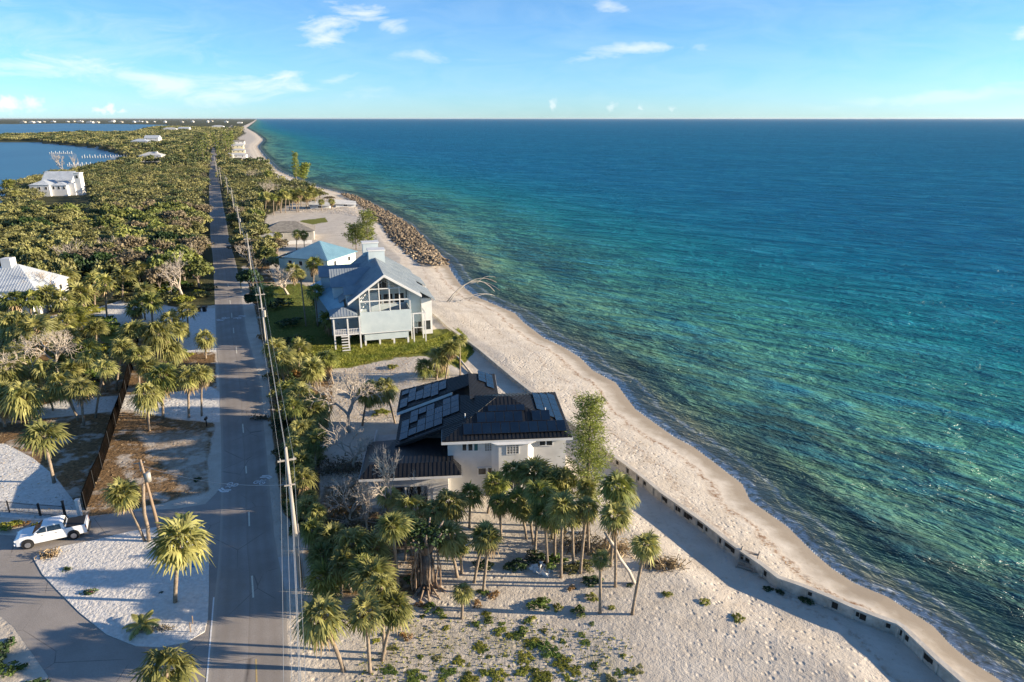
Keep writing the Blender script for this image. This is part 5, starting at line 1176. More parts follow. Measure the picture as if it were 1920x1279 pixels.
for k in range(11): panel(A, rA, pf, 2.35 + k * 1.03, .75, 1.0, 1.68)
for k in range(8):
    if k != 5: panel(A, rA, pf, 3.9 + k * 1.03, 2.5, 1.0, 1.62)
for k in range(4): panel(A, rA, pf, 5.2 + k * 1.06, 4.2, 1.03, 1.0)
E0 = plA[3]; pe = (E0[0], E0[1], E0[2])
for k in range(5): panel(A, rA, pe, 2.6 + k * 1.68, .55, 1.65, 1.0); panel(A, rA, pe, 3.6 + k * 1.68, 1.6, 1.65, 1.0) if k < 4 else None
for k in range(3): panel(A, rA, pe, 4.6 + k * 1.68, 2.65, 1.65, 1.0)
We = plA[2]; pw = (We[1], We[0], We[2])
for k in range(5):
    for j in range(3):
        pass
RW = plR[2]; prw = (RW[1], RW[0], RW[2]); RE = plR[3]; pre = (RE[0], RE[1], RE[2])
for k in range(4):
    for j in range(6): panel(A, rR, (RW[0], RW[1], RW[3]), 1.2 + k * 1.4 + j * .35, .35 + j * 1.05, 1.37, 1.0) if (k, j) not in ((1, 0), (3, 3), (0, 2)) and 1.2 + k * 1.4 + j * .35 + 1.4 < 7 else None
    for j in range(2): panel(A, rR, pre, 1.5 + k * 1.2, .5 + j * 1.05, 1.17, 1.0) if (k, j) not in ((0, 1), (3, 2)) else None
for k in range(4):
    for j in range(7):
        if (k, j) not in ((1, 1), (3, 0), (0, 5), (0, 6), (3, 4), (2, 2)): panel(A, rW, (w2[0], w2[1], w2[2]), .7 + k * 1.7 + (.3 if j else 0), .5 + j * 1.05, 1.65, 1.0)
for (x, y) in ((2.0, 3.2), (11.2, 4.0)): A.part(MB().tube([(x, y, 7.4), (x, y, 8.5)], .06, 6), "vent_pipe", trim)
# terraces, steps and parapets on the yard side and sea side
A.part(MB().bx(-9.5, -5.21, 8, 16, -.25, .12), "terrace", cm); A.part(MB().bx(-9.6, -9.4, 8, 16, .121, .9), "terrace_parapet", wallw); A.part(MB().bx(5.21, 11, 11.61, 17, 3.0, 3.3), "deck", trim)
mb = MB(); mb.bx(10.9, 11.0, 11.7, 17, 3.301, 4.2); mb.bx(5.3, 10.89, 16.9, 17.0, 3.301, 4.2); A.part(mb, "deck_parapet", trim)

# ---- B: the blue roofed stilt house with the open gabled porch
B = House("blue_roof_house", (-23.0, 119.8), R(16), "big pale stilt house with blue grey metal gables and a white skeleton porch front")
PT, AP = .72, 13.5; PE = .63
def rz_(x): return AP - abs(x) * PT
B.part(MB().bx(-4.6, 4.6, 0, .25, 2.6, 6.7), "porch_front_wall", wallb)
B.walls(-4.6, -4.4, .251, 5.0, 2.6, 9.6, wallb, "porch_side_wall"); B.walls(4.4, 4.6, .251, 5.0, 2.6, 6.7, wallb, "porch_side_wall")
B.walls(-4.59, 4.59, .26, 5.0, 2.4, 2.6, wallb, "porch_floor")
B.walls(-4.0, 4.0, .3, 5, 1.25, 2.39, wallb, "lower_skirt"); 
for x in (-3.9, -1.3, 1.3, 3.9):
    for y in (.5, 4): B.part(MB().bx(x - .16, x + .16, y - .16, y + .16, -.3, 1.25), "stilt", trim)
# recessed gable wall of the porch
g = [(-4.4, 0, 6.7), (-4.4, 0, 9.6), (-3.9, 0, 10.3), (0, 0, 13.1), (3.9, 0, 10.3), (4.4, 0, 9.6), (4.4, 0, 6.7)]
mb = MB(); mb.add([(x, 5.0, z if z > 7 else 2.61) for x, _, z in g] + [(x, 5.2, z if z > 7 else 2.61) for x, _, z in g], [tuple(range(7)), tuple(reversed(range(7, 14)))] + [(i, i + 7, (i + 1) % 7 + 7, (i + 1) % 7) for i in range(7)]); B.part(mb, "gable_wall", wallb)
for x0, x1, z0, z1 in ((-3.9, -2.3, 6.8, 8.6), (-1.9, -.2, 6.8, 8.6), (.2, 1.9, 6.8, 8.6), (2.3, 4.0, 6.8, 8.6), (-.9, .9, 9.4, 11.2)): B.window('f', x0, x1, z0, z1, 5.0, mull=2)
tr = MB()
for x in (-4.5, -2.75, -1.0, .85, 2.65, 4.5): B.part(MB().bx(x - .09, x + .09, -.02, .2, 6.701, rz_(x) - .35), "porch_post", trim)
B.part(MB().bx(-4.6, 4.6, -.04, .22, 8.55, 8.75), "porch_rail", trim); B.part(MB().bx(-3.0, 3.0, -.03, .21, 10.75, 10.93), "porch_rail", trim)
for sx in (-1, 1):
    mb = MB(); q6 = AP - 6.6 * (PT if sx < 0 else PE); mb.add([(0, -.74, AP + .05), (sx * 6.6, -.74, q6 + .05), (sx * 6.6, -.74, q6 - .4), (0, -.74, AP - .4), (0, -.5, AP + .05), (sx * 6.6, -.5, q6 + .05), (sx * 6.6, -.5, q6 - .4), (0, -.5, AP - .4)], [(0, 1, 2, 3), (7, 6, 5, 4), (0, 4, 5, 1), (3, 2, 6, 7), (1, 5, 6, 2), (0, 3, 7, 4)]); B.part(mb, "rake_board", trim)
for a, b_ in (((-4.4, .1, 8.6), (-.5, 4.8, 12.4)), ((-2.7, .1, 10.6), (1.5, 4.8, 12.0)), ((-4.4, .1, 6.9), (-1.0, 4.8, 10.6)), ((-4.3, .1, 9.2), (-3.2, 4.8, 9.5)), ((2.7, .1, 10.6), (-1.4, 4.8, 12.1))): B.part(MB().tube([a, b_], .09, 4), "brace", trim)
# body
B.walls(-7.2, 7.2, 5.21, 26, 2.6, 7.6, wallb); B.walls(-6.6, 6.6, 5.6, 25.5, 1.4, 2.59, wallb, "lower_wall")
for x in (-6.4, -2.1, 2.1, 6.4):
    for y in (7, 13, 19, 25): B.part(MB().bx(x - .2, x + .2, y - .2, y + .2, -.3, 1.4), "stilt", trim)
mb = MB(); re_ = lambda x: AP - x * PE
seam_plane(mb, [(0, -.7, AP), (6.6, -.7, re_(6.6)), (6.6, 3.0, re_(6.6)), (9.6, 3.0, re_(9.6)), (9.6, 12, re_(9.6)), (7.6, 12, re_(7.6)), (7.6, 15, re_(7.6)), (9.8, 15, re_(9.8)), (9.8, 22.5, re_(9.8)), (8.2, 22.5, re_(8.2)), (8.2, 26.8, re_(8.2)), (0, 26.8, AP)], .14, .5) ; B.part(mb, "east_roof", roofs)
mb = MB(); seam_plane(mb, [(0, -.7, AP), (-6.6, -.7, rz_(6.6)), (-6.6, 4.2, rz_(6.6)), (-8.0, 4.2, rz_(8)), (-8.0, 26.8, rz_(8)), (0, 26.8, AP)], .14, .5); B.part(mb, "west_roof", roofs)
for y in (26.0,):
    mb = MB(); mb.add([(-7.2, y, 7.6), (7.2, y, 7.6), (0, y, 12.9), (-7.2, y - .2, 7.6), (7.2, y - .2, 7.6), (0, y - .2, 12.9)], [(0, 1, 2), (5, 4, 3), (0, 3, 4, 1), (1, 4, 5, 2), (2, 5, 3, 0)]); B.part(mb, "rear_gable", wallb)
mb = MB(); mb.add([(x, y, z) for y in (5.2, 5.4) for x, z in ((-7.2, 7.6), (-4.6, 7.6), (-4.6, 9.9), (-7.2, 8.1))], [(0, 1, 2, 3), (7, 6, 5, 4), (0, 4, 5, 1), (2, 6, 7, 3)]); B.part(mb, "shoulder_wall", wallb); mb = MB(); mb.add([(x, y, z) for y in (5.2, 5.4) for x, z in ((7.2, 7.6), (4.6, 7.6), (4.6, 9.9), (7.2, 8.4))], [(3, 2, 1, 0), (4, 5, 6, 7), (0, 1, 5, 4), (2, 3, 7, 6)]); B.part(mb, "shoulder_wall", wallb)
mb = MB(); mb.bx(9.55, 9.65, 3.0, 12, re_(9.6) - .4, re_(9.6) - .04); mb.bx(9.75, 9.85, 15, 22.5, re_(9.8) - .4, re_(9.8) - .04); B.part(mb, "fascia", trim)
# west cross gables, dormers and skirt roof
def crossgable(H, y0, y1, xe, zt, ze, m_, wallm_, inner=-.5):
    yc = (y0 + y1) / 2; mb = MB(); seam_plane(mb, [(inner, yc, zt), (xe, yc, zt), (xe, y0, ze), (inner, y0, ze)], .12, .5); seam_plane(mb, [(inner, yc, zt), (xe, yc, zt), (xe, y1, ze), (inner, y1, ze)], .12, .5); r_ = H.part(mb, "cross_gable_roof", m_)
    x = xe + .4; mb = MB(); mb.add([(x, y0 + .4, 5.0), (x, y1 - .4, 5.0), (x, y1 - .4, ze + .1), (x, yc, zt - .25), (x, y0 + .4, ze + .1), (x + .2, y0 + .4, 5.0), (x + .2, y1 - .4, 5.0), (x + .2, y1 - .4, ze + .1), (x + .2, yc, zt - .25), (x + .2, y0 + .4, ze + .1)], [(0, 1, 2, 3, 4), (9, 8, 7, 6, 5), (0, 5, 6, 1), (1, 6, 7, 2), (4, 9, 5, 0)]); mb.bx(x + .2, -1, y0 + .4, y0 + .6, 5.0, ze); mb.bx(x + .2, -1, y1 - .6, y1 - .4, 5.0, ze); w_ = H.part(mb, "cross_gable_wall", wallm_)
    H.window('l', yc - .6, yc + .6, ze - 1.6, ze - .3, x, mull=2)
crossgable(B, 8.2, 14.5, -9.2, 12.6, 9.7, roofs, wallb); crossgable(B, 18.0, 22.3, -11.2, 11.6, 9.7, roofs, wallb)
crossgable(B, 2.2, 4.9, -7.1, 10.9, 9.6, roofs, wallb, inner=-3)
mb = MB(); seam_plane(mb, [(-9.6, 1.5, 6.3), (-7.19, 1.5, 7.9), (-7.19, 26, 9.0), (-13.2, 26, 6.3)], .12, .5); B.part(mb, "skirt_roof", roofb)
B.walls(-9.6, -7.21, 6.5, 25.5, .8, 6.3, wallb, "west_gallery_wall"); B.walls(-12.4, -9.61, 17, 25.4, .8, 6.2, wallb, "west_wing_wall")
for y in (8, 11, 14, 17, 20, 23): B.window('l', y, y + 1.1, 3.4, 5.0, -9.6); 
# balcony porch at the front left
mb = MB(); pr = hip(-9.4, -5.6, -.8, 3.2, 6.6, 7.7, .5)
for p in pr: seam_plane(mb, p, .12, .5)
B.part(mb, "balcony_roof", roofs); B.part(MB().bx(-9.9, -5.1, -1.3, 3.7, 6.3, 6.47), "balcony_soffit", trim)
B.part(MB().bx(-9.4, -4.61, -.8, 3.2, 2.9, 3.1), "balcony_floor", trim)
for x, y in ((-9.3, -.7), (-9.3, 3.1), (-6.9, -.7), (-4.8, -.7)): B.part(MB().bx(x - .13, x + .13, y - .13, y + .13, -.2, 6.3), "balcony_post", trim)
mb = MB(); mb.bx(-9.3, -4.7, -.76, -.70, 3.95, 4.05); mb.bx(-9.36, -9.3, -.7, 3.1, 3.95, 4.05)
for k in range(16): x = -9.2 + k * .29; mb.bx(x - .04, x + .04, -.75, -.71, 3.1, 3.95)
B.part(mb, "balcony_rail", trim)
for z in range(7): B.part(MB().bx(-8.2, -6.8, -1.2 - z * .3, -.81 - z * .3 if z == 0 else -.91 - z * .3, 2.7 - z * .42, 2.82 - z * .42), "stair_tread", trim)
# tower on the ridge and chimney
B.part(MB().bx(-1.3, 1.9, 15.8, 18.6, 9, 14.8), "roof_tower", wallb); B.part(MB().bx(-1.45, 2.05, 15.65, 18.75, 14.8, 15.05), "tower_cap", trim)
B.part(MB().bx(-1.8, 1.4, 24.0, 26.2, 9, 15.0), "chimney_tower", wallb); B.part(MB().bx(-1.95, 1.55, 23.85, 26.35, 15.0, 15.25), "tower_cap", trim)
# east side: lower white wings under the eaves, frames of the broken porch
B.walls(7.21, 9.2, 4.4, 11.5, .3, 7.4, trim, "east_bay"); B.window('f', 7.6, 8.8, 1.2, 3.0, 4.4); B.walls(7.21, 9.3, 15.6, 22, .3, 7.2, trim, "east_bay")
for y in (7, 10): B.window('r', y, y + 1.3, 4, 5.8, 9.2)
for x, y in ((5.0, .3), (7.2, .3), (7.2, 3.4), (5.0, 3.4)): B.part(MB().bx(x - .1, x + .1, y - .1, y + .1, -.2, 5.6), "deck_post", trim)
mb = MB(); mb.bx(4.9, 7.3, .2, .4, 5.601, 5.8); mb.bx(7.1, 7.3, .401, 3.5, 5.601, 5.8); mb.bx(4.9, 7.3, .2, .4, 2.9, 3.0); B.part(mb, "deck_beam", trim)
B.part(MB().bx(-1.6, 1.6, -.09, -.01, 2.35, 2.5) if False else MB().bx(-4.55, 4.55, -.05, -.002, 2.62, 2.75), "wall_trim", trim)

# ---- the other houses
def simple_house(name, px, py, w, d, ze, zr, rot, wm, rm_, label, kind='hip', nwin=3, ridge='x', seam=.5, base=-.3, chim=None, group=None, sink=0, stories=1, ov=.5):
    b = G(px, py); H = House(name, (b.x, b.y), R(rot), label, "house", group); H.walls(-w / 2, w / 2, 0, d, base, ze - .1, wm)
    mb = MB(); z = ze
    if kind == 'hip':
        for p in hip(-w / 2, w / 2, 0, d, ze, zr, ov): seam_plane(mb, p, .14, seam)
    elif ridge == 'x':
        for y0 in (-ov, d + ov): seam_plane(mb, [(-w / 2 - ov, y0, ze), (w / 2 + ov, y0, ze), (w / 2 + ov, d / 2, zr), (-w / 2 - ov, d / 2, zr)], .14, seam)
        for x in (-w / 2, w / 2 - .2): H.part(MB().add([(x, 0, ze - .1), (x, d, ze - .1), (x, d / 2, zr - .2), (x + .2, 0, ze - .1), (x + .2, d, ze - .1), (x + .2, d / 2, zr - .2)], [(0, 2, 1), (3, 4, 5), (0, 3, 5, 2), (1, 2, 5, 4)]), "gable", wm)
    else:
        for sx in (-1, 1): seam_plane(mb, [(sx * (w / 2 + ov), -ov, ze), (sx * (w / 2 + ov), d + ov, ze), (0, d + ov, zr), (0, -ov, zr)], .14, seam)
        for y in (0, d - .2): H.part(MB().add([(-w / 2, y, ze - .1), (w / 2, y, ze - .1), (0, y, zr - .2), (-w / 2, y + .2, ze - .1), (w / 2, y + .2, ze - .1), (0, y + .2, zr - .2)], [(0, 1, 2), (5, 4, 3), (0, 2, 5, 3), (1, 4, 5, 2)]), "gable", wm)
    H.part(mb, "roof", rm_)
    for st in range(stories):
        zc = (ze - 1.3) if st == 0 else ze - 4.1
        for k in range(nwin):
            x = -w / 2 + w * (k + .5) / nwin; H.window('f', x - .5, x + .5, zc - .6, zc + .5, 0)
        if w < 30:
            for k in range(2): y = d * (k + .5) / 2; H.window('l', y - .5, y + .5, zc - .6, zc + .5, -w / 2); H.window('r', y - .5, y + .5, zc - .6, zc + .5, w / 2)
    if chim: H.part(MB().bx(chim[0], chim[0] + chim[2], chim[1], chim[1] + chim[3], ze - .5, chim[4]), "chimney", wm)
    return H
Cc = simple_house("pale_green_house", 577, 526.5, 13, 13.0, 5.8, 9.4, -20, wallg, roofb, "pale green house with bright blue metal hip roof behind the big stilt house", nwin=4, stories=2, chim=None)
mb = MB(); seam_plane(mb, [(-10.0, 1.0, 5.2), (-10.0, 12, 5.2), (-6.75, 12, 6.6), (-6.75, 1.0, 6.6)], .12, .5); Cc.part(mb, "side_roof", roofb); Cc.walls(-9.6, -6.26, 1.5, 11.5, -.3, 5.0, wallg, "side_wall")
Dd = simple_house("ruined_beach_house", 541, 452, 17, 12, 3.3, 6.0, 14, walld, roofg, "storm damaged low house with brown shingle hip roof beside the bare lot", nwin=4, seam=0)
Dd.part(MB().slab([(-9.5, -5, 2.6), (-4.5, -5, 2.6), (-4.2, -.6, 3.0), (-9.3, -.6, 3.0)], .15), "porch_roof", roofl); Dd.part(MB().bx(-4, 8, -7, -6.8, -.3, 1.2), "garden_wall", trim)
Ee = simple_house("bay_house", 112, 364, 15, 10, 7.3, 12.0, 6, trim, roofw, "large white house with pale metal roofs in the woods at the bay shore", kind='gable', nwin=4, stories=2)
for args in ((-8.5, 1.5, -12, -.01, 6.0, 8.3), (1.51, 9.5, -10.5, -.01, 5.6, 7.2)):
    x0, x1, y0, y1, ze, zr = args; Ee.walls(x0, x1, y0, y1, -.3, ze - .1, trim); mb = MB()
    for p in hip(x0, x1, y0, y1 + 1.5, ze, zr, .4): seam_plane(mb, p, .14, .6)
    Ee.part(mb, "wing_roof", roofw)
    for k in range(3): x = x0 + (x1 - x0) * (k + .5) / 3; Ee.window('f', x - .55, x + .55, 3.6, 5.0, y0)
Ee.walls(12.5, 15.5, -7, -3, -.3, 11.6, trim, "tower"); Ee.part(MB().bx(12.2, 15.8, -7.3, -2.7, 11.6, 11.9), "tower_cap", trim); Ee.walls(9.51, 12.49, -8, -1, -.3, 6.4, trim, "link_wall"); Ee.window('f', 13.3, 14.7, 9, 10.6, -7)
Ff = simple_house("white_roof_house", 8, 592, 15, 12, 5.4, 9.9, 4, trim, roofw, "white house under a smooth white metal roof at the left edge of the woods", nwin=4, stories=1, seam=.6)
Ff.part(MB().bx(-1.5, .5, 5, 7, 6, 11.3), "chimney", trim); Ff.walls(0, 6.5, -4.5, -.01, -.3, 3.3, trim, "porch_wall"); mb = MB(); seam_plane(mb, [(-.4, -5, 3.4), (7, -5, 3.4), (7, .2, 4.9), (-.4, .2, 4.9)], .14, .6); Ff.part(mb, "porch_roof", roofw)
# small houses along the far beach and in the woods
SM = [(443, 296, 20, 10, 3.0, 4.8, 10, trim, roofl, 'hip', "low far beach cottage with a long white roof, nearest of the beachfront row"), (447, 287, 15, 9, 3.2, 5.0, 14, wally, roofl, 'hip', "far beach cottage with cream walls, second of the beachfront row"),
      (446, 279, 15, 9, 4.2, 6.4, 14, wally, roofl, 'gable', "tall yellow far beach cottage behind the cream one"), (448, 271, 17, 10, 4.6, 7.2, 14, trim, roofg, 'gable', "white far beach house with dark windows at the top of the beachfront row"),
      (428, 297, 9, 8, 3.4, 5.2, 10, walld, roofl, 'hip', "small grey outbuilding left of the far beach cottages"),
      (283, 304, 20, 14, 6.0, 9.2, 8, trim, roofl, 'hip', "grey roofed house with white chimney in the woods at the bay head"), (262, 274, 24, 16, 7.0, 10.5, 8, trim, roofw, 'hip', "white roofed waterfront house left part of the far pair"), (285, 270, 22, 16, 9, 13.5, 8, trim, roofw, 'gable', "white roofed waterfront house right part of the far pair"),
      (318, 246.5, 40, 20, 8, 12, 8, trim, roofl, 'hip', "pale house by the far water behind the woods"), (345, 246, 34, 20, 9, 13, 8, trim, roofw, 'gable', "second pale house by the far water behind the woods"), (408, 241, 46, 24, 9, 13, 10, trim, roofl, 'hip', "long pale roof among the far woods near the horizon"),
      (449, 231.2, 40, 30, 9, 12, 10, trim, roofl, 'hip', "white block on the far point of the beach")]
for (px, py, w, d, ze, zr, rt, wm, rm_, kd, lb) in SM: simple_house("beach_cottage" if px > 420 else "shore_house", px, py, w, d, ze, zr, rt, wm, rm_, lb, kind=kd, nwin=3, seam=0, chim=(4, 4, 1.8, 1.8, 9.5) if px == 283 else None)
# collapsed cottages by the riprap
def wreck(px, py, w, d, h, rt, tilt, label, wm=trim, rm_=roofl):
    b = GT(px, py); H = House("collapsed_cottage", (b.x, b.y), R(rt), label, "ruin", z=b.z); H.part(MB().bx(-w / 2, w / 2, 0, d, -.3, h), "wall", wm)
    mb = MB(); mb.slab([(-w / 2 - .6, -.8, h + .1), (w / 2 + .6, -.8, h + .1 - tilt), (w / 2 + .4, d * .55, h + 1.4 - tilt), (-w / 2 - .2, d * .55, h + 1.6)], .14); mb.slab([(-w / 2 - .2, d * .55, h + 1.6), (w / 2 + .4, d * .55, h + 1.4 - tilt), (w / 2, d + .7, h), (-w / 2, d + .7, h + .2)], .14); H.part(mb, "roof", rm_); H.window('f', -.8, .8, h - 1.2, h - .3, 0, mull=2)
wreck(648, 388, 9, 7, 1.6, 12, .8, "collapsed cottage with sagging grey roof right above the riprap"); wreck(600, 391, 9, 6, 1.5, 8, .4, "collapsed white cottage left of the sagging grey one", trim, roofl)
wreck(519, 336, 7, 5, 1.6, 10, .5, "little wrecked hut on the far narrow beach, left one"); wreck(544, 344, 7, 5, 1.2, 15, .6, "little wrecked hut by the lone tall pine"); wreck(528, 342, 6, 5, 1.8, 5, .2, "yellowish wrecked hut between the far beach huts", wally)
# blocks on the far shore of the bay
fb = random.Random(5)
for i, (px, w, h) in enumerate([(40, 60, 12), (55, 130, 16), (64, 50, 20), (80, 60, 9), (104, 90, 10), (122, 40, 12), (136, 60, 11), (152, 70, 13), (170, 90, 15), (184, 50, 11), (203, 110, 18), (216, 60, 22), (231, 70, 17), (246, 50, 16), (256, 110, 20), (270, 60, 14), (290, 60, 12), (312, 50, 14), (335, 50, 15), (360, 60, 14), (385, 50, 15), (400, 60, 14), (425, 50, 17)]):
    b = G(px + fb.uniform(-6, 6), 230.2 + fb.uniform(-1.6, .7) - (0.9 if px > 280 else 0)); w *= fb.uniform(.3, .9); h *= fb.uniform(.45, 1.1); mb = MB(); mb.bx(-w / 2, w / 2, 0, 30, -3, h); mb.bx(-w / 4, w / 6, 5, 20, h, h + 4); o = mb.build("waterfront_block", walld if i % 3 == 0 else wallw); o.location = b
    tag(o, "tiny white waterfront block on the horizon across the bay", "building", "white blocks along the far shore")
# ------------------------------------------------------------------ utility poles and wires
polem = mat("silvered_pole_wood", (0.28, 0.25, 0.215), (0.46, 0.42, 0.37), 1.0, rough=.85, stretch=(4, 4, .4)); wirem = mat("wire_metal", (0.45, 0.43, 0.40), rough=.4, metal=.4)
insm = mat("insulator", (0.35, 0.33, 0.31), rough=.4); steel = mat("galvanised_can", (0.40, 0.36, 0.30), (0.5, 0.46, 0.40), 4, rough=.5, metal=.3)
LINE = [(-7.6, 17.0), (-18.9, 51.4), (-41.0, 108.0), (-63.0, 162.0), (-86.0, 216.0), (-110.5, 274.0), (-137.0, 335.0), (-165.0, 396.0), (-190, 452), (-215, 510)]
POLE_H = [13.9, 13.9, 14.0, 14.0, 14, 14, 14, 14, 14, 14]
PLB = ["", "thick silvery utility pole rising from the verge beside the road hedge", "tall wooden utility pole with short crossarms at the shaded lawn", "utility pole over the fallen grey boughs", "utility pole at the roadside woods, fourth along the line", "utility pole at the roadside woods, fifth along the line", "utility pole far up the road where the trees close in", "utility pole past the bend of the trees", "utility pole near the far end of the road, last but one", "last visible utility pole near the far end of the road"]
WIRES = [(-.05, 13.85), (.55, 12.9), (-.55, 12.9), (.12, 11.4), (.12, 10.2)]
for i, (x, y) in enumerate(LINE):
    if i == 0: continue
    z = 0; t = empty("utility_pole", (x, y, 0), R(22), PLB[i], "utility pole", "utility poles along the road")
    MB().tube([(0, 0, -.3), (0, 0, 7), (0, 0, POLE_H[i])], [.22, .18, .13] if i == 1 else [.16, .13, .09], 10).build("post", polem, t, True)
    MB().bx(-.75, .75, -.06, .06, 12.65, 12.79).build("crossarm", polem, t)
    for dx in (-.55, .55): MB().tube([(dx, 0, 12.79), (dx, 0, 12.95)], .05, 6).build("insulator", insm, t)
    MB().bx(-.45, .45, -.22, -.12, 10.4, 10.5).build("lower_arm", polem, t)
    if i in (2, 4): MB().tube([(.32, -.2, 9.0), (.32, -.2, 10.1)], .22, 10).build("transformer", steel, t)
    if i == 1:
        MB().tube([(0, .0, 4.2), (0, .0, 4.32)], .27, 10).build("band", insm, t); MB().tube([(.3, -.05, 0), (.3, -.05, 6.5)], .035, 5).build("conduit", insm, t)
WN = ["top wire", "right high wire", "left high wire", "upper cable", "lower cable"]
for k, (dx, z) in enumerate(WIRES):
    mb = MB(); c, s = math.cos(R(22)), math.sin(R(22)); first = True; P = []
    for (x0, y0), (x1, y1) in zip(LINE[:-1], LINE[1:]):
        for j in range(12):
            t = j / 12; sag = 4 * t * (1 - t) * (.55 + .12 * k); zz = z; P.append((x0 + (x1 - x0) * t + dx * c, y0 + (y1 - y0) * t + dx * s, zz - sag))
    P.append((LINE[-1][0] + dx * c, LINE[-1][1] + dx * s, z)); mb.tube(P, .011 if k < 3 else .018, 4)
    tag(mb.build("power_line", wirem), WN[k] + " of the power line hanging along the road hedge", "wire", "wires of the power line")
# the brown transformer pole on the island
b = GT(303, 1010); zt = ztop(b, 862); xt = xat(b.y, zt, 263) - b.x; t = empty("utility_pole", b, 0, "leaning brown utility pole with transformer can on the sand island", "utility pole", "utility poles along the road")
brownp = mat("brown_pole_wood", (0.22, 0.15, 0.10), (0.36, 0.27, 0.19), 1.2, rough=.9, stretch=(4, 4, .4))
def onp(s): return Vector((xt * s, 0, zt * s))
MB().tube([(0, 0, -.3), onp(.5), onp(1)], [.17, .14, .10], 9).build("post", brownp, t, True)
MB().tube([onp(.79) + Vector((.33, -.05, -.45)), onp(.79) + Vector((.33, -.05, .45))], .27, 12).build("transformer", steel, t, True)
MB().tube([onp(.96) + Vector((-.8, .1, -.15)), onp(.96) + Vector((.35, 0, .1))], .05, 5).build("crossarm", polem, t); MB().tube([onp(.9) + Vector((-.22, 0, -.4)), onp(.9) + Vector((-.22, 0, .5))], .05, 5).build("cutout", insm, t)
mb = MB(); a = b + onp(.93)
P = []
for j in range(13):
    s = j / 12; q = a.lerp(Vector((-18.9, 51.4, 10.4)), s); P.append((q.x, q.y, q.z - 4 * s * (1 - s) * .8))
mb.tube(P, .02, 4); tag(mb.build("service_wire", wirem), "thin service wire crossing the road to the brown transformer pole", "wire", None)
# ------------------------------------------------------------------ dark screen fence and black gate
screen = mat("black_screen_cloth", (0.003, 0.003, 0.003), (0.008, 0.006, 0.005), .8, rough=1, spec=0); ironm = mat("black_iron", (0.02, 0.02, 0.022), rough=.5)
FN = [(160, 957), (176, 915), (190, 880), (204, 838), (216, 800), (227, 765), (236, 738), (244, 708), (250, 685), (254, 668), (257, 652), (259, 640)]
F3 = [G(x, y) for x, y in FN]; t = empty("screen_fence", F3[0], 0, "long tall black cloth screen fence running back between the palms", "fence")
o3 = F3[0]; P2f = [Vector((p.x, p.y)) for p in F3]; mb = MB()
A_, B_ = offset(P2f, -.04), offset(P2f, .04); hh = 2.0
rs = [random.Random(3).uniform(-.15, .15) for _ in P2f]
vs = []
for i, (a, c) in enumerate(zip(A_, B_)): z1 = hh + .18 * math.sin(i * 2.1); vs += [(a.x, a.y, .0), (a.x - .05, a.y, z1), (c.x - .05, c.y, z1), (c.x, c.y, .0)]
mb.add(vs, [(4 * i + k, 4 * i + (k + 1) % 4, 4 * i + 4 + (k + 1) % 4, 4 * i + 4 + k) for i in range(len(P2f) - 1) for k in range(4)] + [(0, 1, 2, 3), tuple(4 * (len(P2f) - 1) + k for k in (3, 2, 1, 0))])
s_ = mb.build("screen", screen, t); s_.matrix_parent_inverse = Matrix.Translation(-o3)
for p in F3: q = MB().tube([(p.x + .1, p.y, -.1), (p.x + .1, p.y, 2.25)], .05, 5).build("fence_post", ironm, t); q.matrix_parent_inverse = Matrix.Translation(-o3)
def railing(pts, h, label, name="iron_fence", cat="fence", gap=.14):
    W3 = [G(x, y) for x, y in pts]; t = empty(name, W3[0], 0, label, cat); inv = Matrix.Translation(-W3[0])
    rail = MB(); pk = MB()
    for a, c in zip(W3[:-1], W3[1:]):
        for z in (.25, h - .1): rail.tube([a + Vector((0, 0, z)), c + Vector((0, 0, z))], .025, 4)
        n = int((c - a).length / gap)
        for k in range(n + 1): q = a.lerp(c, k / n); pk.box((q.x, q.y, h / 2), (.02, .02, h))
    for m_, nm in ((rail, "rail"), (pk, "pickets")): o = m_.build(nm, ironm, t); o.matrix_parent_inverse = inv
    for a in W3: o = MB().box((a.x, a.y, h / 2 + .05), (.09, .09, h + .1)).build("post", ironm, t); o.matrix_parent_inverse = inv
    return t
railing([(-90, 958), (-40, 959), (18, 961), (75, 967)], 1.35, "black iron picket fence left of the drive gate"); railing([(77, 967.5), (122, 971)], 1.45, "black iron gate across the pale shell drive", "drive_gate", "gate", .12)
for (px, py, w, m_, lb) in ((124, 972, .16, ironm, "black square gate post beside the pickup truck bed"), (151, 969, .34, trim, "pale square pillar at the end of the black screen fence")):
    b = G(px, py); mb = MB(); mb.bx(-w / 2, w / 2, -w / 2, w / 2, -.1, 2.0); mb.bx(-w / 2 - .04, w / 2 + .04, -w / 2 - .04, w / 2 + .04, 2.0, 2.08); o = mb.build("gate_post", m_); o.location = b; tag(o, lb, "gate post")
# ------------------------------------------------------------------ white pickup truck
carw = mat("white_car_paint", (0.74, 0.75, 0.76), rough=.22, spec=.6); carg = mat("car_glass", (0.015, 0.02, 0.026), rough=.05, spec=.8); blackp = mat("black_plastic", (0.02, 0.02, 0.022), rough=.6)
tyrem = mat("tyre_rubber", (0.018, 0.018, 0.018), rough=.9); rimm = mat("alloy_rim", (0.50, 0.50, 0.52), rough=.3, metal=.8); redl = mat("tail_lamp", (0.35, 0.02, 0.015), rough=.2); lampm = mat("head_lamp", (0.62, 0.65, 0.68), rough=.1, spec=.8)
fr_, rr_ = G(56.5, 1027), G(142, 1009); ang = math.atan2(fr_.y - rr_.y, fr_.x - rr_.x); sid = Vector((-math.sin(ang), math.cos(ang), 0))   # +y of the truck points to its left, the side that shows
near = (fr_ + rr_) / 2; TC = near - sid * .84; TC.z = 0.02
tk = empty("pickup_truck", TC, ang, "white double cab pickup with a black bed cover turning into the drive", "pickup truck")
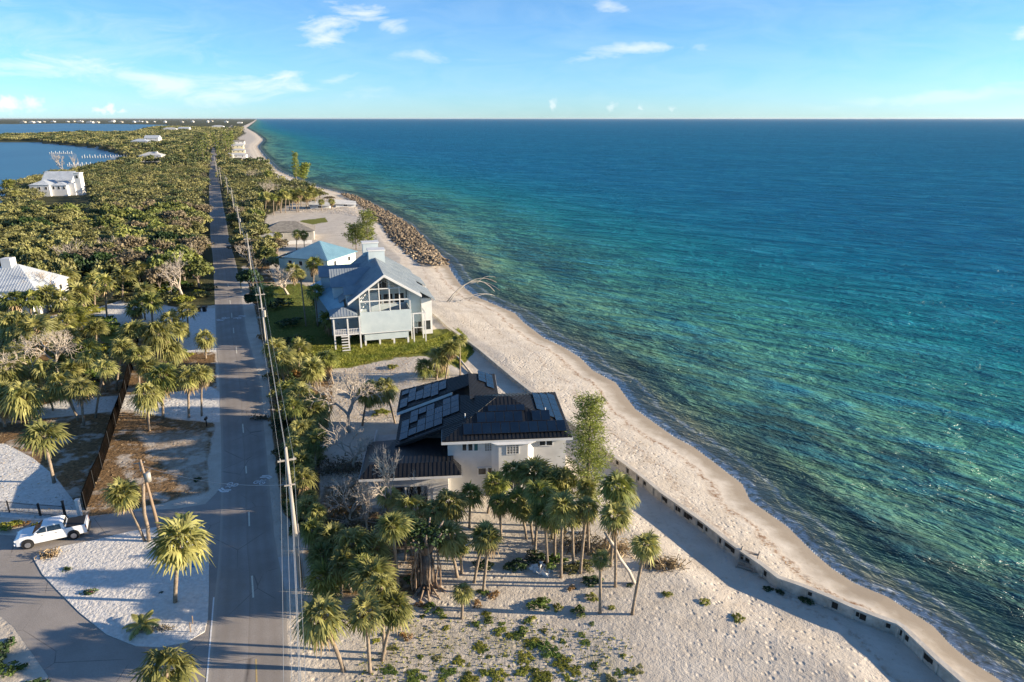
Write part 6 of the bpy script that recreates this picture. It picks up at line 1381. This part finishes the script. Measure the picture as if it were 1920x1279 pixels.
SCL = ((fr_ - rr_).length) / 3.55; tk.scale = (SCL,) * 3
HW = .96
def loft(mb, secs):
    """secs: x, half width low, half width high, z low, z high"""
    vs = []
    for x, wl, wh, zl, zh in secs: vs += [(x, -wl, zl), (x, wl, zl), (x, wh, zh), (x, -wh, zh)]
    n = len(secs); mb.add(vs, [(4 * i + k, 4 * i + 4 + k, 4 * i + 4 + (k + 1) % 4, 4 * i + (k + 1) % 4) for i in range(n - 1) for k in range(4)] + [(3, 2, 1, 0), tuple(4 * n - 4 + k for k in range(4))]); return mb
mb = MB(); loft(mb, [(2.85, .70, .66, .42, .86), (2.72, .88, .82, .36, 1.02), (2.4, .95, .88, .36, 1.14), (1.55, .97, .90, .36, 1.22), (1.2, .97, .92, .36, 1.26), (-.95, .97, .93, .38, 1.27), (-2.72, .96, .92, .42, 1.26), (-2.80, .94, .90, .46, 1.22)])
bd = mb.build("body", carw, tk, False, .05)
mb = MB(); loft(mb, [(1.42, .86, .84, 1.18, 1.22), (.62, .89, .70, 1.2, 1.80), (.2, .90, .72, 1.2, 1.86), (-.75, .90, .71, 1.2, 1.85), (-1.02, .90, .74, 1.2, 1.74), (-1.12, .9, .86, 1.2, 1.30)]); mb.build("cab", carw, tk, False, .04)
def gl(name, pts, m_=carg, push=.012):
    P = [Vector(p) for p in pts]; n = (P[1] - P[0]).cross(P[2] - P[0]).normalized(); c = sum(P, Vector()) / len(P)
    if n.dot(c - Vector((0, 0, 1.0))) < 0: n = -n
    mb = MB(); k = len(P); mb.add([p + n * push for p in P] + [p - n * .02 for p in P], [tuple(range(k)), tuple(reversed(range(k, 2 * k)))] + [(i, i + k, (i + 1) % k + k, (i + 1) % k) for i in range(k)]); return mb.build(name, m_, tk)
gl("windscreen", [(1.36, -.76, 1.27), (1.36, .76, 1.27), (.68, .63, 1.76), (.68, -.63, 1.76)], push=.03)
gl("rear_window", [(-1.10, -.7, 1.36), (-1.10, .7, 1.36), (-1.04, .62, 1.68), (-1.04, -.62, 1.68)], push=.03)
for s in (-1, 1):
    gl("side_window", [(1.18, s * .885, 1.29), (.28, s * .885, 1.29), (.28, s * .74, 1.75), (.58, s * .735, 1.73)], push=.02); gl("side_window", [(.20, s * .885, 1.29), (-.88, s * .885, 1.29), (-.80, s * .74, 1.74), (.20, s * .74, 1.75)], push=.02)
    MB().bx(1.0, 1.18, s * .95 + (0 if s > 0 else -.2), s * .95 + (.2 if s > 0 else 0), 1.28, 1.45).build("mirror", carw, tk, False, .03)
    MB().box((2.74, s * .70, .88), (.2, .28, .18)).build("headlight", lampm, tk, False, .02); MB().box((-2.76, s * .86, 1.0), (.1, .14, .36)).build("tail_light", redl, tk, False, .01)
    for x in (.95, -.1): MB().box((x - .35, s * .972, 1.08), (.18, .02, .04)).build("door_handle", blackp, tk)
    for x in (1.84, -1.71):
        MB().tube([(x, s * .80, .47), (x, s * .985, .47)], .50, 20).build("wheel_arch", blackp, tk)
        w_ = empty_w = bpy.data.objects.new("wheel", None); COL.objects.link(w_); w_.parent = tk; w_.location = (x, s * .88, .39); w_.empty_display_size = .2
        MB().tube([(0, -.13, 0), (0, -.11, 0), (0, .11, 0), (0, .13, 0)], [.35, .385, .385, .35], 24).build("tyre", tyrem, w_, True)
        rb = MB(); rb.tube([(0, s * .10, 0), (0, s * .150, 0)], [.25, .24], 20)
        for k in range(6): a = k * math.pi / 3; rb.box((math.cos(a) * .12, s * .152, math.sin(a) * .12), (.03, .02, .03))
        rb.build("rim", rimm, w_, False)
MB().bx(-2.66, -1.2, -.86, .86, 1.262, 1.31).build("bed_cover", blackp, tk, False, .02); mb = MB(); mb.bx(2.78, 2.92, -.8, .8, .42, .6); mb.build("front_bumper", carw, tk, False, .04); MB().bx(-2.95, -2.78, -.85, .85, .44, .62).build("rear_bumper", blackp, tk, False, .03); MB().bx(2.80, 2.88, -.5, .5, .66, .84).build("grille", blackp, tk)
MB().bx(-2.5, 2.5, -.8, .8, .26, .40).build("underbody", blackp, tk)
# ------------------------------------------------------------------ small things by the road
bluem = mat("blue_board", (0.02, 0.20, 0.48), rough=.5); pinkm = mat("pink_flower", (0.62, 0.06, 0.22), rough=.7); blackm = mat("black_painted_metal", (0.015, 0.015, 0.016), rough=.4)
b = GT(359, 1080); t = empty("yard_sign", b, R(-8), "small blue yard sign on a white post on the sand island", "sign"); MB().bx(-.04, .04, -.04, .04, -.1, 1.5).build("post", trim, t); MB().bx(.02, .62, -.06, -.041, 1.0, 1.42).build("board", bluem, t); MB().bx(-.1, .7, -.04, .0, 1.42, 1.48).build("arm", trim, t)
b = GT(388, 800); t = empty("mailbox", b, R(5), "black mailbox on a post at the road edge under the palm pair", "mailbox"); MB().bx(-.06, .06, -.06, .06, -.1, 1.05).build("post", blackm, t); mb = MB(); mb.prism([(-.14, -.3), (.14, -.3), (.14, .3), (-.14, .3)], 1.05, 1.26); mb.tube([(0, -.3, 1.26), (0, .3, 1.26)], .14, 12); mb.build("box", blackm, t)
for k, (px, lb) in enumerate(((373, "left dark rubbish bin at the shell yard entrance"), (384, "right dark rubbish bin at the shell yard entrance"))):
    b = GT(px, 584); t = empty("rubbish_bin", b, 0, lb, "bin", "rubbish bins at the shell yard"); loft(MB(), [(-.32, .32, .38, 0, 1.05), (.32, .32, .38, 0, 1.05)]).build("body", blackm, t); MB().bx(-.38, .38, -.42, .42, 1.06, 1.14).build("lid", blackm, t)
woodm = mat("grey_timber", (0.26, 0.20, 0.15), (0.42, 0.35, 0.28), 3, rough=.95)
b = GT(1400, 1062); t = empty("beach_steps", b, R(-32), "short grey timber steps leaning on the land side of the seawall", "steps")
for k in range(4): MB().bx(-.75, .75, -.62 + k * .42, -.28 + k * .42, .12 + k * .3, .18 + k * .3).build("tread", woodm, t)
for x in (-.8, .8): mb = MB(); mb.add([(x + dx, y, z) for dx in (-.05, .05) for y, z in ((-.75, 0), (-.75, .15), (1.0, 1.35), (1.0, 1.15))], [(0, 1, 2, 3), (7, 6, 5, 4), (0, 4, 5, 1), (1, 5, 6, 2), (2, 6, 7, 3), (3, 7, 4, 0)]); mb.build("stringer", woodm, t)
# stake sign / posts at the island edge
for (px, py, h, lb) in ((357, 1186, 1.0, "short brown wooden stake at the island edge by the road"), (361, 1170, .8, "second brown stake at the island edge")):
    b = GT(px, py); o = MB().tube([(0, 0, -.1), (.08, 0, h)], .05, 5).build("stake", brownp); o.location = b; tag(o, lb, "stake")
# heaps: palm thatch lying on the beach sand, driftwood, flower wreath, fallen fronds
def litter_heap(px, py, rx, ry, rz, n, m_, label, name, cat, size=.3, asp=.12, flat=.5, sticks=0, stickm=None):
    b = GT(px, py); C = nrg.normal(size=(n, 3)) * (rx * .5, ry * .5, rz * .4); C[:, 2] = np.abs(C[:, 2]) + .04; V, F = leaf_quads(C, size, nrg, None, flat, asp)
    t = empty(name, b, 0, label, cat); wobj("fronds" if asp < .3 else "leaves", np_mesh("litter", V, F, m_), t)
    for k in range(sticks):
        a = rng.uniform(0, 3.14); l = rng.uniform(.5, 1) * rx; MB().tube([(-math.cos(a) * l, -math.sin(a) * l * .5, .08), (rng.uniform(-.2, .2), 0, .15 + rz * .4), (math.cos(a) * l, math.sin(a) * l * .5, rng.uniform(.1, rz))], [.05, .04, .02], 5).build("stick", stickm or deadwood, t)
    return t
litter_heap(1246, 1062, 1.7, .8, .7, 420, palm_dead, "brown palm crown lying dead on the sand below the S-curved palm", "fallen_palm_crown", "fallen palm", .35, .10, .2, 2)
litter_heap(1150, 1035, 2.0, 1.2, 1.4, 500, palm_dead, "heap of dead brown fronds under the bearded palm", "dead_frond_heap", "debris", .35, .1, .1, 4)
litter_heap(1085, 1025, 2.4, 1.5, 1.6, 450, greyl, "tangle of dry boughs and fronds inside the tall palm group", "dead_brush_heap", "debris", .3, .12, .1, 8)
litter_heap(650, 985, 3.2, 2.2, .9, 900, greyl, "heap of grey pink brushwood left of the garage palms", "brushwood_heap", "debris", .14, .5, .2, 14)
litter_heap(640, 960, 2.2, 1.2, .5, 260, rustl, "pinkish brown cut leaves on top of the brushwood", "leaf_heap", "debris", .14, .5, .3)
litter_heap(650, 880, 4.0, 2.2, 1.0, 800, greyl, "dark brush pile in the shade behind the hedge", "brush_pile", "debris", .18, .3, .2, 16, bark2)
litter_heap(168, 1112, .55, .4, .25, 140, darkl, "dark sprig heap with a pink blossom on the sand island", "sprig_heap", "debris", .12, .4, .3, 3); b = GT(171, 1113); o = MB(); V, F = leaf_quads(nrg.normal(size=(20, 3)) * (.08, .06, .05) + (0, 0, .22), .06, nrg); o = wobj("pink_blossom", np_mesh("blossom", V, F, pinkm), None, b); tag(o, "small bright pink blossom bunch on the dark sprigs", "flowers")
litter_heap(126, 1069, .4, .3, .2, 90, darkl, "small dark purple weed near the tip of the sand island", "weed_clump", "plant", .1, .4, .3)
litter_heap(95, 1042, .9, .7, .6, 150, palm_dead, "torn palm root lump near the truck on the island", "palm_root_lump", "debris", .25, .2, .1, 3)
litter_heap(305, 1180, .8, .3, .2, 90, greyl, "broken fronds beside the bushy feather palm", "fallen_frond", "debris", .2, .15, .6, 2)
litter_heap(1018, 1068, .9, .5, .25, 60, trim, "crumpled white plastic sheet on the sand under the slim palms", "plastic_sheet", "debris", .35, .8, 1.2)
litter_heap(560, 800, 1.6, 1.0, .9, 300, palm_dead, "dead frond pile inside the hedge", "frond_pile", "debris", .35, .1, .2, 2)
litter_heap(712, 990, 2.2, 1.4, .9, 260, greyl, "dry brush beside the garage corner palms", "dry_brush", "debris", .16, .4, .2, 10)
# driftwood tree arched over the waterline
b = GT(846, 566); e1 = GT(918, 560); t = empty("driftwood_tree", b, 0, "big bleached driftwood tree arching over the beach to the water", "driftwood")
def arc(p0, p1, p2, r, nm="limb"): mb = MB(); mb.tube([Vector(p0) * (1 - s) ** 2 + Vector(p1) * 2 * s * (1 - s) + Vector(p2) * s * s for s in [k / 9 for k in range(10)]], [r * (1 - .075 * k) for k in range(10)], 6); mb.build(nm, drift, t, True)
arc((-1, -.6, .1), (5.5, 1.5, 8.2), (10, 3.5, 1.6), .15, "trunk"); arc((-.4, -1, .1), (5, 2.8, 7.4), (10.5, 4.2, 3.6), .10); arc((4.2, 1.2, 3.9), (7.4, 3.0, 5.2), (11.2, 2.2, 2.2), .07); arc((2, -.4, .3), (6, 1.4, 2.4), (9.5, 2.4, 1.0), .09); arc((4, 0, .4), (8, .4, 2.6), (10, 4, .4), .08); arc((6, 1.7, 4.0), (7.6, 3.4, 5.9), (10.2, 5.5, 4.6), .05); arc((3, 1, .4), (5.5, .2, 1.4), (8.6, -.6, .2), .1)
# fallen trunks
for (p, q, r, lb) in (((885, 704), (842, 655), .2, "grey log lying from the seawall clump to the shaded sand"), ((720, 945), (672, 942), .16, "pale log lying by the brushwood"), ((775, 1015), (735, 1016), .14, "pale bough lying left of the fig"), ((640, 1010), (612, 990), .1, "bleached plank on the littered ground")):
    a, c = GT(*p), GT(*q); o = MB().tube([(0, 0, .15), ((c - a).x * .5, (c - a).y * .5, .4), ((c - a).x, (c - a).y, .2)], [r, r * .8, r * .5], 7).build("fallen_log", drift, None, True); o.location = a; tag(o, lb, "log")
bt = MB().tube([(0, 0, 0), (1.0, .2, .5), (2.2, 0, 1.4)], [.06, .05, .02], 5).build("broken_bough", drift); bt.location = G(873, 1012, 4.6); bt.location = Vector((bt.location.x, bt.location.y - .6, 4.4)); tag(bt, "thin broken bough caught in the pale palm crown", "branch")
# boulders on the verge and island
rockm = mat("riprap_rock", (0.07, 0.055, 0.042), (0.40, 0.31, 0.21), .8, rough=.95, bump=.05, bscale=3, rnd=.42)
def rock_mesh(seed):
    import bmesh
    bm = bmesh.new(); bmesh.ops.create_icosphere(bm, subdivisions=2, radius=.5); r = random.Random(seed); k = [Vector((r.gauss(0, 1), r.gauss(0, 1), r.gauss(0, 1))).normalized() for _ in range(9)]; h = [r.uniform(.28, .46) for _ in k]
    for v in bm.verts:
        for n, d in zip(k, h):
            e = v.co.dot(n) - d
            if e > 0: v.co -= n * e
        v.co = Vector((v.co.x * 1.25, v.co.y * .95, v.co.z * .8))
    me = bpy.data.meshes.new("rock"); bm.to_mesh(me); bm.free(); me.materials.append(rockm); return me
ROCKS = [rock_mesh(s) for s in range(7)]
RIP = [(838, 486), (800, 452), (780, 430), (752, 409), (730, 397), (700, 381), (675, 369), (648, 362), (640, 366), (665, 380), (690, 398), (700, 415), (718, 425), (724, 445), (745, 465), (765, 482), (790, 499), (825, 500), (840, 494)]
g = np.random.default_rng(17); rp = []
B0 = G(838, 500, -.8); B1 = G(640, 362, -.8)
cy = []; y = B0.y - 2
while y < B1.y + 5:
    x = -150.0
    while x < 0: cy.append((x + g.uniform(-.5, .5), y + g.uniform(-.5, .5))); x += .95 + (y - 200) * .0012
    y += .98 + (y - 200) * .0025
cy = np.array(cy); pp = project(cy[:, 0], cy[:, 1], -.6); k = inpoly(pp[0], pp[1], RIP); cy = cy[k]; order = np.argsort(cy[:, 1]); cy = cy[order]; print("rocks", len(cy))
sd_ = shore_signed(cy); restV = []; restF = []; off_ = 0
for i, ((x, y), s) in enumerate(zip(cy, sd_)):
    z = SEA + .35 + 1.3 * max(0, 1 - abs(s - 6) / 9) + g.uniform(-.25, .3); sc_ = .55 + 1.0 * g.random() ** 1.8; me = ROCKS[int(g.integers(7))]; rot = (g.uniform(-.6, .6), g.uniform(-.6, .6), g.uniform(0, 6.28))
    if i < 290:
        o = wobj("riprap_rock", me, None, (x, y, z), 0, (sc_, sc_ * g.uniform(.8, 1.1), sc_ * g.uniform(.7, 1.0))); o.rotation_euler = rot; tag(o, "angular brown and grey riprap boulder on the heaped sea defence", "boulder", "riprap boulders between the beach lots and the water")
    else:
        from mathutils import Euler
        q = Euler(rot).to_matrix(); base_ = len(restV); restV += [tuple(q @ (v.co * sc_) + Vector((x, y, z))) for v in me.vertices]; restF += [tuple(v + base_ for v in p.vertices) for p in me.polygons]
me = bpy.data.meshes.new("riprap"); me.from_pydata(restV, [], restF); me.materials.append(rockm); tag(wobj("riprap", me), "farther part of the brown riprap bank beyond the bare lot", "riprap", kind='stuff')
# ------------------------------------------------------------------ shrubs
def bush_mesh(seed, m_, size, n=420, flat=.5):
    r = np.random.default_rng(seed); P, O = crown_points(seed + 900, 9, n // 9, flat=.75); P[:, 2] = np.abs(P[:, 2] * .9); V, F = leaf_quads(P, size, r, O, .2); return np_mesh("bush", V, F, m_)
BUSH = {'g': [bush_mesh(s, greenl, .085) for s in range(3)], 'd': [bush_mesh(5 + s, darkl, .085) for s in range(2)], 'y': [bush_mesh(8 + s, yell, .085) for s in range(2)], 'r': [bush_mesh(11, rustl, .08, 300)], 'o': [bush_mesh(13 + s, olive, .08) for s in range(2)], 'G': [bush_mesh(16, grassl, .09)]}
def shrub(px, py, wpx, kd, label, h=.6, group=None, name="shrub"):
    b = GT(px, py); w = pxm(b, wpx); i = PALMS[0]; PALMS[0] += 1; me = BUSH[kd][i % len(BUSH[kd])]
    o = wobj(name, me, None, b - Vector((0, 0, .05)), rng.uniform(0, 6.28), (w, w * rng.uniform(.7, .95), w * h)); return tag(o, label, "shrub", group)
for a in [(1010, 1137, 27, 'g', "largest green shrub on the open sand left of the oval one"), (1084, 1150, 22, 'g', "oval bright green shrub on the open sand"), (1046, 1140, 14, 'y', "yellowish shrub stuck to the largest green one"), (1110, 1122, 16, 'y', "flat yellow-green shrub above the oval one"), (918, 1165, 14, 'g', "round green shrub right of the short palm"), (925, 1118, 17, 'r', "rusty shrub behind the twin palms"),
          (895, 1135, 16, 'r', "rust-red shrub right of the short palm"), (893, 1170, 12, 'g', "small green shrub below the rust-red one"), (990, 1166, 11, 'g', "little green shrub below the largest one"), (905, 1112, 14, 'g', "green shrub at the feet of the twin palms"), (1072, 1104, 12, 'r', "orange-brown shrub in front of the slim palms"), (1147, 1140, 9, 'y', "small yellow tuft right of the oval shrub"),
          (1252, 1116, 13, 'y', "yellowish weed on the sand between the lone palm and the seawall"), (1322, 1130, 13, 'y', "pale yellow weed on the tracked sand"), (1384, 1160, 16, 'y', "ochre weed nearest the shaded sand"), (905, 1062, 24, 'd', "dark shrub left of the sea grape"), (968, 1064, 26, 'd', "dark spreading shrub under the left tall palms"), (1005, 1050, 30, 'd', "sea grape bush among the tall palms"),
          (1040, 1058, 30, 'g', "leafy sea grape bush right of the first"), (1072, 1070, 26, 'o', "olive shrub at the pine foot palms"), (1110, 1092, 24, 'd', "dark low shrub in front of the bearded palm"), (1098, 1062, 22, 'o', "olive shrub behind the bearded palm"), (770, 1090, 20, 'g', "green shrub at the left foot of the fig"), (806, 1140, 18, 'g', "green shrub on the scrub near the fig roots"), (788, 1135, 14, 'r', "rusty tuft left below the fig"), (822, 1150, 15, 'g', "leafy weed below the fig roots"), (762, 1195, 17, 'r', "rust and green weed over the scrub"),
          (715, 776, 20, 'y', "bright yellow-green bush in the yard behind the black roof"), (735, 690, 14, 'y', "yellow tuft on the sandy yard"), (695, 742, 28, 'y', "wide yellow shrub under the forked dead tree"), (352, 668, 14, 'y', "yellow bush by the road at the shell yard"), (345, 660, 12, 'g', "green bush behind the yellow one at the shell yard"), (20, 990, 26, 'y', "yellowish bush inside the iron fence"), (40, 985, 18, 'r', "dry tuft inside the iron fence"), (72, 985, 14, 'y', "small plant by the gate fence"),
          (303, 1112, 7, 'd', "tiny dark plant left of the island palm"), (370, 900, 10, 'd', "dark shadowy weed patch at the road edge"), (1180, 1098, 9, 'd', "small dark weed at the lone palm"), (1440, 1105, 12, 'd', "dark weeds in the wall shadow, left patch"), (1462, 1112, 12, 'd', "dark weeds in the wall shadow, middle patch"), (1512, 1128, 16, 'd', "dark weeds in the wall shadow, right patch"),
          (565, 650, 36, 'g', "leafy green hedge bush at the lawn corner"), (545, 700, 26, 'g', "bright green hedge bush beside the road"), (575, 720, 28, 'g', "bright green hedge bush behind the roadside one"), (540, 760, 22, 'd', "dark hedge bush under the wires"), (548, 850, 20, 'd', "dark hedge bush right of the road shadow"), (558, 930, 22, 'd', "dark hedge bush at the foot of the orange palm"), (545, 610, 30, 'd', "dark rounded bush in the shaded lawn"), (500, 545, 34, 'd', "large black-green bush under the wires"), (520, 575, 34, 'd', "second large black-green bush under the wires"), (478, 470, 24, 'g', "bright bush by the ruined house lot"), (494, 490, 22, 'g', "yellow-green bush left of the blue hip roof"),
          (-5, 1230, 45, 'd', "dark bush at the lower left edge by the asphalt"), (20, 1262, 34, 'g', "green bush at the lower left corner"), (60, 1290, 30, 'd', "dark scrub at the bottom left corner")]: shrub(*a)
gs = random.Random(44)
for i, (px, py, w, kd) in enumerate([(836, 1262, 24, 'g'), (860, 1240, 18, 'y'), (935, 1268, 26, 'y'), (1000, 1205, 22, 'y'), (1030, 1222, 34, 'g'), (1052, 1246, 26, 'y'), (985, 1235, 24, 'y'), (1078, 1258, 20, 'y'), (965, 1192, 20, 'g'), (900, 1215, 20, 'y'), (1100, 1205, 14, 'g'), (730, 1258, 20, 'g'), (780, 1270, 26, 'g'), (880, 1275, 24, 'y'), (1160, 1262, 14, 'g'), (1015, 1270, 30, 'y')]):
    shrub(px, py, w, kd, "flat spreading " + ("green" if kd == 'g' else "yellow-green") + " creeper patch on the scrubby sand " + ["near the lowest palms", "centre", "at the bottom edge", "right part"][0 if px < 870 else 2 if py > 1255 else 1 if px < 1040 else 3], .22, "creeper patches on the scrubby sand", "creeper_patch")
for i in range(64):
    for _ in range(30):
        px, py = gs.uniform(700, 1230), gs.uniform(1150, 1300)
        if gs.random() < max(.08, 1 - abs(px - 930) / 330) and py > 1140: break
    kd = gs.choice("gygyoG" if px < 1130 else "yo")
    shrub(px, py, gs.uniform(5, 15), kd, {'o': "olive", 'y': "yellowish", 'g': "green", 'G': "grassy green"}[kd] + " beach weed on the scrubby sand " + ("beside the lowest palms" if px < 820 else "in the middle of the bottom edge" if px < 1000 else "towards the tracked sand"), gs.uniform(.3, .55), "low weeds scattered over the scrubby sand", "beach_weed")
for i in range(150):
    px, py = gs.choice([(gs.uniform(-20, 330), gs.uniform(600, 770)), (gs.uniform(-20, 200), gs.uniform(570, 760)), (gs.uniform(90, 392), gs.uniform(528, 572))]); 
    if inpoly(np.array([px]), np.array([py]), DRIVE1)[0] or (230 < px and py > 690): continue
    kd = gs.choice("oooygd")
    shrub(px, py, gs.uniform(14, 30), kd, {'o': "olive", 'y': "yellowish", 'g': "green", 'd': "dark"}[kd] + " undergrowth bush " + ("at the edge of the woods above the shell yard" if py < 575 else "beside the shell loop drive" if py < 640 else "between the palms above the lower shell track" if py < 720 else "close to the lower shell track") + (" near the left frame" if False else ""), .7, "undergrowth bushes between the yard palms", "undergrowth_bush")
for i in range(120):
    s = i / 119; py = 640 + 360 * s; xe_ = np.interp(py, [640, 700, 800, 900, 1000], [478, 497, 506, 520, 536]); px = xe_ + 14 + (66 if py < 900 else 40) * gs.random()
    kd = gs.choice("ogdoodr")
    shrub(px, py, gs.uniform(14, 24), kd, {'o': "olive", 'r': "rusty", 'g': "green", 'd': "dark"}[kd] + " bush in the roadside hedge " + ("by the shaded lawn" if py < 700 else "beside the lit road patch" if py < 790 else "beside the first shaded road stretch" if py < 880 else "beside the bicycle markings" if py < 940 else "near the silvery pole"), gs.uniform(.8, 1.5), "bushes of the roadside hedge", "hedge_bush")
# dry frond litter and small sticks as ground cover of the left yard and of the littered ground round the garage
def cover(name, polys, n, size, m_, label, cat, asp=.3, z=.05, flat=.9, seed=1):
    g = np.random.default_rng(seed); pts = []
    for pl, k in zip(polys, n):
        a = np.array(pl); q = g.uniform(a.min(0), a.max(0), (k * 3, 2)); q = q[inpoly(q[:, 0], q[:, 1], pl)][:k]; pts.append(q)
    q = np.concatenate(pts); P = np.array([tuple(G(x, y)) for x, y in q]); P[:, 2] = terrain(P[:, 0], P[:, 1]) + z * g.uniform(.3, 1.6, len(P))
    V, F = leaf_quads(P, size, g, None, flat, asp); return tag(wobj(name, np_mesh(name, V, F, m_)), label, cat, kind='stuff')
cover("pale_debris", [[(560, 850), (700, 850), (710, 960), (790, 1000), (800, 1100), (640, 1080), (580, 1000)], [(600, 690), (860, 680), (800, 710), (770, 780), (640, 800)]], [1800, 1200], .10, deadwood, "pale broken sticks and debris strewn round the house yard", "debris", .12, .05, .9, 12)
cover("wreckage", [[(585, 378), (650, 364), (700, 392), (705, 412), (640, 402), (560, 398)], [(500, 330), (560, 342), (590, 360), (540, 352)]], [1500, 400], .28, deadwood, "scattered boards and wreckage round the collapsed cottages", "debris", .25, .15, .5, 14)
cover("leaf_litter", [LITTER, [(600, 850), (700, 860), (700, 1000), (760, 1060), (600, 1090)], [(600, 690), (780, 690), (760, 780), (640, 800)]], [9000, 3500, 2500], .10, palm_dead, "brown leaf and frond litter over the yards", "leaf litter", .22, .04, 1.2, 2)
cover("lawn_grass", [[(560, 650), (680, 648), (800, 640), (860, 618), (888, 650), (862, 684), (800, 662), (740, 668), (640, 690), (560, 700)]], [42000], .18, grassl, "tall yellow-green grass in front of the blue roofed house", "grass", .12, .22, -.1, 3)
cover("shaded_lawn_grass", [[(480, 540), (560, 530), (640, 580), (690, 640), (560, 650), (500, 660)]], [12000], .14, greenl, "shaded green lawn grass between road and blue roofed house", "grass", .14, .1, .1, 4)  # same lawn, its shade put into this darker leaf colour
cover("beach_wrack", [[(840, 590), (1000, 700), (1160, 840), (1330, 930), (1500, 1060), (1600, 1110), (1560, 1090), (1440, 1010), (1300, 900), (1150, 770), (1000, 660), (900, 590)], [(640, 650), (780, 660), (760, 700), (640, 700)]], [2800, 900], .09, rustl, "brown seaweed wrack and twigs on the beach", "seaweed", .3, .02, 1.5, 5)
cover("scrub_grass", [[(700, 1160), (900, 1150), (1180, 1190), (1200, 1290), (1180, 1330), (640, 1330)]], [1700], .09, yell, "thin green ground creepers over the scrubby sand", "ground cover", .5, .05, .6, 6)
# ------------------------------------------------------------------ docks on the bay
for (px, py, w, lb) in ((115, 289, 38, "row of dock pilings on the bay, left one"), (182, 296, 50, "long dock with boat lifts on the bay, middle one"), (225, 297, 26, "dock at the bay head near the grey roofed house"), (150, 312, 40, "thin dock behind the white bay house")):
    b = G(px, py, SEA); w = pxm(b, w); t = empty("bay_dock", b, R(8), lb, "dock"); MB().bx(-w / 2, w / 2, -1, 1, .9, 1.2).build("deck", woodm, t); mb = MB()
    for k in range(12): x = -w / 2 + w * k / 11; MB().bx(x - .25, x + .25, -1.4, -.9, -1, 3.6 if k % 2 else 2.2).build("piling", trim, t)
b = G(184, 278, SEA); t = empty("moored_boat", b, .3, "small white boat at the mangrove edge of the bay", "boat"); loft(MB(), [(-4, 1.2, 1.5, -.2, 1.2), (2, 1.2, 1.5, -.2, 1.3), (4.5, .1, .3, .3, 1.6)]).build("hull", trim, t); MB().bx(-1.5, 1, -.9, .9, 1.2, 2.9).build("cabin", trim, t)
# ------------------------------------------------------------------ air
hz = MB().bx(-90000, 90000, -60, 125000, -9.0, 60.0)
hm = bpy.data.materials.new("haze_air"); hm.use_nodes = True; nt = hm.node_tree; nt.nodes.clear()
out = newnode(nt, 'ShaderNodeOutputMaterial'); pv_ = newnode(nt, 'ShaderNodeVolumePrincipled'); pv_.inputs['Color'].default_value = (0.80, 0.88, 0.93, 1); pv_.inputs['Density'].default_value = 0.000009; pv_.inputs['Anisotropy'].default_value = 0.2
L(nt, pv_.outputs[0], out.inputs['Volume'])
tag(hz.build("haze", hm), kind='stuff')
